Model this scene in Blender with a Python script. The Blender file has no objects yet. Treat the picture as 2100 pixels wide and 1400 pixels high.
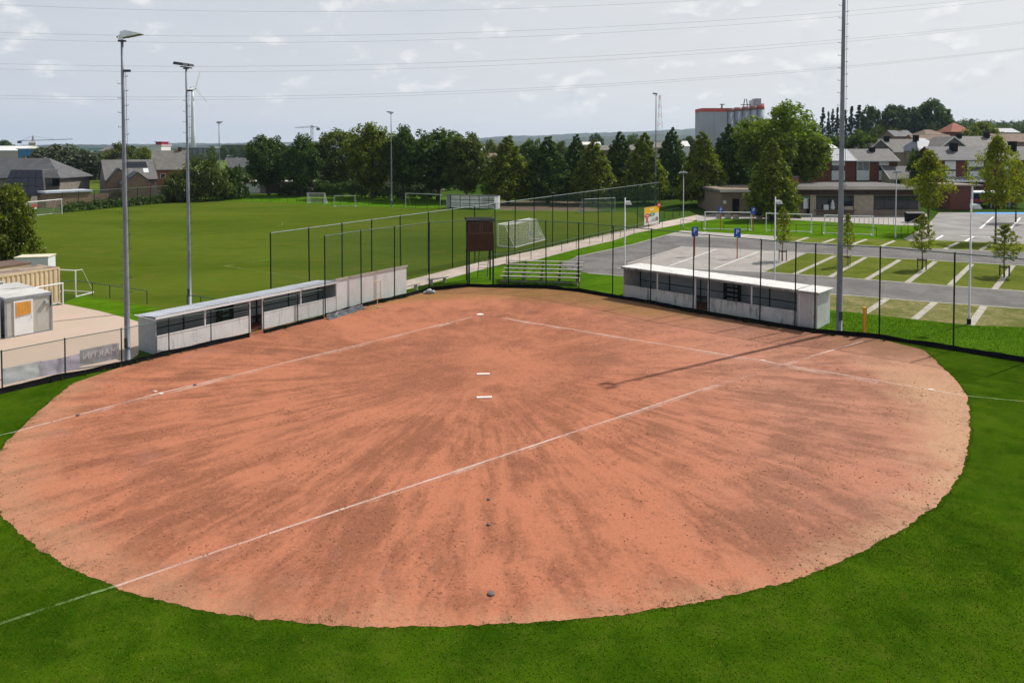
import bpy, math, random
import numpy as np
from mathutils import Vector, noise as mnoise
R = math.radians
HAZE_D = 7.5e-5
random.seed(7); RNG = np.random.default_rng(7)
scene = bpy.context.scene
COL = scene.collection

# ------------------------------------------------------------------ camera
CAM_H, PITCH, FPX, PPY = 10.76, R(1.85), 1450.0, 352.0      # measured on the 2100 x 1400 photograph
cam_d = bpy.data.cameras.new('camera'); cam = bpy.data.objects.new('camera', cam_d); COL.objects.link(cam)
cam.location = (0, 0, CAM_H); cam.rotation_euler = (R(90) - PITCH, 0, 0)
cam_d.sensor_width = 36; cam_d.lens = 36 * FPX / 2100; cam_d.shift_y = -(700 - PPY) / 2100
cam_d.clip_start = 0.1; cam_d.clip_end = 20000
scene.camera = cam

# ------------------------------------------------------------------ sun, sky, exposure
SUN_EL, SUN_AZ = R(51), math.atan2(0.844, 0.536)
sv = Vector((math.sin(SUN_AZ) * math.cos(SUN_EL), math.cos(SUN_AZ) * math.cos(SUN_EL), math.sin(SUN_EL)))
sun_d = bpy.data.lights.new('sun', 'SUN'); sun = bpy.data.objects.new('sun', sun_d); COL.objects.link(sun)
sun_d.energy = 5.0; sun_d.angle = R(0.6); sun_d.color = (1.0, 0.955, 0.88)
sun.rotation_euler = (-sv).to_track_quat('-Z', 'Y').to_euler(); sun.location = (40, 20, 60)

world = bpy.data.worlds.new('World'); scene.world = world; world.use_nodes = True
scene.view_settings.view_transform = 'Standard'; scene.view_settings.look = 'None'
scene.view_settings.gamma = 1.0; scene.view_settings.use_curve_mapping = False
scene.view_settings.exposure = 0.0
scene.cycles.max_bounces = 5; scene.cycles.volume_bounces = 0; scene.cycles.transparent_max_bounces = 12
scene.cycles.caustics_reflective = False; scene.cycles.caustics_refractive = False
scene.cycles.volume_step_rate = 1.0

class NG:
    """small helper for node graphs"""
    def __init__(s, nt): s.nt = nt; s.n = nt.nodes; s.l = nt.links
    def node(s, t, **kw):
        n = s.n.new(t)
        for k, v in kw.items(): setattr(n, k, v)
        return n
    def put(s, sock, v):
        if isinstance(v, bpy.types.NodeSocket): s.l.new(v, sock)
        elif v is not None:
            if sock.type == 'RGBA' and len(v) == 3: v = (*v, 1)
            sock.default_value = v
    def m(s, op, a, b=None, c=None, clamp=False):
        n = s.node('ShaderNodeMath', operation=op, use_clamp=clamp)
        for i, v in enumerate((a, b, c)):
            if v is not None: s.put(n.inputs[i], v)
        return n.outputs[0]
    def vm(s, op, a, b=None, out=0, scale=None):
        n = s.node('ShaderNodeVectorMath', operation=op)
        s.put(n.inputs[0], a)
        if b is not None: s.put(n.inputs[1], b)
        if scale is not None: s.put(n.inputs[3], scale)
        return n.outputs[out]
    def mix(s, f, a, b, mode='MIX'):
        n = s.node('ShaderNodeMix', data_type='RGBA', blend_type=mode, clamp_factor=True)
        s.put(n.inputs[0], f); s.put(n.inputs[6], a); s.put(n.inputs[7], b)
        return n.outputs[2]
    def noise(s, vec, scale, detail=3, rough=0.55, dist=0.0):
        n = s.node('ShaderNodeTexNoise'); s.put(n.inputs['Vector'], vec)
        n.inputs['Scale'].default_value = scale; n.inputs['Detail'].default_value = detail
        n.inputs['Roughness'].default_value = rough; n.inputs['Distortion'].default_value = dist
        return n.outputs[0]
    def ramp(s, v, lo, hi, a=0.0, b=1.0, smooth=True):
        n = s.node('ShaderNodeMapRange', interpolation_type='SMOOTHSTEP' if smooth else 'LINEAR')
        s.put(n.inputs[0], v)
        for i, x in enumerate((lo, hi, a, b)): s.put(n.inputs[i + 1], x)
        return n.outputs[0]
    def pos(s): return s.node('ShaderNodeNewGeometry').outputs['Position']
    def sep(s, v):
        n = s.node('ShaderNodeSeparateXYZ'); s.put(n.inputs[0], v); return n.outputs
    def comb(s, x, y, z):
        n = s.node('ShaderNodeCombineXYZ')
        for i, v in enumerate((x, y, z)): s.put(n.inputs[i], v)
        return n.outputs[0]
    def bump(s, h, strength=0.3, dist=0.02):
        n = s.node('ShaderNodeBump'); n.inputs['Strength'].default_value = strength
        n.inputs['Distance'].default_value = dist; s.put(n.inputs['Height'], h); return n.outputs[0]

def sky_world():
    g = NG(world.node_tree); g.n.clear()
    sky = g.node('ShaderNodeTexSky', sky_type='NISHITA', sun_disc=False, sun_elevation=SUN_EL, sun_rotation=SUN_AZ)
    sky.air_density = 1.0; sky.dust_density = 2.5; sky.ozone_density = 1.0; sky.altitude = 20
    d = g.node('ShaderNodeTexCoord').outputs['Generated']
    x, y, z = g.sep(d)
    zc = g.m('MAXIMUM', z, 0.035)
    # thin high veil that covers the whole sky
    plane = g.comb(g.m('DIVIDE', x, zc), g.m('DIVIDE', y, zc), 0.0)
    veil_n = g.noise(plane, 0.55, 4, 0.6, 0.6)
    # its depth along the line of sight grows towards the horizon, as for any thin layer
    tau = g.ramp(veil_n, 0.25, 0.75, 0.40, 0.62)
    veil = g.m('SUBTRACT', 1.0, g.m('EXPONENT', g.m('DIVIDE', g.m('MULTIPLY', tau, -1.0), g.m('ADD', g.m('MAXIMUM', z, 0.0), 0.08))))
    sd = g.node('ShaderNodeVectorMath', operation='DOT_PRODUCT'); g.put(sd.inputs[0], g.vm('NORMALIZE', d)); g.put(sd.inputs[1], tuple(sv))   # thin cloud scatters forward: whiter towards the sun
    glow = g.ramp(sd.outputs['Value'], 0.0, 0.85, smooth=False)
    col = g.mix(veil, sky.outputs[0], g.mix(glow, (6.35, 6.75, 7.45), (8.45, 8.4, 8.3)))
    # small fair-weather cumulus low over the horizon, flat layer
    lay = g.vm('MULTIPLY', g.vm('NORMALIZE', d), (1.0, 1.0, 2.1))
    big = g.noise(lay, 5.0, 2, 0.5)
    c1 = g.noise(lay, 15.0, 5, 0.52, 0.1)
    dens = g.ramp(g.m('ADD', c1, g.m('MULTIPLY', g.m('SUBTRACT', big, 0.5), 0.45)), 0.525, 0.69)
    band = g.m('MULTIPLY', g.ramp(z, 0.03, 0.07), g.ramp(z, 0.30, 0.16))
    f = g.m('MULTIPLY', g.m('MULTIPLY', dens, band), 0.75)
    shade = g.m('SUBTRACT', c1, g.m('SUBTRACT', g.noise(g.vm('ADD', lay, (0.0, 0.0, 0.030)), 15.0, 4, 0.58, 0.15), 0.5))
    ccol = g.mix(g.ramp(shade, 0.42, 0.66), (6.4, 6.7, 7.2), (9.3, 9.3, 9.3))
    col = g.mix(f, col, ccol)
    bg = g.node('ShaderNodeBackground'); g.put(bg.inputs[0], col); bg.inputs[1].default_value = 0.1
    out = g.node('ShaderNodeOutputWorld'); g.l.new(bg.outputs[0], out.inputs[0])
sky_world()

# ------------------------------------------------------------------ pixel <-> place (2100 x 1400 photograph, real distances)
CP, SP = math.cos(PITCH), math.sin(PITCH)
def ray(px, py):
    u, v = (px - 1050) / FPX, (PPY - py) / FPX
    return Vector((u, CP + v * SP, v * CP - SP))
def G(px, py, z=0.0):                    # point at height z seen at a pixel
    d = ray(px, py); t = (z - CAM_H) / d.z
    return Vector((d.x * t, d.y * t, z))
def at(px, py, Y):                       # point at distance Y seen at a pixel
    d = ray(px, py); t = Y / d.y
    return Vector((d.x * t, Y, CAM_H + d.z * t))
def along(px, A, d):                     # how far along the ground line A + s d a pixel column lies
    u = (px - 1050) / FPX
    return (u * (A[1] * CP + CAM_H * SP) - A[0]) / (d[0] - u * d[1] * CP)
def ss(a, b, x):
    t = min(1, max(0, (x - a) / (b - a))); return t * t * (3 - 2 * t)
def terrain(x, y):
    if y < 110: return 0.0
    u = x / y
    return ss(0.10, 0.42, u) * (2.2 * ss(118, 145, y) + 2.0 * ss(150, 200, y) + 9 * ss(190, 480, y))

# ------------------------------------------------------------------ objects
def tag(o, label=None, cat=None, group=None, kind=None):
    if label: o['label'] = label
    if cat: o['category'] = cat
    if group: o['group'] = group
    if kind: o['kind'] = kind
    return o
def thing(name, label, cat, loc=(0, 0, 0), rz=0.0, group=None):
    o = bpy.data.objects.new(name, None); COL.objects.link(o); o.empty_display_size = 0.3
    o.location = loc; o.rotation_euler = (0, 0, rz)
    return tag(o, label, cat, group)
def link(name, me, parent=None, loc=None, rot=None):
    o = bpy.data.objects.new(name, me); COL.objects.link(o); o.parent = parent
    if loc is not None: o.location = loc
    if rot is not None: o.rotation_euler = rot
    return o

class MB:
    def __init__(s): s.v = []; s.f = []
    def add(s, vs, fs):
        n = len(s.v); s.v += [tuple(v) for v in vs]; s.f += [tuple(i + n for i in f) for f in fs]; return s
    def box(s, x0, y0, z0, x1, y1, z1):
        return s.add([(x0, y0, z0), (x1, y0, z0), (x1, y1, z0), (x0, y1, z0), (x0, y0, z1), (x1, y0, z1), (x1, y1, z1), (x0, y1, z1)],
                     [(3, 2, 1, 0), (4, 5, 6, 7), (0, 1, 5, 4), (1, 2, 6, 5), (2, 3, 7, 6), (3, 0, 4, 7)])
    def frame(s, p, q, up=(0, 0, 1)):
        d = (Vector(q) - Vector(p)).normalized(); up = Vector(up)
        if abs(d.dot(up)) > 0.98: up = Vector((0, 1, 0))
        a = d.cross(up).normalized(); return d, a, a.cross(d).normalized()
    def bar(s, p, q, w, h=None, up=(0, 0, 1)):
        h = h or w; p = Vector(p); q = Vector(q); d, a, b = s.frame(p, q, up); a = a * w / 2; b = b * h / 2
        vs = [c + i * a + j * b for c in (p, q) for i, j in ((-1, -1), (1, -1), (1, 1), (-1, 1))]
        return s.add(vs, [(0, 1, 2, 3), (7, 6, 5, 4), (4, 5, 1, 0), (5, 6, 2, 1), (6, 7, 3, 2), (7, 4, 0, 3)])
    def tube(s, p, q, r0, r1=None, n=8, cap=True):
        r1 = r0 if r1 is None else r1; p = Vector(p); q = Vector(q); d, a, b = s.frame(p, q)
        vs = []
        for c, r in ((p, r0), (q, r1)):
            for i in range(n):
                t = 2 * math.pi * i / n; vs.append(c + a * (r * math.cos(t)) + b * (r * math.sin(t)))
        fs = [(i, (i + 1) % n, n + (i + 1) % n, n + i) for i in range(n)]
        fs = [f[::-1] for f in fs]
        if cap: fs += [tuple(range(n)), tuple(range(2 * n - 1, n - 1, -1))]
        return s.add(vs, fs)
    def path(s, pts, r, n=6):
        for i in range(len(pts) - 1):
            ra = r[i] if isinstance(r, (list, tuple)) else r; rb = r[i + 1] if isinstance(r, (list, tuple)) else r
            s.tube(pts[i], pts[i + 1], ra, rb, n)
        return s
    def poly(s, pts): return s.add(pts, [tuple(range(len(pts)))])
    def prism(s, pts, vec):                        # closed outline pushed along vec
        n = len(pts); v = Vector(vec); a = [Vector(p) for p in pts]
        return s.add(a + [p + v for p in a], [tuple(range(n))[::-1], tuple(range(n, 2 * n))] + [(i, (i + 1) % n, n + (i + 1) % n, n + i) for i in range(n)])
    def lathe(s, c, prof, n=16):
        c = Vector(c); vs = []
        for r, z in prof:
            for i in range(n):
                t = 2 * math.pi * i / n; vs.append(c + Vector((r * math.cos(t), r * math.sin(t), z)))
        fs = []
        for k in range(len(prof) - 1):
            for i in range(n): fs.append((k * n + i, k * n + (i + 1) % n, (k + 1) * n + (i + 1) % n, (k + 1) * n + i))
        fs += [tuple(range(n))[::-1], tuple(range((len(prof) - 1) * n, len(prof) * n))]
        return s.add(vs, fs)
    def mesh(s, name, mat, smooth=False):
        me = bpy.data.meshes.new(name); me.from_pydata(s.v, [], s.f); me.materials.append(mat)
        if smooth:
            for p in me.polygons: p.use_smooth = True
        return me
    def build(s, name, mat, parent=None, smooth=False, loc=None, rot=None):
        return link(name, s.mesh(name, mat, smooth), parent, loc, rot)

def copy_tree(o, parent=None):
    c = o.copy(); COL.objects.link(c); c.parent = parent
    for ch in list(o.children): copy_tree(ch, c)
    return c
def text_mesh(body, size, mat, mirror=False):
    cu = bpy.data.curves.new('lettering', 'FONT'); cu.body = body; cu.size = size; cu.align_x = 'CENTER'; cu.align_y = 'CENTER'; cu.extrude = 0.004
    o = bpy.data.objects.new('lettering', cu); COL.objects.link(o)
    bpy.context.view_layer.update()
    me = bpy.data.meshes.new_from_object(o.evaluated_get(bpy.context.evaluated_depsgraph_get()))
    bpy.data.objects.remove(o); bpy.data.curves.remove(cu)
    for v in me.vertices:                           # stand it up: reads along x, up z
        x, y, z = v.co; v.co = (-x if mirror else x, -z, y)
    me.materials.clear(); me.materials.append(mat)
    return me

# ------------------------------------------------------------------ materials
def new_mat(name):
    m = bpy.data.materials.new(name); m.use_nodes = True; g = NG(m.node_tree)
    return m, g, g.n['Principled BSDF']
def M(name, col, rough=0.75, var=0.15, scale=2.5, col2=None, bump=0.0, bscale=25.0, metal=0.0, spec=0.3, streak=None, lo=0.4, hi=0.62):
    m, g, b = new_mat(name); p = g.pos()
    n1 = g.noise(p, scale, 4, 0.6); n2 = g.noise(p, scale * 9, 3, 0.6)
    v = g.m('ADD', g.m('MULTIPLY', n1, 0.7), g.m('MULTIPLY', n2, 0.3))
    a = tuple(c * (1 - var) for c in col); d = col2 or tuple(min(1, c * (1 + var)) for c in col)
    c = g.mix(g.ramp(v, lo, hi), a if col2 is None else col, d)
    if streak:                                      # dirt that has run down: (colour, amount)
        x, y, z = g.sep(p); sv_ = g.comb(g.m('MULTIPLY', x, 3.0), g.m('MULTIPLY', y, 3.0), g.m('MULTIPLY', z, 0.5))
        st = g.m('MULTIPLY', g.ramp(g.noise(sv_, 1.3, 5, 0.65), 0.50, 0.72), streak[1])
        c = g.mix(st, c, streak[0])
    g.put(b.inputs['Base Color'], c)
    b.inputs['Roughness'].default_value = rough; b.inputs['Metallic'].default_value = metal
    b.inputs['Specular IOR Level'].default_value = spec
    if bump: g.put(b.inputs['Normal'], g.bump(g.noise(p, bscale, 4, 0.6), bump, 0.03))
    return m
# ---- grounds
def grass_mat(name, a, b, dry, dry_amt=0.25, fine=22.0, big=0.22, stretch=1.0, mottle=0.2, mscale=2.6, speck=0.2, rough=0.7):
    m, g, bs = new_mat(name); p = g.pos()
    x, y, z = g.sep(p); q = g.comb(g.m('MULTIPLY', x, stretch), y, 0.0)
    n1 = g.noise(q, big, 5, 0.6, 0.4); n2 = g.noise(q, 1.1, 4, 0.65, 0.2); n3 = g.noise(p, fine, 3, 0.7)
    v = g.m('ADD', g.m('ADD', g.m('MULTIPLY', n1, 0.55), g.m('MULTIPLY', n2, 0.30)), g.m('MULTIPLY', n3, 0.15))
    c = g.mix(g.ramp(v, 0.38, 0.60), a, b)
    d = g.m('MULTIPLY', g.ramp(g.noise(g.vm('ADD', q, (31.0, 7.0, 0.0)), 0.5, 6, 0.7), 0.52, 0.74), dry_amt)
    c = g.mix(d, c, dry)
    c = g.mix(g.m('MULTIPLY', g.ramp(g.m('ADD', g.m('MULTIPLY', g.noise(q, mscale, 6, 0.72, 0.5), 0.75), g.m('MULTIPLY', n1, 0.25)), 0.47, 0.64), mottle), c, dry)
    c = g.mix(g.m('MULTIPLY', g.ramp(n3, 0.42, 0.66), speck), c, tuple(k * 0.4 for k in a))
    g.put(bs.inputs['Base Color'], c); bs.inputs['Roughness'].default_value = 1.0; bs.inputs['Specular IOR Level'].default_value = 0.0
    g.put(bs.inputs['Normal'], g.bump(n3, rough, 0.05))
    return m
GRASS_OUT = grass_mat('outfield_grass', (0.022, 0.055, 0.002), (0.044, 0.092, 0.003), (0.092, 0.115, 0.012), 0.30, 26.0, 0.35, mottle=0.30, mscale=1.3, speck=0.14, rough=0.6)
GRASS_PITCH = grass_mat('pitch_grass', (0.053, 0.084, 0.007), (0.079, 0.114, 0.012), (0.130, 0.108, 0.018), 0.75, 9.0, 0.07, 0.45)
GRASS_PARK = grass_mat('park_grass', (0.046, 0.112, 0.003), (0.078, 0.165, 0.006), (0.13, 0.17, 0.015), 0.25, 18.0, 0.25)
GRASS_BAY = grass_mat('bay_grass', (0.085, 0.115, 0.014), (0.120, 0.150, 0.022), (0.20, 0.17, 0.06), 0.5, 12.0, 0.3, mottle=0.4)
GRASS_DRY = grass_mat('dry_bay_grass', (0.110, 0.125, 0.035), (0.170, 0.165, 0.060), (0.34, 0.27, 0.15), 0.85, 10.0, 0.4, mottle=0.75)
GROUND = grass_mat('meadow', (0.030, 0.065, 0.008), (0.055, 0.095, 0.015), (0.11, 0.10, 0.03), 0.3, 6.0, 0.03)
MAIZE = grass_mat('maize_field', (0.060, 0.095, 0.012), (0.095, 0.125, 0.018), (0.14, 0.13, 0.03), 0.3, 3.0, 0.04)
STUBBLE = grass_mat('stubble_field', (0.060, 0.110, 0.020), (0.10, 0.140, 0.030), (0.20, 0.13, 0.07), 0.5, 2.0, 0.01, 0.3)

def clay_mat():
    m, g, bs = new_mat('red_clay'); p = g.pos(); x, y, z = g.sep(p)
    pc = G(991, 752)                                                       # the pitcher's spot, drags go round and out from it
    rel = g.vm('SUBTRACT', p, (pc.x, pc.y, 0.0)); r = g.vm('LENGTH', rel, out=1)
    u = g.vm('NORMALIZE', rel); ux, uy, _ = g.sep(u)
    wob = g.noise(p, 0.22, 3, 0.6)
    sc = g.comb(g.m('ADD', g.m('MULTIPLY', ux, 9.0), g.m('MULTIPLY', wob, 0.9)), g.m('MULTIPLY', uy, 9.0), g.m('MULTIPLY', r, 0.15))
    st1 = g.noise(sc, 1.0, 5, 0.62, 0.5)
    sc2 = g.comb(g.m('ADD', g.m('MULTIPLY', ux, 26.0), g.m('MULTIPLY', wob, 2.0)), g.m('MULTIPLY', uy, 26.0), g.m('MULTIPLY', r, 0.34))
    st2 = g.noise(sc2, 1.0, 3, 0.6, 0.3)
    pat = g.noise(p, 0.16, 5, 0.6, 0.8); fine = g.noise(p, 5.0, 5, 0.7); grit = g.noise(p, 60.0, 3, 0.7)
    fade = g.m('MULTIPLY', g.ramp(r, 2.5, 10.0, 0.15, 1.0), g.ramp(uy, 0.75, -0.35, 0.35, 1.0))
    streak = g.m('ADD', g.m('MULTIPLY', st1, 0.45), g.m('MULTIPLY', st2, 0.55))
    dark = g.m('ADD', g.m('MULTIPLY', g.m('MULTIPLY', g.m('SUBTRACT', streak, 0.5), fade), 2.15), g.m('ADD', g.m('MULTIPLY', g.m('SUBTRACT', pat, 0.5), 1.25), g.m('ADD', g.m('MULTIPLY', g.m('SUBTRACT', fine, 0.5), 0.6), g.m('MULTIPLY', g.m('SUBTRACT', g.noise(p, 1.1, 4, 0.6, 0.6), 0.5), 0.55))))
    dark = g.m('ADD', dark, g.ramp(r, 9.0, 0.5, 0.0, 0.10))
    f = g.ramp(dark, -0.24, 0.30)
    c = g.mix(f, (0.394, 0.150, 0.084), (0.224, 0.087, 0.048))
    # greyer, pinker soil on the third-base side
    gx = g.m('MULTIPLY', g.ramp(g.m('ADD', x, g.m('MULTIPLY', g.m('SUBTRACT', pat, 0.5), 10.0)), 2.0, 14.0), 0.78)
    c = g.mix(gx, c, g.mix(f, (0.370, 0.182, 0.125), (0.215, 0.105, 0.070)))
    # sandy worn rim of the circle, with dead grass in it
    cc = g.vm('LENGTH', g.vm('SUBTRACT', p, (-0.9, 33.9, 0.0)), out=1)
    rim = g.ramp(g.m('ADD', cc, g.m('MULTIPLY', g.m('SUBTRACT', g.noise(p, 0.5, 5, 0.7), 0.5), 4.5)), 17.0, 19.3)
    rim = g.m('MULTIPLY', rim, g.ramp(x, -6.0, 14.0, 0.42, 1.0))
    rimy = g.ramp(y, 40.0, 30.0)
    c = g.mix(g.m('MULTIPLY', g.m('MULTIPLY', rim, rimy), g.ramp(fine, 0.30, 0.62, 0.45, 0.95)), c, (0.43, 0.27, 0.165))
    c = g.mix(g.m('MULTIPLY', g.m('MULTIPLY', rim, rimy), g.ramp(g.noise(p, 9.0, 3, 0.7), 0.58, 0.66, 0.0, 0.55)), c, (0.30, 0.25, 0.09))
    # moss and algae by the backstop
    hm = G(985, 645); mr = g.vm('LENGTH', g.vm('SUBTRACT', p, (hm.x, hm.y - 6.0, 0.0)), out=1)
    moss = g.ramp(g.m('ADD', mr, g.m('MULTIPLY', g.m('SUBTRACT', g.noise(p, 0.45, 5, 0.65), 0.5), 4.0)), 9.6, 12.6)
    moss = g.m('MULTIPLY', moss, g.ramp(y, 42.0, 47.0))
    c = g.mix(g.m('MULTIPLY', moss, 0.62), c, g.mix(g.ramp(fine, 0.35, 0.65), (0.14, 0.105, 0.020), (0.24, 0.15, 0.045)))
    # damp greenish film along the dugout on the right
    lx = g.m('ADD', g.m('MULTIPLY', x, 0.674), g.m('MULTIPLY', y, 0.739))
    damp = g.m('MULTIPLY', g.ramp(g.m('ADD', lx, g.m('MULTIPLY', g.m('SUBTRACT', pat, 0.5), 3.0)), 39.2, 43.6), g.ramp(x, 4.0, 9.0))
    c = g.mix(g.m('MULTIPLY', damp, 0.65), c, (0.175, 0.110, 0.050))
    # a few wet blots
    for bx, by, rr in ((1095, 640, 0.7), (388, 768, 1.1), (1010, 800, 0.8), (560, 720, 0.8)):
        b = G(bx, by); dd = g.vm('LENGTH', g.vm('SUBTRACT', g.vm('ADD', p, g.vm('SCALE', g.comb(g.m('SUBTRACT', fine, 0.5), g.m('SUBTRACT', pat, 0.5), 0.0), scale=0.9)), (b.x, b.y, 0.0)), out=1)
        c = g.mix(g.ramp(dd, rr, rr * 0.3, 0.0, 0.45), c, (0.13, 0.055, 0.035))
    # crumbs and scuffs, thick where the soil is rough
    cl = g.noise(p, 0.55, 4, 0.6, 0.5)
    vo = g.node('ShaderNodeTexVoronoi', feature='F1'); g.put(vo.inputs['Vector'], g.vm('ADD', p, g.vm('SCALE', g.comb(fine, cl, 0.0), scale=0.35))); vo.inputs['Scale'].default_value = 4.2
    sp = g.m('MULTIPLY', g.ramp(vo.outputs['Distance'], 0.22, 0.08), g.ramp(cl, 0.44, 0.60))
    sp = g.m('MULTIPLY', sp, g.ramp(g.noise(p, 14.0, 2, 0.5), 0.40, 0.55))
    sx_, sy_, _z = g.sep(p); sv2 = g.comb(sx_, g.m('MULTIPLY', sy_, 0.8), 0.0)
    sc3 = g.m('MULTIPLY', g.ramp(g.noise(sv2, 10.0, 4, 0.6, 0.6), 0.60, 0.67), g.ramp(g.m('ADD', cl, g.m('MULTIPLY', f, 0.10)), 0.42, 0.60, 0.08, 1.0))
    sp = g.m('MAXIMUM', sp, sc3)
    c = g.mix(g.m('MULTIPLY', sp, 0.62), c, (0.125, 0.052, 0.026))
    c = g.mix(g.m('MULTIPLY', g.ramp(g.noise(p, 0.35, 5, 0.7, 0.5), 0.56, 0.70), g.m('MULTIPLY', g.ramp(cc, 13.5, 16.5), 0.55)), c, (0.235, 0.125, 0.098))
    c = g.mix(g.ramp(g.noise(p, 13.0, 5, 0.75), 0.46, 0.70, 0.0, 0.42), c, (0.185, 0.078, 0.046))
    c = g.mix(g.ramp(g.noise(g.vm('ADD', p, (3.0, 8.0, 0.0)), 11.0, 5, 0.75), 0.50, 0.72, 0.0, 0.40), c, (0.500, 0.215, 0.122))
    c = g.mix(g.ramp(grit, 0.45, 0.75, 0.0, 0.22), c, (0.20, 0.09, 0.06))
    g.put(bs.inputs['Base Color'], c); bs.inputs['Roughness'].default_value = 0.95; bs.inputs['Specular IOR Level'].default_value = 0.08
    hgt = g.m('ADD', g.m('MULTIPLY', fine, 0.5), g.m('ADD', g.m('MULTIPLY', g.noise(p, 16.0, 4, 0.7), 0.5), g.m('ADD', g.m('MULTIPLY', sp, -1.2), g.m('MULTIPLY', st2, 0.7))))
    g.put(bs.inputs['Normal'], g.bump(hgt, 0.55, 0.05))
    return m
CLAY = clay_mat()

def worn_mat(name, col, lo, hi, scale=2.2, amt=1.0, floor=0.0):
    m, g, bs = new_mat(name); p = g.pos()
    g.put(bs.inputs['Base Color'], col); bs.inputs['Roughness'].default_value = 0.9; bs.inputs['Specular IOR Level'].default_value = 0.1
    n = g.m('ADD', g.m('MULTIPLY', g.noise(p, scale * 0.25, 3, 0.6), 0.5), g.m('ADD', g.m('MULTIPLY', g.noise(p, scale * 4, 4, 0.7), 0.3), g.m('MULTIPLY', g.noise(p, 45.0, 2, 0.6), 0.2)))
    g.put(bs.inputs['Alpha'], g.m('MULTIPLY', g.ramp(n, lo, hi, floor, 1.0), amt))
    return m
CHALK = worn_mat('chalk', (0.72, 0.56, 0.49), 0.42, 0.62, 2.2, 0.70, 0.38)
CHALK_FAINT = worn_mat('faint_chalk', (0.62, 0.42, 0.34), 0.46, 0.62, 1.6, 0.5)
LINE_GREEN = worn_mat('line_on_grass', (0.25, 0.36, 0.14), 0.36, 0.58, 2.0, 0.65)
LINE_PITCH = worn_mat('faint_line_on_pitch', (0.24, 0.30, 0.09), 0.38, 0.60, 1.4, 0.7)
PAINT = worn_mat('road_paint', (0.78, 0.77, 0.74), 0.30, 0.45, 3.0, 0.95)
BLUE_PAINT = worn_mat('blue_bay_paint', (0.13, 0.34, 0.72), 0.22, 0.40, 3.0, 0.95)

ASPHALT = M('asphalt', (0.140, 0.133, 0.128), 0.9, 0.20, 0.30, bump=0.25, bscale=40, spec=0.2)
LOT = M('bleached_asphalt', (0.225, 0.215, 0.205), 0.9, 0.18, 0.25, bump=0.2, bscale=40, spec=0.2)
PAVING = M('pale_paving', (0.310, 0.285, 0.262), 0.9, 0.10, 0.5, bump=0.2, bscale=30)
KERB = M('concrete_kerb', (0.42, 0.40, 0.36), 0.9, 0.12, 2.0)
STRIP = M('concrete_strip', (0.36, 0.335, 0.285), 0.9, 0.16, 1.5)
PATH = M('path_concrete', (0.40, 0.335, 0.285), 0.9, 0.13, 0.5, bump=0.15)
YARD = M('yard_concrete', (0.395, 0.315, 0.245), 0.9, 0.10, 0.35, col2=(0.43, 0.325, 0.265), bump=0.12)
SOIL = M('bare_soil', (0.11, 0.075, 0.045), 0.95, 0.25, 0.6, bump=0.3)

# ---- built things
WHITE = M('white_boards', (0.80, 0.80, 0.79), 0.7, 0.05, 1.2, streak=((0.20, 0.20, 0.17), 0.35))
WHITE_OLD = M('mouldy_white_boards', (0.60, 0.60, 0.58), 0.75, 0.12, 1.0, streak=((0.055, 0.060, 0.045), 0.85))
WHITE_CLEAN = M('white_paint', (0.74, 0.74, 0.73), 0.5, 0.04, 2.0)
GREY_WALL = M('grey_panel', (0.36, 0.37, 0.38), 0.7, 0.08, 0.9)
BLUEGREY = M('bluegrey_panel', (0.33, 0.36, 0.385), 0.6, 0.08, 1.2)
ROOF_GALV = M('galvanised_sheet', (0.47, 0.49, 0.52), 0.55, 0.12, 0.8, spec=0.4)
ROOF_WHITE = M('weathered_white_sheet', (0.62, 0.61, 0.585), 0.7, 0.10, 0.8, streak=((0.25, 0.22, 0.17), 0.5))
FASCIA = M('dirty_fascia', (0.33, 0.32, 0.29), 0.8, 0.2, 1.5, streak=((0.07, 0.07, 0.055), 0.8))
GREEN_POST = M('dark_green_paint', (0.008, 0.026, 0.021), 0.6, 0.2, 3.0, spec=0.15)
GREEN_RAIL = M('grey_green_rail', (0.060, 0.115, 0.095), 0.5, 0.2, 3.0)
GREEN_WIRE = M('green_wire', (0.030, 0.060, 0.040), 0.8, 0.1, 3.0, spec=0.1)
RAIL_BLACK = M('black_green_rail', (0.010, 0.018, 0.016), 0.6, 0.2, 3.0, spec=0.15)
BLACK_PL = M('black_plastic_sheet', (0.006, 0.006, 0.007), 0.85, 0.3, 1.5, bump=0.5, bscale=6, spec=0.08)
GREY_PL = M('grey_plastic_sheet', (0.07, 0.075, 0.085), 0.5, 0.25, 2.5, bump=0.6, bscale=5)
BLACK = M('black_paint', (0.010, 0.010, 0.010), 0.8, 0.2, 3.0, spec=0.1)
DARK = M('dark_interior', (0.03, 0.03, 0.03), 0.9, 0.2, 1.0)
STEEL = M('galvanised_pole', (0.20, 0.22, 0.25), 0.55, 0.16, 0.9, metal=0.2, spec=0.4)
STEEL_DK = M('dark_lamp_metal', (0.06, 0.065, 0.075), 0.5, 0.2, 3.0, metal=0.3)
SILVER = M('silver_lamp', (0.62, 0.65, 0.64), 0.35, 0.08, 3.0, metal=0.6, spec=0.5)
ALU = M('bleacher_metal', (0.40, 0.37, 0.335), 0.6, 0.16, 2.5, metal=0.1)
ALU_DK = M('bleacher_frame', (0.15, 0.14, 0.135), 0.6, 0.2, 3.0, metal=0.2)
BROWN = M('brown_board', (0.066, 0.028, 0.014), 0.85, 0.18, 1.5, bump=0.1)
BROWN_LT = M('brown_batten', (0.15, 0.085, 0.055), 0.7, 0.15, 3.0)
REDFLOOR = M('red_brown_floor', (0.16, 0.055, 0.032), 0.85, 0.2, 1.5)
CONC = M('concrete_bench', (0.40, 0.36, 0.31), 0.9, 0.15, 4.0, bump=0.15)
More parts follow.
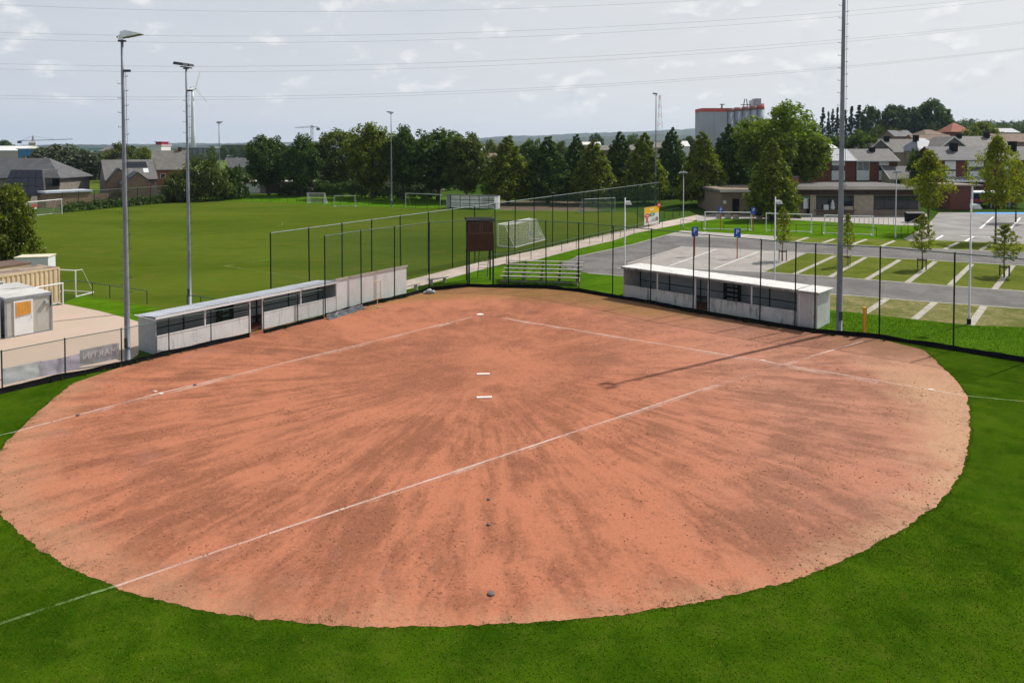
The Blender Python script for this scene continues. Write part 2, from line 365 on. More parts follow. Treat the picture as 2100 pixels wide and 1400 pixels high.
YELLOW = M('yellow_paint', (0.62, 0.33, 0.015), 0.55, 0.12, 3.0)
CREAM_PIPE = M('cream_pipe', (0.55, 0.43, 0.20), 0.6, 0.15, 6.0)
CREAM_CON = M('cream_container', (0.60, 0.46, 0.285), 0.6, 0.08, 0.6, streak=((0.30, 0.22, 0.14), 0.35))
CON_ROOF = M('stained_container_roof', (0.34, 0.27, 0.20), 0.8, 0.25, 0.7, col2=(0.13, 0.085, 0.06))
BROWN_ROOF = M('brown_roof_felt', (0.13, 0.085, 0.060), 0.85, 0.2, 0.6)
CABIN = M('cabin_panel', (0.44, 0.43, 0.385), 0.65, 0.06, 0.8, streak=((0.25, 0.24, 0.21), 0.3))
CABIN_FR = M('cabin_frame', (0.25, 0.27, 0.285), 0.6, 0.15, 2.0)
CABIN_ROOF = M('cabin_roof', (0.44, 0.43, 0.41), 0.8, 0.12, 0.7)
ORANGE = M('orange_slats', (0.72, 0.33, 0.05), 0.6, 0.10, 3.0)
BANNER = M('grey_banner', (0.34, 0.345, 0.35), 0.6, 0.10, 2.2, bump=0.5, bscale=3.5)
BANNER_P = M('mauve_banner', (0.34, 0.325, 0.36), 0.6, 0.12, 2.2, bump=0.6, bscale=3.5)
BANNER_T = M('banner_letters', (0.47, 0.48, 0.48), 0.6, 0.05, 2.0)
NET = M('white_net', (0.62, 0.62, 0.56), 0.8, 0.05, 2.0)
NET_GREY = M('grey_net', (0.30, 0.31, 0.29), 0.8, 0.05, 2.0, spec=0.1)
GOAL = M('goal_white', (0.70, 0.71, 0.70), 0.5, 0.06, 3.0)
GOAL_GREY = M('goal_aluminium', (0.42, 0.44, 0.45), 0.5, 0.10, 3.0)
SIGN_BLUE = M('sign_blue', (0.012, 0.060, 0.36), 0.45, 0.06, 4.0)
SIGN_ORANGE = M('sign_post_orange', (0.50, 0.085, 0.020), 0.55, 0.08, 4.0)
SIGN_RED = M('sign_red', (0.55, 0.05, 0.035), 0.5, 0.06, 4.0)
SIGN_GREEN = M('sign_green', (0.03, 0.26, 0.12), 0.5, 0.06, 4.0)
SIGN_YELLOW = M('sign_yellow', (0.78, 0.44, 0.02), 0.5, 0.06, 4.0)
LAMP_WHITE = M('lamp_post_white', (0.55, 0.56, 0.56), 0.5, 0.06, 2.0)
LAMP_GREY = M('lamp_post_grey', (0.36, 0.38, 0.39), 0.5, 0.08, 2.0)
RUBBER = M('white_rubber', (0.72, 0.69, 0.66), 0.6, 0.05, 8.0, col2=(0.60, 0.46, 0.40))
PLUG = M('base_plug', (0.13, 0.10, 0.095), 0.6, 0.2, 12.0)
BAG = M('grey_plastic_bag', (0.38, 0.40, 0.43), 0.4, 0.2, 9.0)
WIRE = M('power_cable', (0.30, 0.31, 0.33), 0.6, 0.1, 0.1)
GLASS = M('window_glass', (0.020, 0.026, 0.030), 0.08, 0.2, 0.8, spec=0.6)
GLASS_LT = M('curtained_glass', (0.13, 0.145, 0.14), 0.15, 0.25, 1.5, spec=0.5)
SOLAR = M('solar_panel', (0.010, 0.012, 0.020), 0.18, 0.15, 2.0, spec=0.5)
BRICK_RED = M('red_brick', (0.120, 0.038, 0.024), 0.85, 0.16, 3.0, col2=(0.155, 0.055, 0.034))
BRICK_ORANGE = M('orange_brick', (0.26, 0.115, 0.062), 0.85, 0.18, 2.5)
BRICK_BROWN = M('brown_brick', (0.185, 0.120, 0.075), 0.85, 0.2, 2.5, col2=(0.25, 0.17, 0.11))
BRICK_GREY = M('grey_brick', (0.21, 0.185, 0.16), 0.85, 0.15, 2.0)
BRICK_CREAM = M('cream_brick', (0.40, 0.34, 0.255), 0.85, 0.10, 1.5)
TILE_GREY = M('grey_roof_tiles', (0.135, 0.130, 0.125), 0.8, 0.12, 0.8)
TILE_DARK = M('dark_grey_roof_tiles', (0.090, 0.090, 0.095), 0.75, 0.14, 0.8)
TILE_TAUPE = M('taupe_roof_tiles', (0.155, 0.145, 0.13), 0.8, 0.12, 0.8)
TILE_BROWN = M('brown_roof_tiles', (0.165, 0.110, 0.080), 0.85, 0.15, 0.8)
TILE_RED = M('red_roof_tiles', (0.29, 0.100, 0.060), 0.85, 0.15, 0.8)
SLATE = M('bluish_slate', (0.20, 0.215, 0.25), 0.6, 0.12, 1.2, spec=0.35)
SLATE_DK = M('dark_blue_slate', (0.045, 0.058, 0.070), 0.6, 0.15, 1.2)
TRIM = M('white_trim', (0.68, 0.68, 0.66), 0.6, 0.05, 2.0)
PANEL_W = M('white_facade_panel', (0.60, 0.62, 0.63), 0.6, 0.05, 1.0)
FLAT_ROOF = M('flat_roof_edge', (0.48, 0.44, 0.385), 0.8, 0.08, 0.6)
CLUB_WALL = M('beige_club_wall', (0.205, 0.160, 0.115), 0.85, 0.10, 0.8)
WOOD_DARK = M('dark_wood_fence', (0.055, 0.040, 0.030), 0.9, 0.25, 2.0)
WOOD_FENCE = M('weathered_wood_fence', (0.150, 0.105, 0.075), 0.9, 0.2, 1.5)
SHED_GREEN = M('grey_green_shed', (0.155, 0.175, 0.155), 0.85, 0.12, 1.0)
SILO_GREY = M('silo_cladding', (0.36, 0.375, 0.41), 0.7, 0.06, 0.08)
SILO_BLUE = M('bluegrey_silo_cladding', (0.29, 0.32, 0.36), 0.7, 0.08, 0.08)
BAND_RED = M('red_band', (0.52, 0.075, 0.045), 0.7, 0.06, 0.1)
BAND_RUST = M('faded_red_band', (0.30, 0.14, 0.11), 0.7, 0.10, 0.1)
IND_BLUE = M('blue_cladding', (0.035, 0.17, 0.33), 0.7, 0.05, 0.1)
IND_TEAL = M('greenhouse_glass', (0.30, 0.48, 0.50), 0.5, 0.08, 0.05)
IND_BEIGE = M('beige_cladding', (0.42, 0.36, 0.31), 0.8, 0.06, 0.1)
IND_WHITE = M('white_cladding', (0.62, 0.62, 0.60), 0.7, 0.05, 0.1)
IND_DARK = M('dark_teal_cladding', (0.040, 0.065, 0.080), 0.6, 0.15, 0.1)
TURBINE = M('turbine_white', (0.62, 0.64, 0.65), 0.5, 0.04, 0.1)
CRANE = M('crane_grey', (0.30, 0.30, 0.33), 0.7, 0.1, 0.2)
MAST_RED = M('mast_red', (0.45, 0.10, 0.08), 0.7, 0.1, 0.2)
HILL = M('wooded_hill', (0.018, 0.032, 0.026), 0.95, 0.35, 0.012, col2=(0.045, 0.060, 0.040))
BARK = M('bark', (0.060, 0.050, 0.040), 0.95, 0.25, 5.0, bump=0.4, bscale=20)
BARK_LT = M('stake_wood', (0.10, 0.075, 0.055), 0.95, 0.2, 5.0)

def leaf_mat(name, a, b, trans=0.35, yellow=None, yamt=0.0, gloss=0.012, turf=False):
    m, g, bs = new_mat(name); g.n.remove(bs)
    geo = g.node('ShaderNodeNewGeometry'); rnd = geo.outputs['Random Per Island']
    n = g.noise(geo.outputs['Position'], 0.7, 3, 0.65)
    if turf: n = g.m('ADD', g.m('MULTIPLY', n, 0.6), g.m('MULTIPLY', g.noise(geo.outputs['Position'], 4.0, 4, 0.7), 0.4))
    c = g.mix(g.ramp(g.m('ADD', g.m('MULTIPLY', rnd, 0.45 if turf else 0.6), g.m('MULTIPLY', n, 1.3 if turf else 0.6)), 0.55 if turf else 0.30, 1.20 if turf else 0.85, smooth=False), a, b)
    if yellow: c = g.mix(g.m('MULTIPLY', g.ramp(g.m('ADD', rnd, g.m('MULTIPLY', n, 0.6)), 1.05, 1.35), yamt), c, yellow)
    df = g.node('ShaderNodeBsdfDiffuse'); g.put(df.inputs[0], c)
    if turf: g.put(df.inputs['Normal'], g.comb(0.0, 0.0, 1.0)); trans = 0.0      # a mown sward shades as one soft surface
    tr = g.node('ShaderNodeBsdfTranslucent'); g.put(tr.inputs[0], g.mix(1.0, c, (1.0, 1.15, 0.35), 'MULTIPLY'))
    gl = g.node('ShaderNodeBsdfGlossy'); gl.inputs['Roughness'].default_value = 0.45; g.put(gl.inputs[0], (0.9, 0.95, 1.0))
    m1 = g.node('ShaderNodeMixShader'); m1.inputs[0].default_value = trans; g.l.new(df.outputs[0], m1.inputs[1]); g.l.new(tr.outputs[0], m1.inputs[2])
    m2 = g.node('ShaderNodeMixShader'); m2.inputs[0].default_value = gloss; g.l.new(m1.outputs[0], m2.inputs[1]); g.l.new(gl.outputs[0], m2.inputs[2])
    g.l.new(m2.outputs[0], g.n['Material Output'].inputs[0])
    return m
LEAF_DARK = leaf_mat('dark_leaves', (0.020, 0.046, 0.007), (0.090, 0.145, 0.021), 0.40)
LEAF_MID = leaf_mat('mid_leaves', (0.036, 0.064, 0.004), (0.220, 0.255, 0.016), 0.45)
LEAF_OLIVE = leaf_mat('olive_leaves', (0.038, 0.060, 0.010), (0.135, 0.168, 0.028), 0.42)
LEAF_LIME = leaf_mat('lime_leaves', (0.045, 0.080, 0.008), (0.120, 0.170, 0.018), 0.42)
LEAF_BRIGHT = leaf_mat('bright_leaves', (0.060, 0.105, 0.006), (0.230, 0.285, 0.022), 0.46)
LEAF_AUTUMN = leaf_mat('turning_leaves', (0.110, 0.150, 0.006), (0.290, 0.310, 0.022), 0.48, (0.30, 0.13, 0.02), 0.6)
LEAF_GREY = leaf_mat('silvery_leaves', (0.045, 0.062, 0.030), (0.115, 0.135, 0.075), 0.30)
LEAF_BLUE = leaf_mat('bluish_far_leaves', (0.024, 0.046, 0.016), (0.085, 0.120, 0.038), 0.36)
LEAF_BUSH = leaf_mat('hedge_leaves', (0.040, 0.070, 0.004), (0.190, 0.210, 0.014), 0.45)
BLADE = leaf_mat('grass_blades', (0.019, 0.050, 0.002), (0.076, 0.128, 0.005), 0.45, (0.18, 0.18, 0.03), 0.5, gloss=0.0, turf=True)
BLADE_DRY = leaf_mat('dry_blades', (0.10, 0.11, 0.03), (0.26, 0.22, 0.10), 0.35)

def cloth_mat(name, col, trans, bump=0.4):
    m, g, bs = new_mat(name); g.n.remove(bs); p = g.pos()
    c = g.mix(g.ramp(g.noise(p, 2.2, 4, 0.6), 0.4, 0.62), tuple(k * 0.9 for k in col), tuple(min(1, k * 1.08) for k in col)); nrm = g.bump(g.noise(p, 3.5, 3, 0.6), bump, 0.05)
    df = g.node('ShaderNodeBsdfDiffuse'); g.put(df.inputs[0], c); g.put(df.inputs['Normal'], nrm); tr = g.node('ShaderNodeBsdfTranslucent'); g.put(tr.inputs[0], c); g.put(tr.inputs['Normal'], nrm)
    m1 = g.node('ShaderNodeMixShader'); m1.inputs[0].default_value = trans; g.l.new(df.outputs[0], m1.inputs[1]); g.l.new(tr.outputs[0], m1.inputs[2]); g.l.new(m1.outputs[0], g.n['Material Output'].inputs[0])
    return m
BANNER = cloth_mat('grey_banner', (0.94, 0.95, 0.96), 0.40); BANNER_P = cloth_mat('mauve_banner', (0.86, 0.82, 0.90), 0.40); BANNER_G = cloth_mat('darker_grey_banner', (0.68, 0.69, 0.70), 0.40); BANNER_T = cloth_mat('banner_letters', (0.95, 0.95, 0.94), 0.1, 0.0)
POLYCARB = cloth_mat('translucent_white_sheet', (0.70, 0.73, 0.74), 0.5, 0.0)
BITUMEN = M('bitumen_roof', (0.115, 0.110, 0.105), 0.9, 0.15, 0.5)
# ================================================================== THE SETTING
def sheet(name, pts, mat, z, kind='structure', parent=None):
    mb = MB(); mb.poly([(p[0], p[1], z) for p in pts]); o = mb.build(name, mat, parent)
    if o.data.polygons[0].normal.z < 0: o.data.flip_normals()
    if parent is None: tag(o, kind=kind)
    return o
def gp(*pix): return [G(a, b) for a, b in pix]
def ribbon(name, pts, w, mat, z, parent=None):                # a painted or laid line along points on the ground
    mb = MB(); P = [Vector((p[0], p[1], 0)) for p in pts]
    L = []; Rr = []
    for i, p in enumerate(P):
        a = P[max(0, i - 1)]; b = P[min(len(P) - 1, i + 1)]; d = (b - a).normalized(); n = Vector((-d.y, d.x, 0)) * w / 2
        L.append(p + n); Rr.append(p - n)
    vs = [(q.x, q.y, z) for q in L + Rr]; n = len(P)
    mb.add(vs, [(n + i, n + i + 1, i + 1, i) for i in range(n - 1)])
    o = mb.build(name, mat, parent)
    if parent is None: tag(o, kind='structure')
    return o
def wander(pts, step, amp, seed, closed=True):                 # resample an outline and make it ragged
    out = []; n = len(pts); rr = random.Random(seed)
    for i in range(n if closed else n - 1):
        a = Vector(pts[i][:2]); b = Vector(pts[(i + 1) % n][:2]); k = max(1, int((b - a).length / step))
        for j in range(k):
            p = a + (b - a) * (j / k)
            q = Vector((p.x * 1.3, p.y * 1.3, seed))
            out.append((p.x + amp * (mnoise.noise(q) + 0.6 * mnoise.noise(q * 4.1) + rr.uniform(-.35, .35)), p.y + amp * (mnoise.noise(q + Vector((9, 3, 1))) + 0.6 * mnoise.noise(q * 4.1 + Vector((5, 5, 5))) + rr.uniform(-.35, .35))))
    return out
def smooth_pts(pts, it=2):
    for _ in range(it):
        o = []
        for i in range(len(pts)):
            a, b = Vector(pts[i][:2]), Vector(pts[(i + 1) % len(pts)][:2])
            o += [a * .75 + b * .25, a * .25 + b * .75]
        pts = [(p.x, p.y) for p in o]
    return pts

def ground():
    ys = [-60, -20, 10, 40, 80, 105] + list(np.arange(112, 210, 7.0)) + list(np.geomspace(215, 6800, 34))
    us = np.concatenate([np.linspace(-1, 0, 14)[:-1], np.linspace(0, 1, 22)])
    vs = []; fs = []; W = len(us)
    for y in ys:
        half = max(140, abs(y) * 1.05)
        for u in us: x = u * half; vs.append((x, y, terrain(x, y)))
    for j in range(len(ys) - 1):
        for i in range(W - 1): fs.append((j * W + i, j * W + i + 1, (j + 1) * W + i + 1, (j + 1) * W + i))
    mb = MB(); mb.add(vs, fs); tag(mb.build('ground', GROUND), kind='structure')
ground()

# outfield grass, soccer pitch, park grass, clay infield
sheet('outfield_grass', [(-60, -15), (60, -15), (60, 25)] + gp((2290, 772), (2105, 742), (1955, 717), (1803, 693), (1671, 678), (1558, 661), (1334, 622), (1187, 597), (1042, 590), (958, 587), (880, 595), (741, 627), (667, 650), (433, 705), (320, 731), (134, 775), (-140, 838)) + [(-60, 20)], GRASS_OUT, 0.004)
pitch_edge = gp((90, 600), (160, 605), (300, 630), (400, 660), (560, 640), (700, 610), (831, 575), (933, 549), (1014, 530), (1119, 508), (1257, 476), (1330, 462), (1300, 436), (1020, 434), (900, 427), (740, 424), (500, 413), (420, 412), (240, 424), (60, 440), (-200, 470), (-200, 640))
sheet('soccer_pitch', pitch_edge, GRASS_PITCH, 0.004)
sheet('grass_beyond_pitch', gp((240, 423.6), (420, 411.6), (500, 412.6), (740, 423.6), (900, 426.6), (1020, 433.6), (1300, 435.6), (1295, 418), (900, 405), (560, 400), (420, 404)), GRASS_PARK, 0.006)
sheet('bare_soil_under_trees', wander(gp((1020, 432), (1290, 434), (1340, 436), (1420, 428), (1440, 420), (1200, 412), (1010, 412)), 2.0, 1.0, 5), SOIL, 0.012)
park = gp((700, 622), (831, 594), (957, 559), (1100, 532), (1300, 475), (1370, 464), (1420, 454), (1480, 447), (1890, 452), (1915, 495), (2300, 512), (2300, 800), (2105, 744), (1955, 719), (1803, 694), (1671, 679), (1334, 623), (1187, 598), (1042, 591), (958, 588), (880, 596), (741, 628))
sheet('park_grass', park, GRASS_PARK, 0.007)
sheet('fence_side_grass', gp((120, 624), (170, 606), (300, 628), (420, 650), (330, 690), (262, 655), (135, 624)), GRASS_PARK, 0.010)

clay_front = gp((150, 786), (112, 815), (80, 843), (45, 875), (18, 903), (-8, 935), (-16, 985), (-8, 1030), (15, 1066), (45, 1098), (85, 1130), (130, 1157), (180, 1182), (235, 1204), (330, 1235), (450, 1259), (620, 1280), (800, 1287), (1000, 1281), (1100, 1276), (1250, 1262), (1400, 1239), (1500, 1221), (1600, 1195), (1700, 1162), (1800, 1115), (1880, 1067), (1920, 1035), (1955, 995), (1978, 948), (1989, 895), (1988, 850), (1984, 813), (1962, 781), (1930, 750), (1893, 716))
clay_back = gp((1803, 695), (1690, 681), (1671, 676), (1558, 657), (1421, 634), (1334, 619), (1276, 609), (1256, 610), (1187, 599), (1120, 593), (1042, 591), (958, 589), (880, 597), (809, 615), (741, 630), (690, 640), (667, 646), (546, 674), (433, 701), (330, 726), (265, 747))
CLAY_OUT = wander(clay_front, 0.10, 0.075, 3, closed=False) + wander(clay_back, 0.3, 0.06, 4, closed=False)
sheet('clay_infield', CLAY_OUT, CLAY, 0.012)

# chalk on the clay
H = G(985, 645)
def chalk(name, pix, w, mat, z=0.017):
    P = gp(*pix); pts = []
    for a, b in zip(P[:-1], P[1:]):
        k = max(2, int((b - a).length / 0.5)); pts += [a + (b - a) * (j / k) for j in range(k)]
    pts.append(P[-1])
    pts = [(p.x + random.uniform(-.012, .012), p.y + random.uniform(-.012, .012)) for p in pts]
    return ribbon(name, pts, w, mat, z)
chalk('first_base_line', [(970, 650), (325, 807), (22, 888)], 0.09, CHALK)
chalk('first_base_line_dust', [(960, 654), (640, 733), (330, 809), (160, 853)], 0.42, CHALK_FAINT, 0.0145)
chalk('third_base_line', [(1030, 652), (1565, 740), (1985, 813)], 0.10, CHALK)
chalk('third_base_line_dust', [(1035, 654), (1565, 743), (1800, 785)], 0.40, CHALK_FAINT, 0.0145)
chalk('outer_boundary_line', [(235, 1203), (550, 1095), (1000, 945), (1450, 795)], 0.085, CHALK)
chalk('outer_boundary_line_end', [(1450, 795), (1560, 760), (1660, 732)], 0.085, CHALK_FAINT)
chalk('outer_boundary_line_dust', [(600, 1080), (1000, 947), (1460, 795), (1660, 733)], 0.26, CHALK_FAINT, 0.0145)
chalk('short_side_line', [(1660, 732), (1770, 700)], 0.09, CHALK)
chalk('line_on_grass', [(-80, 1306), (0, 1280), (235, 1203)], 0.10, LINE_GREEN, 0.028)
chalk('line_on_grass', [(1985, 813), (2110, 825), (2200, 834)], 0.08, LINE_GREEN, 0.028)
chalk('line_on_grass', [(22, 888), (-60, 908)], 0.08, LINE_GREEN, 0.028)
# faint marks of the soccer pitch
chalk('penalty_area_line', [(460, 545), (560, 560), (640, 572)], 0.12, LINE_PITCH, 0.009)
chalk('penalty_area_line', [(460, 545), (560, 531)], 0.12, LINE_PITCH, 0.009)
chalk('penalty_arc', [(568, 453), (580, 457), (578, 462), (566, 464)], 0.12, LINE_PITCH, 0.009)

# concrete yard by the cabins, path, plaza, roads
sheet('concrete_yard', gp((-300, 760), (40, 660), (110, 627), (135, 624), (200, 637), (262, 653), (296, 664), (283, 728), (250, 747), (134, 772), (5, 801), (-150, 837), (-300, 860)), YARD, 0.013)
sheet('footpath', gp((690, 618), (831, 576), (933, 550), (1014, 531), (1119, 509), (1257, 477), (1360, 455), (1430, 441), (1440, 444), (1420, 455), (1370, 465), (1300, 479), (1257, 494), (1186, 510), (1100, 533), (1038, 540), (957, 561), (917, 572), (831, 595), (730, 622)), PATH, 0.016)
sheet('plaza', gp((1425, 444), (1475, 437), (1560, 436), (1900, 438), (1905, 452), (1890, 463), (1840, 462), (1640, 452), (1480, 448), (1430, 455)), PAVING, 0.017)
ASPH = gp((1140, 545), (1181, 527), (1300, 501), (1363, 483), (1590, 493), (1700, 499.6), (1805, 505), (1938, 511), (2100, 517), (2400, 536), (2400, 660), (2100, 633), (1917, 620), (1817, 612), (1727, 604), (1500, 585), (1276, 566), (1205, 560))
sheet('asphalt_road', ASPH, ASPHALT, 0.011)
sheet('paved_bays', gp((1265, 551), (1401, 506), (1562, 514), (1655, 519), (1567, 558), (1400, 551)), PAVING, 0.016)
sheet('upper_paved_bays', gp((1363, 483), (1400, 473), (1600, 485), (1588, 493)), PAVING, 0.016)
sheet('car_park', gp((1917, 493), (1911, 452), (1930, 430), (2500, 428), (2500, 520), (2100, 500.5)), LOT, 0.017)
sheet('car_park_path', gp((1852, 490), (1890, 470), (1911, 452), (1917, 493), (1870, 496)), PAVING, 0.015)
# grass parking bays and the concrete strips between them
sheet('grass_parking_bays', gp((1567, 558), (1655, 519), (1776, 526.7), (1919, 535), (2077, 544), (2400, 563), (2400, 622), (2100, 597), (1933, 585), (1777, 573), (1630, 562)), GRASS_BAY, 0.016)
sheet('upper_grass_parking_bays', gp((1590, 493), (1600, 484), (1700, 488), (1850, 492), (1917, 493), (2100, 500.5), (2400, 516), (2400, 536), (2100, 517), (1938, 511), (1805, 505), (1700, 499.6)), GRASS_BAY, 0.013)
sheet('dry_grass_parking_bays', gp((1650, 596), (1727, 604), (1817, 612), (1917, 620), (2100, 633), (2400, 660), (2400, 700), (2100, 671), (1990, 667), (1875, 655), (1773, 643), (1690, 634)), GRASS_DRY, 0.0155)
strips = [((1630, 562), (1712, 525)), ((1702, 568), (1775, 528)), ((1778, 573), (1845, 533)), ((1860, 580), (1918, 536.7)), ((1948, 585), (1993, 541.7)), ((2040, 593), (2077, 545)), ((2140, 600), (2170, 551)),
          ((1633, 495), (1657, 487)), ((1688, 498), (1712, 490)), ((1747, 502), (1777, 491)), ((1808, 505), (1834, 494)), ((1938, 511), (1965, 497)), ((2010, 513), (2035, 500)), ((1773, 643), (1820, 611.7)), ((1875, 655), (1917, 620)), ((1990, 667), (2018, 628)), ((2110, 680), (2128, 637))]
for a, b in strips: ribbon('paving_strip', gp(a, b), 0.42, STRIP, 0.021)
def kerb(pix, w=0.22, z=0.022): ribbon('kerb_edging', gp(*pix), w, KERB, z)
kerb([(1286, 541), (1401, 505.5), (1562, 513.5), (1655, 518.5), (1776, 526.5), (1919, 534.5), (2077, 543.5), (2250, 553)])
kerb([(1265, 550.5), (1400, 551), (1567, 558), (1630, 562.5), (1777, 573.5), (1933, 585.5), (2100, 597.5), (2300, 614)])
kerb([(1181, 527), (1300, 501), (1363, 483), (1400, 473)], 0.16)
kerb([(1205, 560.5), (1276, 566), (1500, 585.5), (1727, 604.5), (1817, 612), (1917, 620), (2100, 633), (2300, 650)], 0.16)
kerb([(1588, 493.4), (1700, 500), (1805, 505.4), (1938, 511.4), (2100, 517.4), (2300, 530)], 0.16)
for a, b in (((1374, 545), (1470, 511)), ((1464, 552), (1555, 516.5)), ((1420, 485), (1450, 476)), ((1505, 489), (1535, 481))): ribbon('bay_line', gp(a, b), 0.11, PAINT, 0.024)
for a, b in (((2010, 469), (2037, 445)), ((2071, 470), (2092, 447)), ((1918, 492), (1934, 483)), ((1980, 495), (1996, 485)), ((2052, 496), (2060, 487)), ((1970, 484), (2060, 487)), ((2028, 456.5), (2110, 459))): ribbon('bay_line', gp(a, b), 0.28, PAINT, 0.024)
sheet('blue_painted_bay', gp((1998, 438.5), (2010, 430.5), (2400, 431), (2400, 440)), BLUE_PAINT, 0.023)
# fields far off
sheet('maize_field', gp((60, 391), (240, 391), (230, 348), (30, 348)), MAIZE, 0.02)
sheet('stubble_field', gp((395, 352), (520, 352), (520, 319), (395, 317)), STUBBLE, 0.02)

def hills(name, Y, prof, depth, seed, amp, jag):
    vs = []; fs = []; xs = np.linspace(-900, 3000, 400)
    px_ = [p[0] for p in prof]; py_ = [p[1] for p in prof]
    rr = random.Random(seed)
    for px in xs:
        y = float(np.interp(px, px_, py_)); q = at(px, y, Y)
        z = q.z + amp * mnoise.noise(Vector((px * 0.012, seed, 0))) + jag * (mnoise.noise(Vector((px * 0.11, seed, 3))) + rr.uniform(-.5, .5))
        z = max(2.0, z)
        for dy, k in ((-depth, 0.0), (-depth * .55, 0.5), (-depth * .2, 0.86), (0, 1.0), (depth * .5, 0.8), (depth, 0.0)):
            vs.append((q.x * (1 + dy / Y), Y + dy, -1 + (z + 1) * k + (jag * .8 * mnoise.noise(Vector((px * .09, dy * .01, seed))) if 0 < k < 1 else 0)))
    n = 6
    for i in range(len(xs) - 1):
        for k in range(n - 1): fs.append((i * n + k, (i + 1) * n + k, (i + 1) * n + k + 1, i * n + k + 1))
    mb = MB(); mb.add(vs, fs); o = mb.build(name, HILL, smooth=False); tag(o, kind='structure')
hills('far_hills', 5200, [(-900, 297), (0, 298), (300, 295), (560, 292), (800, 287), (1000, 282), (1150, 275), (1300, 270), (1420, 264), (1600, 258), (2100, 250), (3000, 252)], 1100, 2, 8, 4)
hills('wooded_ridge', 2600, [(-900, 301), (60, 301), (150, 297), (260, 299), (420, 297), (520, 299), (700, 299), (900, 292), (1000, 287), (1100, 290), (1230, 281), (1330, 275), (1420, 278), (1600, 275), (2100, 262), (3000, 260)], 500, 9, 4, 4.5)
# ================================================================== TREES
def leaves_mesh(name, C, rad, n_per, size, mat, seed, up=0.6, squash=0.85, aspect=0.62):
    g = np.random.default_rng(seed); C = np.asarray(C, float); rad = np.asarray(rad, float); k = len(C)
    idx = np.repeat(np.arange(k), n_per); n = len(idx)
    d = g.normal(size=(n, 3)); d /= np.linalg.norm(d, axis=1)[:, None]
    rr = rad[idx] * (0.35 + 0.65 * g.random(n) ** 0.6)
    P = C[idx] + d * rr[:, None] * np.array([1, 1, squash])
    nn = d * 0.7 + g.normal(size=(n, 3)) * 0.55 + np.array([0, 0, up]); nn /= np.linalg.norm(nn, axis=1)[:, None]
    t = np.cross(nn, g.normal(size=(n, 3))); t /= np.linalg.norm(t, axis=1)[:, None]; b = np.cross(nn, t)
    s = (size * (0.6 + 0.8 * g.random(n)))[:, None]
    V = np.empty((n, 4, 3)); V[:, 0] = P - t * s * .5; V[:, 1] = P - b * s * .5 * aspect + nn * s * .06; V[:, 2] = P + t * s * .5; V[:, 3] = P + b * s * .5 * aspect + nn * s * .06
    return quads(name, V.reshape(-1, 3), mat)
def quads(name, V, mat, m=4):
    n = len(V) // m; me = bpy.data.meshes.new(name); me.vertices.add(len(V)); me.vertices.foreach_set('co', V.astype(np.float32).ravel())
    me.loops.add(len(V)); me.loops.foreach_set('vertex_index', np.arange(len(V), dtype=np.int32))
    me.polygons.add(n); me.polygons.foreach_set('loop_start', np.arange(0, len(V), m, dtype=np.int32))
    me.update(calc_edges=True); me.validate(); me.materials.append(mat); return me

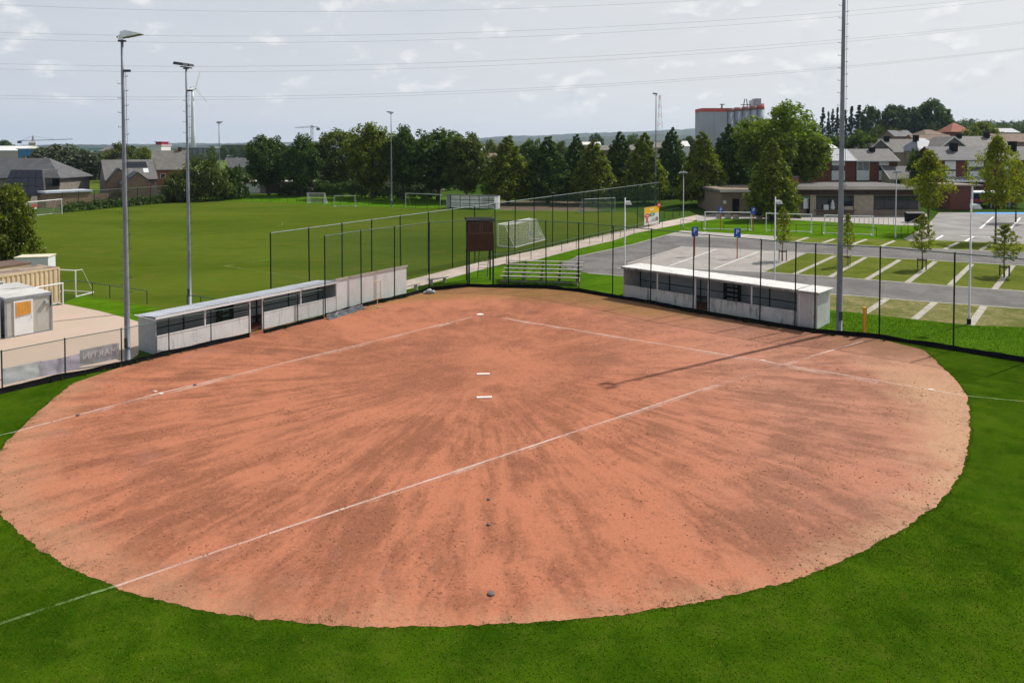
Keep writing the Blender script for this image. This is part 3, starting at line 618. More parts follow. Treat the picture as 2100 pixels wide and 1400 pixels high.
def crown_points(kind, rng, n):
    C = []; Rd = []
    if kind == 'cone':
        for i in range(n):
            t = 1 - ((i + rng.random()) / n) ** .56; prof = (1 - t) ** 0.78 * (0.72 + 0.28 * ss(0, .14, t)) + 0.015
            a = i * 2.39996 + rng.uniform(-.3, .3); q = math.sqrt(rng.uniform(.35, 1.0)); r = prof * q * 0.95 * (1 + rng.uniform(-.10, .12))
            C.append((r * math.cos(a), r * math.sin(a), 0.11 + 0.87 * t)); Rd.append(0.20 * (1 - .66 * t))
    elif kind == 'round':
        for i in range(n):
            u = rng.uniform(-1, 1); a = rng.random() * 6.283; q = rng.uniform(.45, 1.0) ** .6
            s = math.sqrt(1 - u * u); lump = 1 + .17 * math.sin(a * 2 + u * 4) + .10 * math.sin(a * 5)
            C.append((s * math.cos(a) * q * .85 * lump, s * math.sin(a) * q * .85 * lump, 0.545 + 0.40 * u * q * (1 + .08 * math.sin(a * 3)))); Rd.append(rng.uniform(.13, .21))
    elif kind == 'poplar':
        for i in range(n):
            t = rng.random(); prof = (0.35 + 0.65 * math.sin(math.pi * min(1, t * .85 + .12))) * (1 - ss(.75, 1.05, t) * .8)
            a = rng.random() * 6.283; r = prof * math.sqrt(rng.random()) * .85
            C.append((r * math.cos(a), r * math.sin(a), .06 + .92 * t)); Rd.append(.20)
    elif kind == 'broad':
        lobes = [(math.cos(k * 2.4) * rng.uniform(.30, .82), math.sin(k * 2.4) * rng.uniform(.30, .82), rng.uniform(.34, .84)) for k in range(17)] + [(0, 0, .8), (.1, 0, .55)]
        for i in range(n):
            l = lobes[i % len(lobes)]; u = rng.uniform(-1, 1); a = rng.random() * 6.283; q = rng.uniform(.3, 1) ** .5; s = math.sqrt(1 - u * u); R_ = .28
            C.append((l[0] + s * math.cos(a) * q * R_, l[1] + s * math.sin(a) * q * R_, l[2] + u * q * R_ * .52)); Rd.append(rng.uniform(.09, .14))
    elif kind == 'loose':                           # a young street tree, upright, leaf in tiers
        for i in range(n):
            t = rng.random() ** 1.1; prof = (math.sin(math.pi * (t * .84 + .12)) ** 1.1) * (1 - .55 * ss(.35, 1, t)) * 1.1; a = i * 2.39996 + rng.uniform(-.5, .5)
            r = prof * rng.uniform(.1, 1.0) * .95; C.append((r * math.cos(a), r * math.sin(a), (.35 + .62 * t + .05 * r))); Rd.append(rng.uniform(.13, .22))
    elif kind == 'oval':                            # a slim young crown
        for i in range(n):
            t = (i + rng.random()) / n; prof = math.sin(math.pi * (t * .86 + .10)) ** .8 * (1 - .45 * t) * 1.25; a = i * 2.39996; r = prof * math.sqrt(rng.random()) * .8 * rng.uniform(.75, 1.2)
            C.append((r * math.cos(a), r * math.sin(a), .34 + .64 * t)); Rd.append(.26 * (1 - .5 * t))
    elif kind == 'bush':
        for i in range(n):
            u = rng.uniform(-.1, 1); a = rng.random() * 6.283; q = rng.uniform(.4, 1) ** .5; s = math.sqrt(max(0, 1 - u * u)); lump = 1 + .2 * math.sin(a * 3 + u * 3)
            C.append((s * math.cos(a) * q * .88 * lump, s * math.sin(a) * q * .88 * lump, .10 + .82 * max(u, 0) * q + rng.uniform(0, .12))); Rd.append(rng.uniform(.14, .22))
    return C, Rd
def make_tree(kind, seed, mat, Hh, W, n_clump, n_leaf, size, trunk_r=None, bark=BARK, trunk_to=None):
    """returns (trunk mesh, crown mesh); Hh height, W half width in metres"""
    rng = random.Random(seed); C, Rd = crown_points(kind, rng, n_clump)
    Cw = [(c[0] * W, c[1] * W, c[2] * Hh) for c in C]; Rw = [r * W for r in Rd]
    crown = leaves_mesh('crown', Cw, Rw, n_leaf, size, mat, seed)
    tr = trunk_r or Hh * 0.022; mb = MB(); top = trunk_to or {'cone': .9, 'round': .7, 'poplar': .9, 'broad': .6, 'loose': .9, 'oval': .9, 'bush': .5}[kind]
    pts = []; rs = []
    for i in range(7):
        t = i / 6; pts.append(Vector((math.sin(seed + t * 3) * .02 * Hh * t, math.cos(seed * 2 + t * 4) * .02 * Hh * t, t * top * Hh))); rs.append(tr * (1.25 if i == 0 else 1) * (1 - .86 * t))
    mb.path(pts, rs, 8)
    for c in rng.sample(Cw, min(len(Cw), 26 if kind != 'bush' else 14)):
        t = min(.95, max(.12, (c[2] / Hh - (.12 if kind != 'broad' else .25)) / top)); i = min(5, int(t * 6)); s = pts[i].lerp(pts[i + 1], t * 6 - i)
        c = Vector(c); mid = (s + c) / 2 + Vector((0, 0, .03 * Hh)); r0 = max(.012, tr * .42 * (1 - .7 * t))
        mb.path([s, mid, c], [r0, r0 * .6, r0 * .2], 5)
    return mb.mesh('trunk', bark), crown
PROTO = {}
def proto(key, *a, **k): PROTO[key] = (a[0], a[3], a[4]) + make_tree(*a, **k)
for i in range(4): proto(f'cone{i}', 'cone', 11 + i, (LEAF_MID, LEAF_DARK, LEAF_MID, LEAF_DARK)[i], 11.0, 4.2, 260, 56, 0.34)
for i in range(4): proto(f'round{i}', 'round', 31 + i, (LEAF_DARK, LEAF_MID, LEAF_OLIVE, LEAF_DARK)[i], 12.0, 5.0, 210, 62, 0.42)
proto('olive', 'round', 41, LEAF_OLIVE, 13.0, 5.0, 170, 62, 0.44)
proto('lime', 'round', 42, LEAF_LIME, 9.0, 4.5, 130, 55, 0.42)
proto('grey', 'bush', 43, LEAF_GREY, 6.0, 6.0, 170, 55, 0.60)
for i in range(2): proto(f'pop{i}', 'poplar', 51 + i, LEAF_BLUE, 20.0, 1.8, 110, 45, 0.75)
proto('broad', 'broad', 61, LEAF_BRIGHT, 13.5, 8.0, 460, 62, 0.40, trunk_r=.42)
for i in range(3): proto(f'far{i}', 'round', 71 + i, (LEAF_BLUE, LEAF_DARK, LEAF_BLUE)[i], 20.0, 8.0, 170, 45, 0.95)
for i in range(2): proto(f'street{i}', 'loose', 81 + i, LEAF_AUTUMN, 9.5, 3.2, 150, 38, 0.26, trunk_r=.11)
for i in range(2): proto(f'sapling{i}', 'oval', 91 + i, LEAF_AUTUMN, 4.6, 0.85, 72, 22, 0.14, trunk_r=.035)
proto('bush0', 'bush', 95, LEAF_BUSH, 5.0, 3.2, 200, 80, 0.26)
proto('bush1', 'bush', 96, LEAF_OLIVE, 4.5, 4.0, 150, 60, 0.36)
proto('bush2', 'bush', 97, LEAF_DARK, 3.0, 3.0, 110, 50, 0.36)
proto('shrub', 'bush', 98, LEAF_BRIGHT, 1.2, 1.2, 60, 50, 0.16)

def tree(key, loc, Hh, W, label, cat='tree', name='tree', group=None, rz=None):
    kind, h0, w0, tm, cm = PROTO[key]
    o = thing(name, label, cat, loc, random.uniform(0, 6.28) if rz is None else rz, group)
    o.scale = (W / w0, W / w0, Hh / h0)
    link('trunk', tm, o); link('crown', cm, o); return o
def tree_px(key, px, top, base, hw, label, Y=None, z0=None, **k):
    """crown centre column px, top and base rows, half width in pixels"""
    if Y is None: b = G(px, base); Y = b.y
    z = terrain((px - 1050) / FPX * Y, Y) if z0 is None else z0
    t = at(px, top, Y); return tree(key, (t.x, Y, z), t.z - z, hw * 1.08 * Y / FPX, label, **k)

ROW = 'row of trees behind the soccer pitch'
tree_px('round0', 550, 270, 401, 50, 'dark round tree at the left end of the tree row, beside the pitch corner', group=ROW, name='broadleaf_tree')
tree_px('round3', 618, 272, 403, 38, 'narrow dark tree second from the left end of the tree row', group=ROW, name='broadleaf_tree')
tree_px('olive', 690, 256, 398, 62, 'tall olive green tree third from the left in the tree row', group=ROW, name='broadleaf_tree')
tree_px('round1', 762, 247, 407, 60, 'tallest dark leafy tree in the row, just left of a thin floodlight mast', group=ROW, name='broadleaf_tree')
tree_px('round3', 826, 254, 409, 42, 'dark tree directly behind the thin floodlight mast in the row', group=ROW, name='broadleaf_tree')
tree_px('round0', 898, 256, 411, 76, 'broad round tree with a thick bare trunk left of the soccer shelter', group=ROW, name='broadleaf_tree')
tree_px('round2', 957, 266, 415, 50, 'olive tinted tree directly behind the soccer team shelter', group=ROW, name='broadleaf_tree')
tree_px('cone0', 1042, 274, 418, 58, 'first conical tree right of the soccer team shelter', group=ROW, name='conical_tree')
tree_px('cone1', 1124, 276, 418, 58, 'second conical tree right of the soccer team shelter', group=ROW, name='conical_tree')
tree_px('cone3', 1182, 274, 409, 44, 'conical tree set back between the second and third front conical trees', group=ROW, name='conical_tree')
tree_px('cone2', 1217, 284, 420, 56, 'third front conical tree, right behind the grey junior goal', group=ROW, name='conical_tree')
tree_px('cone1', 1272, 266, 410, 46, 'conical tree set back, two trees left of the floodlight by the banner', group=ROW, name='conical_tree')
tree_px('cone0', 1322, 268, 421, 52, 'conical tree immediately left of the floodlight by the colourful banner', group=ROW, name='conical_tree')
tree_px('cone3', 1378, 260, 411, 46, 'conical tree set back, just right of the floodlight by the banner', group=ROW, name='conical_tree')
tree_px('cone2', 1442, 266, 427, 56, 'right-hand front conical tree, at the head of the footpath', group=ROW, name='conical_tree')
tree_px('cone1', 1497, 250, 414, 50, 'dark conical tree just left of the huge bright green tree', group=ROW, name='conical_tree')
tree_px('lime', 1092, 280, 400, 36, 'lime green tree peeping up behind the first two conical trees', Y=190, name='broadleaf_tree')
tree_px('broad', 1606, 210, 400, 112, 'huge bright green spreading tree behind the club house', Y=132, name='spreading_tree', rz=0.6)
tree_px('cone0', 1585, 280, 444, 56, 'green conical tree standing in front of the club house doors', Y=106, name='conical_tree')
tree_px('street0', 1907, 310, 479, 54, 'leafy street tree right of the two black bins', name='street_tree')
tree_px('street1', 2046, 276, 496, 51, 'tall leafy street tree in the car park near the right edge', name='street_tree')
tree_px('street0', 2086, 330, 456, 40, 'car park tree at the right edge behind the tall street tree', name='street_tree')
SAP = 'staked saplings in the grass parking bays'
SAPL = []
for k, (px, top, base, hw, lab) in enumerate(((1606, 424, 535, 22, 'staked sapling at the left end of the parking rows, beside the white lamp post'), (1739, 438, 546, 16, 'slender staked sapling just right of the big floodlight mast'),
        (1893, 438, 553, 26, 'staked sapling with reddish top in front of the street tree by the bins'), (2062, 458, 567, 32, 'staked sapling at the right edge, in front of the tallest street tree'))):
    o = tree_px(f'sapling{k % 2}', px, top, base, hw, lab, name='sapling', group=SAP); SAPL.append(o)
    mb = MB(); sx = o.scale[0]
    for a in range(3):
        ca = a * 2.09 + .4; mb.tube((.38 * math.cos(ca) / sx, .38 * math.sin(ca) / sx, 0), (.38 * math.cos(ca) / sx, .38 * math.sin(ca) / sx, .95), .035, .035, 6)
    for a in range(3):
        c0, c1 = a * 2.09 + .4, (a + 1) * 2.09 + .4; mb.bar((.38 * math.cos(c0) / sx, .38 * math.sin(c0) / sx, .8), (.38 * math.cos(c1) / sx, .38 * math.sin(c1) / sx, .8), .03, .09)
    mb.build('stake_frame', BARK_LT, o)
tree_px('bush0', 8, 372, 531, 56, 'bright green bush behind the containers at the left edge', name='bush', cat='bush')
tree_px('bush0', -60, 380, 536, 70, 'bush cut off by the left picture edge, behind the containers', name='bush', cat='bush')
tree_px('grey', 132, 300, 358, 74, 'large silvery willow thicket behind the solar roof house', Y=240, name='willow_thicket', cat='thicket')
tree_px('round2', 250, 290, 340, 34, 'silvery green tree above the long grey roofed house', Y=230, name='broadleaf_tree')
tree_px('round1', 290, 298, 340, 26, 'dark green tree left of the tall house with red chimney', Y=240, name='broadleaf_tree')
tree_px('bush1', 420, 322, 411, 48, 'yellowish green tree between the second floodlight and the small far mast', Y=146, name='broadleaf_tree')
tree_px('bush1', 368, 352, 410, 34, 'leafy shrub beside the green garden shed', Y=143, name='garden_shrub', cat='shrub')
tree_px('bush2', 478, 342, 408, 32, 'garden shrub left of the dark tree row, near the far mast', Y=152, name='garden_shrub', cat='shrub')
tree_px('round1', 205, 310, 335, 18, 'small tree at the right end of the willow thicket', Y=260, name='broadleaf_tree')
tree_px('far1', 8, 286, 318, 22, 'dark round tree on the horizon at the left edge', Y=500, name='horizon_tree')
for k, px in enumerate((434, 458, 480, 500, 516)):
    tree_px('lime', px, 297, 322, 10, ['leftmost of the small pale trees in front of the dark far factory', 'second small pale tree from the left in front of the dark far factory', 'third small pale tree in front of the dark far factory', 'fourth small pale tree in front of the dark far factory', 'rightmost small pale tree in front of the dark far factory'][k], Y=560, name='factory_tree', group='small trees in front of the far factory')
# right-hand background
PG = 'lombardy poplars on the skyline'
for k, (px, top, hw) in enumerate(((1688, 219, 6), (1699, 228, 4.5), (1708, 222, 5), (1718, 219, 5), (1734, 224, 5), (1747, 217, 7), (1762, 214, 9))):
    tree_px(f'pop{k % 2}', px, top, 290, hw, ['leftmost', 'second', 'third', 'fourth, touching the big mast', 'fifth, just right of the big mast', 'sixth', 'rightmost and widest'][k] + ' of the lombardy poplars on the skyline', Y=360, name='poplar', group=PG)
for k, (px, top, hw, key, lab) in enumerate(((1786, 214, 24, 'far1', 'open crowned skyline tree beside the rightmost poplar'), (1832, 210, 34, 'far0', 'left of the two great dark skyline trees'), (1868, 212, 30, 'far2', 'dark skyline tree between the two tallest ones'), (1912, 200, 38, 'far1', 'tallest and loosest of the great skyline trees'), (1944, 230, 14, 'far0', 'small skyline tree at the right foot of the tallest one'))):
    tree_px(key, px, top, 290, hw, lab, Y=330, name='skyline_tree')
tree_px('lime', 1762, 264, 320, 34, 'bright green round tree right of the big mast above the roofs', Y=178, name='broadleaf_tree')
tree_px('round1', 2016, 246, 310, 38, 'bright green round tree behind the roofs at upper right', Y=225, name='broadleaf_tree')
tree_px('bush1', 1835, 268, 300, 30, 'brownish green garden tree behind the front roofs below the skyline trees', Y=240, name='garden_tree')
tree_px('bush1', 1800, 262, 300, 30, 'dark garden tree right of the bright round one', Y=250, name='garden_tree')
tree_px('bush2', 1716, 280, 310, 26, 'dark shrubbery under the poplars beside the big mast', Y=220, name='garden_shrub', cat='shrub')
tree_px('grey', 1912, 256, 290, 14, 'pale shrub in front of the tallest skyline tree', Y=260, name='garden_shrub', cat='shrub')
tree_px('lime', 1879, 300, 345, 16, 'bright shrub between the terrace gable and the street tree', Y=146, name='garden_shrub', cat='shrub')
tree_px('round1', 1005, 283, 330, 14, 'small dark tree among the distant roofs, left', Y=330, name='far_tree')
tree_px('round3', 1222, 272, 330, 18, 'rounded tree among distant roofs, right of centre', Y=420, name='far_tree')
tree_px('round2', 1150, 286, 330, 22, 'olive tree among distant roofs between the conical trees', Y=260, name='far_tree')
tree_px('lime', 1300, 272, 330, 24, 'pale olive tree among distant roofs near the lattice mast', Y=300, name='far_tree')
tree_px('round0', 1412, 276, 330, 16, 'distant tree left of the silo block', Y=380, name='far_tree')

def far_wood(name, label, spots, seed, size=1.5, n=130):
    rng = random.Random(seed); C = []; Rd = []
    for (x, y, z, h, r) in spots:
        for _ in range(7):
            a = rng.random() * 6.28; q = rng.random() ** .5 * r * .6
            C.append((x + q * math.cos(a), y + q * math.sin(a), z + h * rng.uniform(.35, .85))); Rd.append(r * rng.uniform(.35, .6))
        C.append((x, y, z + h * .25)); Rd.append(r * .7)
    me = leaves_mesh(name, C, Rd, n // 8, size, LEAF_BLUE, seed, squash=.9)
    o = link(name, me); tag(o, label, 'wood', kind='stuff')
rw = random.Random(5); sp = []
for i in range(260):                                     # wooded slope at the upper right
    px = rw.uniform(1930, 2240); Y = rw.uniform(380, 700); x = (px - 1050) / FPX * Y
    zt = at(px, np.interp(px, [1930, 1960, 1990, 2050, 2100, 2240], [262, 243, 240, 245, 242, 238]) + (700 - Y) * .035 + rw.uniform(0, 5), Y).z; h = rw.uniform(9, 14); sp.append((x, Y, max(terrain(x, Y), zt - h), h, rw.uniform(4, 6.5)))
far_wood('wooded_slope', 'dark wooded slope closing the view at upper right', sp, 3)
sp = []
for i in range(330):                                     # hedges and copses across the plain
    px = rw.uniform(-60, 1480); Y = rw.choice([700, 850, 1000, 1300, 1600]) * rw.uniform(.92, 1.08); x = (px - 1050) / FPX * Y; h = rw.uniform(6, 12)
    sp.append((x, Y, terrain(x, Y), h, rw.uniform(5, 9)))
far_wood('distant_copses', 'scattered distant copses and hedges across the plain', sp, 4, size=2.6, n=90)
sp = []
for i in range(260):                                     # garden greenery among the roofs
    px = rw.uniform(960, 1720); Y = rw.uniform(200, 480); x = (px - 1050) / FPX * Y; h = rw.uniform(3, 7)
    sp.append((x, Y, terrain(x, Y), h, rw.uniform(2.5, 4)))
far_wood('garden_greenery', 'low garden greenery among the distant roofs', sp, 6, size=1.0, n=110)
sp = []
for i in range(220):
    px = rw.uniform(1640, 2200); Y = rw.uniform(200, 330); x = (px - 1050) / FPX * Y; h = rw.uniform(3, 6.5)
    sp.append((x, Y, terrain(x, Y), h, rw.uniform(2.5, 4)))
far_wood('hillside_greenery', 'low greenery between the houses on the right-hand slope', sp, 8, size=.9, n=110)
sp = []
for i in range(170):
    px = rw.uniform(515, 1000); Y = rw.uniform(176, 235); x = (px - 1050) / FPX * Y; h = rw.uniform(4.5, 8)
    sp.append((x, Y, 0, h, rw.uniform(2.2, 3.6)))
far_wood('garden_thicket', 'dark garden thicket seen through the gaps of the tree row', sp, 12, size=.8, n=120)
# ================================================================== DUGOUTS, FENCES AND THE BALL FIELD
def corrugated(w, d, z0, z1, pitch=0.19, amp=0.022, t=0.012):
    """sheet w along x, d along y from height z0 (y=0) to z1 (y=d), ridges run along y"""
    mb = MB(); prof = []; x = 0.0
    while x < w - 1e-6:
        for fx, fz in ((0, 0), (.15, 1), (.5, 1), (.65, 0)):
            if x + fx * pitch <= w: prof.append((x + fx * pitch, fz * amp))
        x += pitch
    prof.append((w, 0)); n = len(prof)
    top = [(a, 0, z0 + b) for a, b in prof] + [(a, d, z1 + b) for a, b in prof]; bot = [(a, y, z - t) for a, y, z in top]
    mb.add(top, [(i, i + 1, n + i + 1, n + i) for i in range(n - 1)])
    mb.add(bot, [(n + i, n + i + 1, i + 1, i) for i in range(n - 1)])
    m = len(mb.v) // 2
    mb.f += [(m + i, m + i + 1, i + 1, i) for i in range(n - 1)] + [(n + i, n + i + 1, m + n + i + 1, m + n + i) for i in range(n - 1)]
    return mb

def dugout(name, label, A, d, L, depth, hf, hb, wall_h, door, white_posts, shelf, m_wall, m_roof, m_end, m_back, m_fascia, right_block=None):
    """front along local x from A in direction d; +y is away from the field"""
    t = thing(name, label, 'dugout', (A[0], A[1], 0), math.atan2(d[1], d[0]))
    x1 = right_block[0] if right_block else L                                     # end of the open part
    # floor, back wall, end walls
    MB().box(0.05, 0.05, 0.015, x1, depth - .05, 0.07).build('floor', REDFLOOR, t)
    MB().box(0, depth - .06, 0, x1, depth, hb - .05).build('back_wall', m_back, t)
    e = MB(); e.prism([(0, 0, 0), (0, depth - .063, 0), (0, depth - .063, hb - .05), (0, 0, hf - .05)], (0.05, 0, 0)); e.build('end_wall', m_end, t)
    if not right_block:
        e = MB(); e.prism([(L - .05, 0, 0), (L - .05, depth - .063, 0), (L - .05, depth - .063, hb - .05), (L - .05, 0, hf - .05)], (0.05, 0, 0)); e.build('end_wall', m_end, t)
    # front boards, each panel its own piece
    def panels(a, b):
        n = max(1, round((b - a) / 1.15)); w = (b - a) / n
        for i in range(n): MB().box(a + i * w + .006, -.03, 0.0, a + (i + 1) * w - .006, .012, wall_h + random.uniform(-.008, .008)).build('front_panel', m_wall, t)
        MB().box(a, -.045, wall_h + .012, b, .03, wall_h + .06).build('top_rail', m_wall, t)
    panels(0.052, door[0] - .06); panels(door[1] + .06, x1 - .02)
    for x in white_posts: MB().box(x - .04, -.03, wall_h + .061, x + .04, .05, hf - .12).build('post', WHITE_CLEAN, t)
    for x in door: MB().box(x - .045, -.04, 0, x + .045, .05, hf - .12).build('door_post', WHITE_CLEAN, t)
    MB().box(.052, -.02, hf - .118, x1, .04, hf - .06).build('front_beam', GREEN_RAIL if m_roof is ROOF_GALV else FASCIA, t)
    # dark green frame inside
    n = 5
    for i in range(n + 1):
        x = .12 + (x1 - .24) * i / n; MB().box(x - .03, depth - .13, .07, x + .03, depth - .063, hb - .08).build('frame_post', GREEN_POST, t)
    for z in (.95, ): MB().box(.1, depth - .17, z, x1 - .1, depth - .131, z + .05).build('frame_rail', GREEN_POST, t)
    # players' bench: boards on brackets
    for k in range(3): MB().box(.2, depth - .60 + k * .15, .47, door[0] - .2, depth - .60 + k * .15 + .12, .50).build('bench_board', WOOD_DARK, t)
    for k in range(3): MB().box(door[1] + .2, depth - .60 + k * .15, .47, x1 - .2, depth - .60 + k * .15 + .12, .50).build('bench_board', WOOD_DARK, t)
    # black kit shelf
    s = thing('shelf_dummy', '', '') if False else None
    a, b = shelf; sh = MB().box(a, depth - .50, .55, a + .10, depth - .18, hb - .12).build('kit_shelf', BLACK, t)
    MB().box(b - .10, depth - .50, .55, b, depth - .18, hb - .12).build('side', BLACK, sh)
    for z in (.75, 1.05, 1.35, 1.62): MB().box(a + .10, depth - .49, z, b - .10, depth - .18, z + .06).build('shelf', BLACK, sh)
    # roof in sheets
    W = 1.045; nsh = int(math.ceil((x1 + .15) / W)); slope = (hb - hf) / depth; ov = .16
    me = corrugated(W - .004, depth + ov * 2, hf - slope * ov, hb + slope * ov).mesh('roof_sheet', m_roof)
    for i in range(nsh):
        if i == nsh - 1:
            ww = x1 + .15 - i * W - .08
            if ww < .1: continue
            corrugated(ww, depth + ov * 2, hf - slope * ov, hb + slope * ov).build('roof_sheet', m_roof, t, loc=(-.08 + i * W, -ov, .005 if i % 2 else 0))
        else: link('roof_sheet', me, t, (-.08 + i * W, -ov, .005 if i % 2 else 0))
    MB().box(-.09, -ov - .04, hf - .13, x1 + .05, -ov - .005, hf - .012).build('fascia', m_fascia, t)
    MB().box(-.12, -ov, hf - .13, -.082, depth + ov, hf - .012 if hb >= hf else hb - .015).build('verge_board', m_fascia, t)
    return t

WHITE_SHED = M('clean_white_boards', (0.84, 0.84, 0.82), 0.7, 0.03, 1.2, streak=((0.45, 0.45, 0.42), 0.3))
# left dugout with the white store at its far end
A1 = G(320, 728); B1 = G(832, 603.5); d1 = (B1 - A1).normalized(); L1 = (B1 - A1).length
s1 = lambda px: along(px, A1, d1)
ldug = dugout('dugout', 'long dugout left of the infield with grey sheet roof and blue-grey end', A1, d1, s1(689), 1.75, 2.02, 1.86, 0.92, (s1(512), s1(539)), [s1(421), s1(617)], (s1(476), s1(506)), WHITE, ROOF_GALV, BLUEGREY, GREY_WALL, WHITE_CLEAN)
st = thing('store_shed', 'low white windowless store shed joined to the end of the left dugout', 'shed', (A1.x + d1.x * (s1(689) + .02), A1.y + d1.y * (s1(689) + .02), 0), math.atan2(d1.y, d1.x))
Ls = L1 - s1(689); n = 6; w = Ls / n
MB().prism([(.02, .02, 0), (.02, 1.8, 0), (.02, 1.8, 1.58), (.02, .02, 2.02)], (Ls - .04, 0, 0)).build('core', GREY_WALL, st)
for i in range(n): MB().box(i * w + .006, -.03, .0, (i + 1) * w - .006, .018, 2.04).build('wall_panel', WHITE_SHED, st)
MB().prism([(Ls - .018, -.03, 0), (Ls - .018, 1.82, 0), (Ls - .018, 1.82, 1.58), (Ls - .018, -.03, 2.02)], (.048, 0, 0)).build('end_panel', WHITE, st)
MB().prism([(-.05, -.08, 2.045), (-.05, 1.9, 1.58), (-.05, 1.9, 1.68), (-.05, -.08, 2.19)], (Ls + .18, 0, 0)).build('roof_slab', M('stained_roof_edge', (0.56, 0.53, 0.47), .8, .1, 1.0, streak=((0.42, 0.27, 0.08), .6)), st)

# right dugout with the door block at its near end
A2 = G(1278, 608.5); B2 = G(1674, 675.5); d2 = (B2 - A2).normalized(); L2 = (B2 - A2).length
s2 = lambda px: along(px, A2, d2)
rdug = dugout('dugout', 'dugout right of the infield with white sheet roof and a white door', A2, d2, L2, 2.2, 2.22, 2.16, 0.86, (s2(1426), s2(1453)), [s2(1348), s2(1541)], (s2(1459), s2(1491)), WHITE_OLD, ROOF_WHITE, WHITE_OLD, BLUEGREY, FASCIA, right_block=(s2(1634),))
xb = s2(1634)
MB().box(xb + .01, .0, 0, L2, 2.2, 2.10).build('door_block', WHITE_OLD, rdug)
dr = MB().box(s2(1640), -.05, .06, s2(1666), -.004, 1.96).build('door', M('lilac_white_door', (0.56, 0.54, 0.55), .6, .06, 1.5, streak=((.2, .19, .17), .4)), rdug)
MB().box(s2(1640) - .05, -.035, .0, s2(1640) - .002, -.002, 2.02).build('frame_jamb', WHITE_CLEAN, dr)
MB().box(s2(1666) + .002, -.035, .0, s2(1666) + .05, -.002, 2.02).build('frame_jamb', WHITE_CLEAN, dr)
MB().box(s2(1640) - .05, -.036, 1.975, s2(1666) + .05, -.003, 2.03).build('frame_head', WHITE_CLEAN, dr)
MB().tube((s2(1664), -.10, 1.0), (s2(1664), -.05, 1.0), .02).tube((s2(1664), -.10, 1.0), (s2(1664) - .12, -.10, 1.0), .012).build('handle', STEEL, dr)
corrugated(L2 - xb + .18, 2.52, 2.215, 2.165).build('roof_sheet', ROOF_WHITE, rdug, loc=(xb + .02, -.16, .012))
MB().box(xb + .055, -.2, 2.10, L2 + .2, -.166, 2.2).build('fascia', FASCIA, rdug)
MB().prism([(L2 + .002, .02, 0), (L2 + .002, 2.18, 0), (L2 + .002, 2.18, 2.10), (L2 + .002, .02, 2.10)], (.035, 0, 0)).build('end_panel', M('pale_end_wall', (0.60, 0.62, 0.60), .7, .06, 1.0, streak=((.25, .28, .2), .35)), rdug)

# ---- chain-link fences
def wires(mb, P, Q, h0, h1, z0, s, r):
    P = Vector((P[0], P[1], 0)); Q = Vector((Q[0], Q[1], 0)); L = (Q - P).length; u = (Q - P) / L; nrm = Vector((-u.y, u.x, 0)); Hh = max(h0, h1)
    hh = lambda x: h0 + (h1 - h0) * x / L
    V = []
    for sgn in (1, -1):
        k = -Hh if sgn > 0 else 0
        while k < (L if sgn > 0 else L + Hh):
            x0, x1 = k, k + sgn * Hh; a, za = x0, z0; b, zb = x1, z0 + Hh
            if b > L: zb -= (b - L); b = L
            if b < 0: zb -= (0 - b); b = 0
            if a < 0: za += (0 - a); a = 0
            if a > L: za += (a - L); a = L
            zb = min(zb, hh(b)); 
            if abs(b - a) > .02 and zb > za: b = a + sgn * (zb - za); V.append((P + u * a + Vector((0, 0, za)), P + u * min(max(b, 0), L) + Vector((0, 0, zb))))
            k += s
    for a, b in V: mb.tube(a, b, r, r, 3, cap=False)
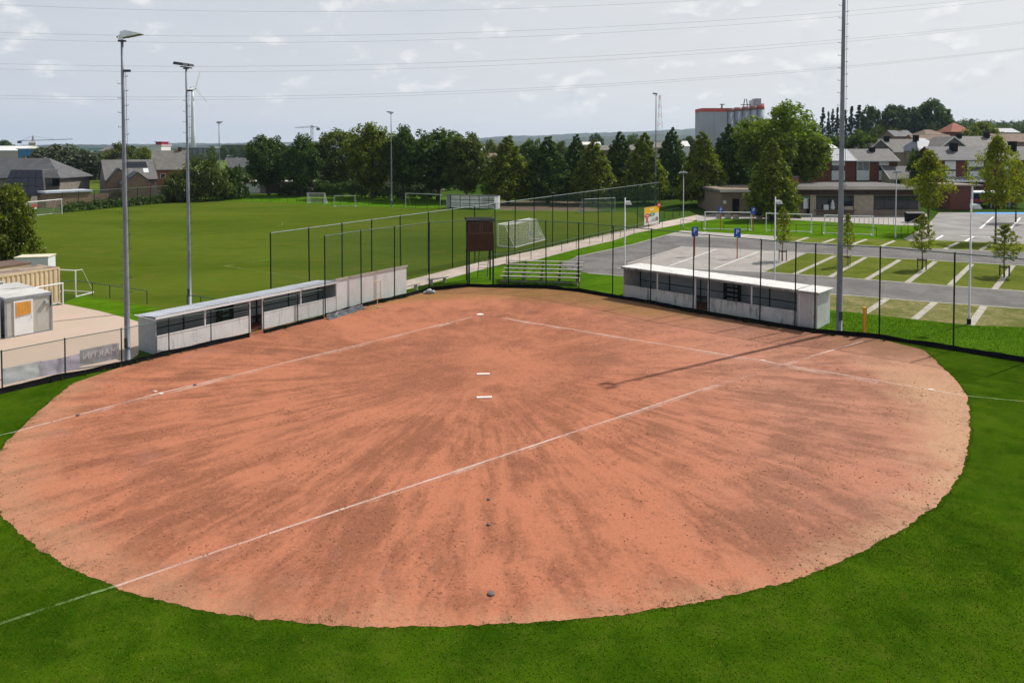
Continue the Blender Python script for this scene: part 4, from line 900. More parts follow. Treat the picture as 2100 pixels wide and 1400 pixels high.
def fence(name, label, posts, h, rail_z=None, pr=.03, spacing=.075, wr=.0022, skirt=0.0, m_post=GREEN_POST, m_rail=GREEN_RAIL, mesh=True, group=None, skirt_pts=None, z0=0.05):
    """posts: ground points; h: one height or a list"""
    P = [Vector((p[0], p[1], 0)) for p in posts]; hs = h if isinstance(h, list) else [h] * len(P); o0 = P[0]
    t = thing(name, label, 'fence', o0, 0, group); P = [p - o0 for p in P]
    for p, hh in zip(P, hs):
        MB().tube(p, p + Vector((random.uniform(-.04, .04) * hh / 5, random.uniform(-.03, .03) * hh / 5, hh + .03)), pr, pr, 8).tube(p + Vector((0, 0, hh + .03)), p + Vector((0, 0, hh + .06)), pr * 1.25, pr * .6, 8).build('post', m_post, t)
    rl = MB()
    for (p, q), (ha, hb) in zip(zip(P[:-1], P[1:]), zip(hs[:-1], hs[1:])):
        MB().tube(p + Vector((0, 0, ha)), q + Vector((0, 0, hb)), pr * .72, pr * .72, 6).build('top_rail', m_rail, t)
    if mesh:
        mb = MB()
        for (p, q), (ha, hb) in zip(zip(P[:-1], P[1:]), zip(hs[:-1], hs[1:])): wires(mb, p, q, ha - .03, hb - .03, z0, spacing, wr)
        tag(mb.build('chain_link_mesh', GREEN_WIRE, t), kind='stuff')
    if skirt:
        mb = MB(); pts = []
        for p, q in zip(P[:-1], P[1:]):
            k = max(2, int((q - p).length / .35)); pts += [p + (q - p) * (j / k) for j in range(k)]
        pts.append(P[-1]); n = len(pts); V = []
        for i, p in enumerate(pts):
            a = pts[max(0, i - 1)]; b = pts[min(n - 1, i + 1)]; dd = (b - a).normalized(); nr = Vector((dd.y, -dd.x, 0))
            wob = mnoise.noise(Vector((p.x * .9 + o0.x, p.y * .9 + o0.y, 2))); zt = skirt * (1 + .22 * wob + random.uniform(-.05, .05))
            V += [p + nr * (.10 + .03 * wob) + Vector((0, 0, .016)), p + nr * (.055 + .03 * wob) + Vector((0, 0, zt * .5)), p + nr * .045 + Vector((0, 0, zt)), p + nr * .036 + Vector((0, 0, zt)), p + nr * .036 + Vector((0, 0, .016))]
        m = 5; mb.add(V, [(i * m + k, (i + 1) * m + k, (i + 1) * m + k + 1, i * m + k + 1) for i in range(n - 1) for k in range(m - 1)])
        mb.build('ground_skirt', BLACK_PL, t, smooth=False)
    return t
tall = [(667, 651), (741, 629), (809, 614), (880, 596), (958.5, 588), (1042.5, 590), (1120, 591.5), (1187, 598), (1256, 610), (1334, 623), (1421, 640.5), (1454, 646), (1558, 664), (1630, 676), (1671, 682), (1803, 694), (1955, 718), (2105, 743), (2290, 773)]
fence('backstop_fence', 'tall dark green chain-link backstop fence curving round behind home plate', gp(*tall), 5.2, spacing=.085, skirt=.26, pr=.042)
# bottom half rail of the backstop
low = [(-300, 877), (-140, 842), (5, 806), (134, 776), (250, 751), (347, 727), (433, 708), (511, 691)]
fence('low_fence', 'low chain-link fence along the cabins and the left dugout front', gp(*low), 1.86, spacing=.07, skirt=.26)
fence('low_fence', 'short low chain-link fence between left dugout doorway and tall backstop', gp((541, 683.5), (611, 665.5), (663, 653)), 1.86, spacing=.07, skirt=.22)
bstop = [556, 635, 702, 762.6, 822, 878.6, 928, 974, 1015.5, 1056, 1095, 1133, 1164, 1197, 1227, 1255, 1282, 1307, 1330.5, 1352]
FA = G(928, 549); FB = G(1353, 460); fd = (FB - FA).normalized()
bp = [FA + fd * along(px, FA, fd) for px in bstop]
fence('ball_stop_fence', 'long tall chain-link ball-stop fence between soccer pitch and footpath', bp, [5.0 + 1.0 * i / (len(bp) - 1) for i in range(len(bp))], spacing=.10, wr=.0028, pr=.05, m_rail=M('pale_rail', (0.20, 0.24, 0.23), .5, .1, 3.0))

def railing(name, label, pts, h, r=.025, mat=RAIL_BLACK, m_rail=None, mid=False, group=None):
    o0 = Vector((pts[0][0], pts[0][1], 0)); t = thing(name, label, 'railing', o0, 0, group); P = [Vector((p[0], p[1], 0)) - o0 for p in pts]
    for p in P: MB().tube(p, p + Vector((0, 0, h)), r, r, 8).build('post', mat, t)
    for p, q in zip(P[:-1], P[1:]):
        MB().tube(p + Vector((0, 0, h + r * .6)), q + Vector((0, 0, h + r * .6)), r * 1.05, None, 8).build('rail', m_rail or mat, t)
        if mid: MB().tube(p + Vector((0, 0, h * .5)), q + Vector((0, 0, h * .5)), r * .6, None, 6).build('mid_rail', m_rail or mat, t)
    return t
railing('railing', 'green tube railing along the right edge of the footpath', gp((1012, 548), (1039, 545), (1066, 539), (1089, 533), (1120, 524), (1152, 516.5), (1181.7, 509), (1209.5, 502), (1236, 496), (1254, 491), (1272, 487), (1300, 480), (1330, 472), (1358, 467)), 1.10, .028, GREEN_POST, GREEN_RAIL)
railing('railing', 'low dark railing between upper parking bays and the practice goals', gp((1396, 468.5), (1439, 471.7), (1484.6, 472), (1533, 473.5), (1582, 476), (1632.6, 478.6), (1685, 481), (1741, 483.5), (1797, 486)), 1.15, .028)
railing('railing', 'short dark barrier railing left of the car park entrance', gp((1848, 488), (1862, 479), (1875, 472)), 1.35, .03, RAIL_BLACK, STEEL)
railing('railing', 'low green pitch railing right of the containers', gp((126, 603), (157, 600.5), (189.7, 605.5), (225.5, 611.5), (264, 617.5), (301.7, 624)), .92, .028, GREEN_POST, GREEN_RAIL)
railing('railing', 'low green pitch railing piece behind the left dugout', gp((384, 633), (412, 637), (440, 642)), .92, .028, GREEN_POST, GREEN_RAIL)
railing('railing', 'low dark railing at the far side of the soccer pitch, left stretch', gp(*[(500 + 18 * i, 412.5 + i * .62) for i in range(14)]), .95, .03)
railing('railing', 'low dark railing at the far side of the soccer pitch, near the shelter', gp(*[(756 + 24 * i, 421.5 + i * 1.3) for i in range(7)]), .95, .03)
railing('railing', 'handrail at the head of the footpath by the conical tree', gp((1362, 449), (1380, 446), (1394, 443)), 1.3, .04, GREEN_POST)

# ---- banners on the low fence
LF = gp(*low)
def on_fence(px):
    for a, b in zip(LF[:-1], LF[1:]):
        d = (b - a).normalized(); s = along(px, a, d)
        if -.01 <= s <= (b - a).length + .01: return a + d * s, d
def banner(name, label, pa, pb, z0, z1, mat, sag, seed):
    a, da = on_fence(pa); b, db = on_fence(pb); d = (b - a).normalized(); nr = Vector((-d.y, d.x, 0)); L = (b - a).length
    t = thing(name, label, 'banner', (a.x + nr.x * .05, a.y + nr.y * .05, 0), math.atan2(d.y, d.x))
    NX, NZ = 26, 8; V = []
    for side in (0, .008):
        for j in range(NZ + 1):
            for i in range(NX + 1):
                x = L * i / NX; v = j / NZ; zz = z0 + (z1 - z0) * v - sag * math.sin(math.pi * i / NX) * (1 - v * .2)
                V.append((x, .05 + side + .03 * mnoise.noise(Vector((x * 1.6 + v * 1.5, v * 2.2, seed))), zz + .015 * mnoise.noise(Vector((x * 2, 0, seed + j)))))
    n = NX + 1; m = n * (NZ + 1); F = [(j * n + i, j * n + i + 1, (j + 1) * n + i + 1, (j + 1) * n + i) for j in range(NZ) for i in range(NX)]
    mb = MB(); mb.add(V, F + [tuple(k + m for k in f[::-1]) for f in F]); mb.build('cloth', mat, t, smooth=True); return t, L
banner('banner', 'pale grey wrinkled banner on the low fence at the left edge', 7, 88, .34, 1.06, BANNER, .02, 1)
banner('banner', 'mauve grey creased banner in the middle of the low fence', 84, 166, .33, 1.02, BANNER_P, .03, 2)
bt, bl = banner('banner', 'grey banner with reversed lettering on the low fence by the floodlight', 166, 246, .40, 1.18, BANNER_G, .0, 3)
link('lettering', text_mesh('MARTIN', .42, BANNER_T, mirror=True), bt, (bl * .50, .006, .84))

# ---- plates, plugs
def px_thing(name, label, cat, px, py, rz=0, group=None, dz=0.012): p = G(px, py); return thing(name, label, cat, (p.x, p.y, dz), rz, group)
hp = MB().prism([(-.22, .22, 0), (.22, .22, 0), (.22, 0, 0), (0, -.24, 0), (-.22, 0, 0)], (0, 0, .03)).build('home_plate', RUBBER, None, loc=(H.x, H.y, .010), rot=(0, 0, math.pi)); tag(hp, 'white five-sided home plate where the two chalk base lines meet', 'plate')
for px, py, w, lab in ((991, 768, .62, 'white pitching plate nearer to home plate'), (993, 816, .66, 'white pitching plate farther from home plate')):
    p = G(px, py); tag(MB().box(-w / 2, -.09, 0, w / 2, .09, .045).build('pitching_plate', RUBBER, None, loc=(p.x, p.y, .008), rot=(0, 0, R(4))), lab, 'plate', 'pitching plates')
for px, py, r, lab in ((400, 790, .085, 'dark base plug on the first base line'), (160, 852, .08, 'dark base plug near the left end of the first base line'), (1002, 1025, .055, 'uppermost of three base plugs in the clay near the outer line'), (1002, 1077, .06, 'grey base plug between the other two near the centre bottom'), (1007, 1219, .095, 'largest grey base plug close to the near clay edge')):
    p = G(px, py); tag(MB().lathe((0, 0, 0), [(r, 0), (r * 1.0, .03), (r * .8, .05), (r * .45, .055)], 14).build('base_plug', PLUG, None, True, loc=(p.x, p.y, .010)), lab, 'plug', 'base plugs in the clay')
for px, py, w, lab in ((318, 803, .16, 'upper of two small white base pads on the left base line'), (330, 808, .18, 'lower of two small white base pads on the left base line'), (1565, 740, .20, 'small white base pad on the right base line'), (1910, 800, .22, 'small white base pad near the right end of the base line')):
    p = G(px, py); tag(MB().box(-w / 2, -w * .3, 0, w / 2, w * .3, .03).build('base_pad', RUBBER, None, loc=(p.x, p.y, .010), rot=(0, 0, R(-20))), lab, 'base', 'small white base pads')

# yellow batting frame
p = G(774, 631); t = thing('target_frame', 'cream tube target frame on a stand before the white store shed', 'frame', (p.x, p.y, .012), R(40))
MB().path([(-.24, 0, .62), (.24, 0, .62), (.24, 0, 1.78), (-.24, 0, 1.78), (-.24, 0, .62)], .026, 8).build('hoop', CREAM_PIPE, t)
MB().tube((0, 0, .02), (0, 0, .60), .026).build('stem', CREAM_PIPE, t)
for a in range(2): MB().bar((-.42 if a == 0 else 0, 0 if a == 0 else -.36, .025), (.42 if a == 0 else 0, 0 if a == 0 else .36, .025 + .012 * a), .05, .04).build('foot', CREAM_PIPE, t)
# crumpled bag
g_ = np.random.default_rng(3); p = G(881, 601)
def lump(mb, c, r, seed, zs=.7, n=10, m=6):
    V = []; 
    for j in range(m + 1):
        th = math.pi * j / m
        for i in range(n):
            ph = 2 * math.pi * i / n; dd = Vector((math.sin(th) * math.cos(ph), math.sin(th) * math.sin(ph), math.cos(th))); k = r * (1 + .45 * mnoise.noise(dd * 2.1 + Vector((seed, 0, 0))))
            V.append((c[0] + dd.x * k, c[1] + dd.y * k, max(.0, c[2] + dd.z * k * zs)))
    mb.add(V, [(j * n + i, j * n + (i + 1) % n, (j + 1) * n + (i + 1) % n, (j + 1) * n + i) for j in range(m) for i in range(n)])
mb = MB(); lump(mb, (0, 0, .16), .26, 1); lump(mb, (.28, .05, .10), .18, 4); lump(mb, (-.30, -.02, .07), .14, 7)
tag(mb.build('plastic_bag', BAG, None, loc=(p.x, p.y - .15, .012)), 'crumpled grey plastic bag lying at the foot of the backstop', 'bag')
# grey sheet lying against the store shed foot
mb = MB(); V = []; a = G(668, 655); b = G(742, 632); 
for i in range(16):
    q = a.lerp(b, i / 15); V += [(q.x + .30, q.y - .22 + .08 * math.sin(i * 1.7), .02), (q.x + .12, q.y - .06 + .05 * math.sin(i), .10 + .04 * math.sin(i * 2.1)), (q.x + .03, q.y - .02, .30 + .03 * math.sin(i * 1.3))]
mb.add([tuple(Vector(v) - a) for v in V] + [tuple(Vector(v) - a + Vector((-.012, .012, .0))) for v in V], [f for i in range(15) for k in range(2) for f in ((i * 3 + k, (i + 1) * 3 + k, (i + 1) * 3 + k + 1, i * 3 + k + 1),)] + [tuple(48 + q for q in (i * 3 + k, i * 3 + k + 1, (i + 1) * 3 + k + 1, (i + 1) * 3 + k)) for i in range(15) for k in range(2)])
tag(mb.build('plastic_sheet', GREY_PL, None, loc=(a.x, a.y, 0)), 'grey plastic sheet turned up against the foot of the store shed', 'sheet')
# yellow foul post
p = G(1779, 694); t = thing('foul_post', 'short square yellow post behind the skirt near the big mast', 'post', (p.x, p.y + .35, 0)); MB().box(-.085, -.085, 0, .085, .085, 1.68).build('shaft', YELLOW, t); MB().box(-.095, -.095, 1.681, .095, .095, 1.71).build('cap', YELLOW, t)

# ---- scorer's tower
a = G(959, 586.5); b = G(1012, 582); t = thing('scorer_tower', 'brown scorer box on green stilts with a ladder behind the backstop', 'tower', (a.x + .05, a.y + .4, 0), math.atan2(b.y - a.y, b.x - a.x) * .4)
W, Dp, z0, z1 = 2.02, 1.9, 2.66, 5.12; zm = 4.05
for x in (.05, W - .05):
    for y in (.06, Dp - .06): MB().box(x - .06, y - .06, 0, x + .06, y + .06, z0 - .002).build('leg', GREEN_POST, t)
MB().box(0, 0, z0, W, Dp, z0 + .08).build('floor', WOOD_DARK, t)
for nm, bx in (('front_board', (.0, -.01, z0 + .082, W, .03, zm)), ('back_board', (0, Dp - .03, z0 + .082, W, Dp + .01, z1 - .15)), ('side_board', (-.012, .032, z0 + .082, .03, Dp - .032, zm)), ('side_board', (W - .03, .032, z0 + .082, W + .012, Dp - .032, zm))): MB().box(*bx).build(nm, BROWN, t)
for x in (.05, W * .46, W * .54, W - .05): MB().box(x - .035, -.005, zm + .001, x + .035, .05, z1 - .1).build('window_post', BROWN_LT, t)
MB().box(.0, -.03, zm + .001, W, -.012, zm + .07).build('sill', BROWN_LT, t); MB().box(.086, -.002, z1 - .22, W - .086, .028, z1 - .15).build('head', BROWN_LT, t)
for x0, x1 in ((.087, W * .46 - .036), (W * .54 + .036, W - .087)): MB().box(x0, .012, zm + .072, x1, .026, z1 - .222).build('shutter', M('dark_brown_shutter', (.050, .024, .016), .5, .15, 2.0), t)
for y in (Dp * .5,):
    for x in (-.004, W - .03): MB().box(x, y - .03, zm, x + .035, y + .03, z1 - .1).build('side_post', BROWN_LT, t)
MB().box(-.10, -.16, z1 - .10, W + .10, Dp + .12, z1 + .06).build('roof', BLACK, t)
la = MB().bar((W * .56, Dp + 1.5, 0), (W * .56, Dp + .05, z0 + .3), .05).build('ladder', GREEN_POST, t)
MB().bar((W - .08, Dp + 1.5, 0), (W - .08, Dp + .05, z0 + .3), .05).build('stile', GREEN_POST, la)
for i in range(9):
    f = (i + .6) / 9.5; MB().bar((W * .56 + .026, Dp + 1.5 - 1.45 * f, (z0 + .3) * f), (W - .106, Dp + 1.5 - 1.45 * f, (z0 + .3) * f), .05, .03).build('rung', GREEN_RAIL, la)

# ---- bleacher
a = G(1026, 582.5); b = G(1188, 587); ang = math.atan2(b.y - a.y, b.x - a.x); Lb = (b - a).length
t = thing('bleacher', 'five-row metal and plank bleacher behind the backstop', 'bleacher', (a.x, a.y, 0), ang)
for i in range(5):
    y, z = .1 + .62 * i, .66 + .215 * i
    MB().box(-.02 + .05 * i, y - .14, z - .045, Lb + .02 + .05 * i, y + .14, z).build('seat_plank', ALU, t)
    if i: MB().box(-.02 + .05 * i, y - .46, z - .345, Lb + .02 + .05 * i, y - .22, z - .31).build('foot_plank', ALU_DK, t)
    else: MB().box(0, y - .36, .28, Lb, y - .14, .315).build('foot_plank', ALU_DK, t)
for k in range(5):
    x = .25 + (Lb - .5) * k / 4
    fr = MB().bar((x, -.3, .05), (x, 2.75, .05), .05).build('frame', ALU_DK, t)
    MB().bar((x, -.3, .08), (x, 2.72, 1.46), .045).build('stringer', ALU_DK, fr)
    for i in range(5): MB().bar((x + .03, .1 + .62 * i, .076), (x + .03, .1 + .62 * i, .61 + .215 * i), .045).build('upright', ALU_DK, fr)
for k in range(4):
    x0 = .25 + (Lb - .5) * k / 4; x1 = .25 + (Lb - .5) * (k + 1) / 4
    MB().bar((x0, 2.60, .1), (x1, 2.60, 1.42), .04).build('brace', ALU_DK, t); MB().bar((x1, 2.66, .1), (x0, 2.66, 1.42), .04).build('brace', ALU_DK, t)
    MB().bar((x0, .05, .12), (x0 + .5, .05, .40), .04).build('front_brace', ALU, t)
MB().bar((Lb - .1, -.35, .09), (Lb - .1, 2.8, .09), .07, .05).build('ground_skid', ALU, t)

def bench(label, pa, pb):
    a, b = G(*pa), G(*pb); L = (b - a).length; t = thing('bench', label, 'bench', (a.x, a.y, .016), math.atan2(b.y - a.y, b.x - a.x), 'concrete benches by the footpath')
    MB().box(0, -.20, .40, L, .20, .47).build('seat', CONC, t)
    for x in (.22, L - .34): MB().prism([(x, -.16, 0), (x, .16, 0), (x, .12, .399), (x, -.12, .399)], (.10, 0, 0)).build('leg', CONC, t)
bench('pale concrete bench on the footpath left of the scorer tower', (879, 585), (917, 578)); bench('pale concrete bench half hidden behind the white store shed end', (822, 601), (858, 593))

# ---- goals
def goal(name, label, A, B, h, depth, r, back=1, mat=GOAL, net=None, cell=.2, top=.6, nr=.006, base=True, group=None):
    A = Vector((A[0], A[1], 0)); B = Vector((B[0], B[1], 0)); d = (B - A).normalized(); L = (B - A).length
    t = thing(name, label, 'goal', A, math.atan2(d.y, d.x), group); s = back
    for x in (0, L): MB().tube((x, 0, 0), (x, 0, h), r, r, 10).build('post', mat, t)
    MB().tube((-r, 0, h), (L + r, 0, h), r, r, 10).build('crossbar', mat, t)
    for x in (0, L):
        MB().tube((x, 0, h), (x, s * top, h - .02), r * .5).tube((x, s * top, h - .02), (x, s * depth, .05), r * .3).build('stay', mat, t)
        if base: MB().bar((x, 0, .05), (x, s * depth, .05), r * 1.4).build('ground_bar', mat, t)
    if base: MB().bar((0, s * depth, .05), (L, s * depth, .05), r * 1.4).build('back_bar', mat, t)
    if net:
        mb = MB(); prof = [(0, h), (s * top, h - .05), (s * (top * .6 + depth * .4), h * .5), (s * depth, .06)]
        def pt(f, x):
            f *= 3; i = min(2, int(f)); f -= i; y = prof[i][0] + (prof[i + 1][0] - prof[i][0]) * f; z = prof[i][1] + (prof[i + 1][1] - prof[i][1]) * f
            return Vector((x, y + .05 * math.sin(x * 1.7) * f, z - .10 * math.sin(math.pi * x / L) * (1 if i < 2 else .2)))
        nx = max(4, int(L / cell)); nf = max(4, int((top + math.hypot(depth - top, h)) / cell))
        for i in range(nx + 1):
            for j in range(0, nf, 2): mb.tube(pt(j / nf, L * i / nx), pt(min(1, (j + 2) / nf), L * i / nx), nr, nr, 3, False)
        for j in range(nf + 1):
            for i in range(0, nx, 4): mb.tube(pt(j / nf, L * i / nx), pt(j / nf, L * min(nx, i + 4) / nx), nr, nr, 3, False)
        for x in (0, L):                              # side nets
            k = max(3, int(h / cell))
            for j in range(1, k):
                z = h * j / k; ye = s * (top + (depth - top) * (1 - z / h)); mb.tube((x, 0, z), (x, ye, z), nr, nr, 3, False)
            for j in range(1, max(2, int(depth / cell))):
                y = depth * j / max(2, int(depth / cell)); zt = h if y < top else h * (depth - y) / (depth - top); mb.tube((x, s * y, .05), (x, s * y, zt), nr, nr, 3, False)
        tag(mb.build('net', net, t), kind='stuff')
    return t
goal('soccer_goal', 'netted white soccer goal right of the scorer tower beside the footpath', (-1.55, 77.6), (2.1, 84.2), 2.44, 2.1, .06, -1, GOAL, NET, .18, .9, .010)
goal('soccer_goal', 'white soccer goal with a red and white sign at the far left of the pitch', at(46, 436, 109.0).xy, at(127, 436, 116.6).xy, 2.44, 1.8, .06, 1, GOAL, NET_GREY, .16, .9, .010)
goal('junior_goal', 'white junior goal with sagging net at the far side of the pitch', G(630, 417), G(665, 417.5), 2.05, 1.6, .05, 1, GOAL_GREY, NET, .2, .5, .010)
goal('junior_goal', 'netless-looking pale junior goal just right of the netted one', G(685, 424), G(728, 424), 2.05, 1.5, .05, 1, GOAL_GREY, None)
goal('soccer_goal', 'pale full-size goal right of the thin mast, under the trees', G(832, 424), G(903, 427.5), 2.5, 1.4, .055, 1, GOAL_GREY, None, base=False)
goal('soccer_goal', 'grey goal seen through the ball-stop fence before the bare soil', G(1197, 437), G(1261, 433), 2.3, 1.6, .055, 1, GOAL_GREY, NET_GREY, .2, .5, .008)
goal('practice_goal', 'left practice goal behind the two parking signs', G(1446, 472.5), G(1541, 474), 2.44, 1.5, .055, 1, GOAL, None)
goal('practice_goal', 'middle practice goal with slanted side frames behind the white lamp post', G(1571, 476), G(1664, 479.5), 2.44, 1.9, .055, 1, GOAL, None)
goal('practice_goal', 'right practice goal just left of the grey lamp post', G(1691, 481), G(1790, 484.5), 2.44, 1.7, .055, 1, GOAL, None)
a = G(129, 625); goal('junior_goal', 'small white goal frame standing against the cream container', (a.x - 1.6, a.y - 3.0), (a.x, a.y), 1.5, .6, .05, 1, GOAL, None)
a = G(155.6, 609.5); goal('junior_goal', 'white goal frame on the grass behind the container corner', (a.x - 2.6, a.y + .6), (a.x, a.y), 1.95, 1.6, .045, 1, GOAL, None)
# sign on the far left goal, placard on the netted goal, small white plate
p = at(69, 424, 112.5); t = thing('goal_sign', 'small red over white sign on the far left goal net', 'sign', (p.x + .3, p.y - .25, p.z - .35), R(76)); MB().box(-.4, 0, 0, .4, .03, .28).build('white_half', PANEL_W, t); MB().box(-.4, 0, .281, .4, .03, .70).build('red_half', SIGN_RED, t)
p = at(1087.5, 480, 81); t = thing('placard', 'square white placard hanging on the netted goal', 'sign', (p.x, p.y, p.z - .28), R(-8)); MB().box(-.22, 0, 0, .22, .02, .56).build('board', PANEL_W, t); MB().box(-.24, -.006, .561, .24, .026, .60).build('top_batten', TRIM, t)
p = at(1108, 478, 84); t = thing('placard', 'tiny white plate right of the netted goal', 'sign', (p.x, p.y, p.z - .2), R(-8)); MB().box(-.07, 0, 0, .07, .02, .36).build('board', PANEL_W, t); MB().tube((0, .04, -p.z + .2), (0, .04, .36), .015).build('stem', GREEN_POST, t)

# ---- soccer team shelter
a = G(915, 427); b = G(1014, 430); L = (b - a).length; t = thing('team_shelter', 'white soccer team shelter with dark green frame across the pitch', 'shelter', (a.x, a.y, 0), math.atan2(b.y - a.y, b.x - a.x))
hh = 2.45; dp = 1.9
MB().box(0, dp - .02, 0, L, dp, hh - .1).build('back_wall', POLYCARB, t)
for x in (0, L - .05): MB().box(x, .0, 0, x + .05, dp - .022, hh - .1).build('end_wall', POLYCARB, t)
for i in range(6): x = L * i / 5; MB().box(min(L - .15, x + .055), dp - .10, 0, min(L - .15, x + .055) + .08, dp - .022, hh - .12).build('frame_post', GREEN_POST, t)
for z in (.75, 1.45): MB().box(.051, dp - .18, z, L - .051, dp - .141, z + .09).build('frame_rail', GREEN_POST, t)
MB().box(L * .62, dp - .5, .3, L * .9, dp - .2, .36).build('bench_board', GREEN_POST, t); MB().box(.2, dp - .5, .42, L * .55, dp - .2, .48).build('bench_board', GREEN_POST, t)
for z in (.7, 1.05, 1.4, 1.75): MB().box(L * .68, dp - .42, z, L * .93, dp - .19, z + .06).build('shelf', GREEN_POST, t)
MB().prism([(-.1, -.15, hh), (-.1, dp + .1, hh - .08), (-.1, dp + .1, hh - .02), (-.1, -.15, hh + .07)], (L + .2, 0, 0)).build('roof', TILE_DARK, t)
MB().box(L - .049, dp, 0, L, dp + .9, 2.3).build('wing_wall', PANEL_W, t)
# ================================================================== MASTS, LAMPS, SIGNS
def mast(label, px, base_y, top_y, r0, r1, head, hgt=None, bolts=True, yaw=0, Y=None):
    b = G(px, base_y) if Y is None else Vector((at(px, base_y, Y).x, Y, 0)); hh = hgt or at(px, top_y, b.y).z
    t = thing('floodlight_mast', label, 'floodlight', (b.x, b.y, 0), 0, 'floodlight masts')
    n = 6; MB().lathe((0, 0, 0), [(r0 * 1.5, 0), (r0 * 1.5, .03), (r0, .04)] + [(r0 + (r1 - r0) * i / n, hh * i / n) for i in range(1, n + 1)], 14).build('pole', STEEL, t, True)
    MB().box(-r0 * .55, -r0 - .03, .75, r0 * .55, -r0 * .8, 1.25).build('access_door', STEEL_DK, t)
    if bolts:
        mb = MB(); k = 0; z = 3.2
        while z < hh - 1.5:
            sg = 1 if k % 2 else -1; rr = r0 + (r1 - r0) * z / hh
            mb.tube((sg * rr, 0, z), (sg * (rr + .17), 0, z), .012, .012, 5).tube((sg * (rr + .17), 0, z), (sg * (rr + .17), 0, z + .06), .012, .012, 5); z += .36; k += 1
        tag(mb.build('step_bolts', STEEL_DK, t), kind='stuff')
        MB().tube((r1 + .13, -.02, hh * .36), (r1 + .10, -.02, hh - 1.4), .012, None, 5).build('cable', STEEL_DK, t)
        MB().box(r1, -.06, hh - 1.5, r1 + .32, .06, hh - 1.38).build('junction_box', STEEL_DK, t)
    h = MB().box(-.17, -.09, hh, .17, .09, hh + .08).build('bracket', STEEL_DK, t)
    S_ = .56
    def sc_(pts): return [(x * S_, y * S_, hh + .08 + (z - hh - .08) * S_) for x, y, z in pts]
    if head == 'wedge':                                # one big silver floodlight aimed right
        MB().path(sc_([(-.10, -.22, hh + .10), (-.36, -.22, hh + .35), (.2, -.25, hh + .52)]), .018).path(sc_([(-.10, .22, hh + .10), (-.36, .22, hh + .35), (.2, .25, hh + .52)]), .018).path(sc_([(.1, -.25, hh + .12), (.75, -.25, hh + .32)]), .018).build('yoke', STEEL_DK, t)
        V = [(-.10, -.30, hh + .30), (-.10, .30, hh + .30), (-.02, .30, hh + .80), (-.02, -.30, hh + .80), (.35, -.36, hh + .30), (.35, .36, hh + .30), (.45, .36, hh + .92), (.45, -.36, hh + .92), (1.75, -.36, hh + .58), (1.75, .36, hh + .58), (1.78, .36, hh + .64), (1.78, -.36, hh + .64)]
        MB().add(sc_(V), [(0, 1, 2, 3), (0, 4, 5, 1), (1, 5, 6, 2), (2, 6, 7, 3), (3, 7, 4, 0), (5, 9, 10, 6), (6, 10, 11, 7), (7, 11, 8, 4), (8, 11, 10, 9)]).build('lamp_housing', SILVER, t)
        MB().poly(sc_([(.36, -.34, hh + .305), (1.7, -.34, hh + .565), (1.7, .34, hh + .565), (.36, .34, hh + .305)])).build('lamp_glass', GLASS_LT, t)
    else:
        c, s_ = math.cos(yaw), math.sin(yaw)
        MB().bar((-.5 * s_ - .0, .5 * c, hh + .12), (.5 * s_, -.5 * c, hh + .12), .07).build('cross_arm', STEEL_DK, t)
        for k in (-1, 1):
            cx, cy = -k * .28 * s_, k * .28 * c; L = .9
            o = thing('lamp_dummy', '', '') if False else None
            lamp = MB().add([(-.3, -.30, .16), (-.3, .30, .16), (L, .32, .30), (L, -.32, .30), (-.25, -.28, .40), (-.25, .28, .40), (L - .1, .30, .56), (L - .1, -.30, .56)], [(3, 2, 1, 0), (4, 5, 6, 7), (0, 1, 5, 4), (1, 2, 6, 5), (2, 3, 7, 6), (3, 0, 4, 7)]).build('lamp_housing', STEEL_DK, t, loc=(cx, cy, hh + .08), rot=(0, 0, yaw)); lamp.scale = (.72, .72, .72) if hgt is None else (.45, .45, .6)
            MB().poly([(-.2, -.26, .165), (L - .1, -.28, .283), (L - .1, .28, .283), (-.2, .26, .165)]).build('lamp_glass', SILVER, lamp)
    return t
mast('tall floodlight mast with silver lamp between low fence and left dugout', 262, 742, 86, .14, .065, 'wedge')
mast('floodlight mast with two dark lamps standing behind the left dugout', 389, 629, 142, .13, .06, 'double', yaw=R(160))
mast('small far floodlight mast at the far left corner of the pitch', 451, 409, 254, .13, .07, 'pair', bolts=False, yaw=R(-30))
mast('thin floodlight mast on the far side of the pitch before the tree row', 803, 424, 234, .13, .07, 'pair', bolts=False, yaw=R(150))
mast('floodlight mast rising behind the colourful banner near the footpath head', 1344, 424, 196, .14, .08, 'pair', bolts=False, yaw=R(170))
mast('big grey floodlight mast beside the right dugout, top out of frame', 1720.5, 681, -20, .175, .085, 'double', hgt=21.3, yaw=R(200))

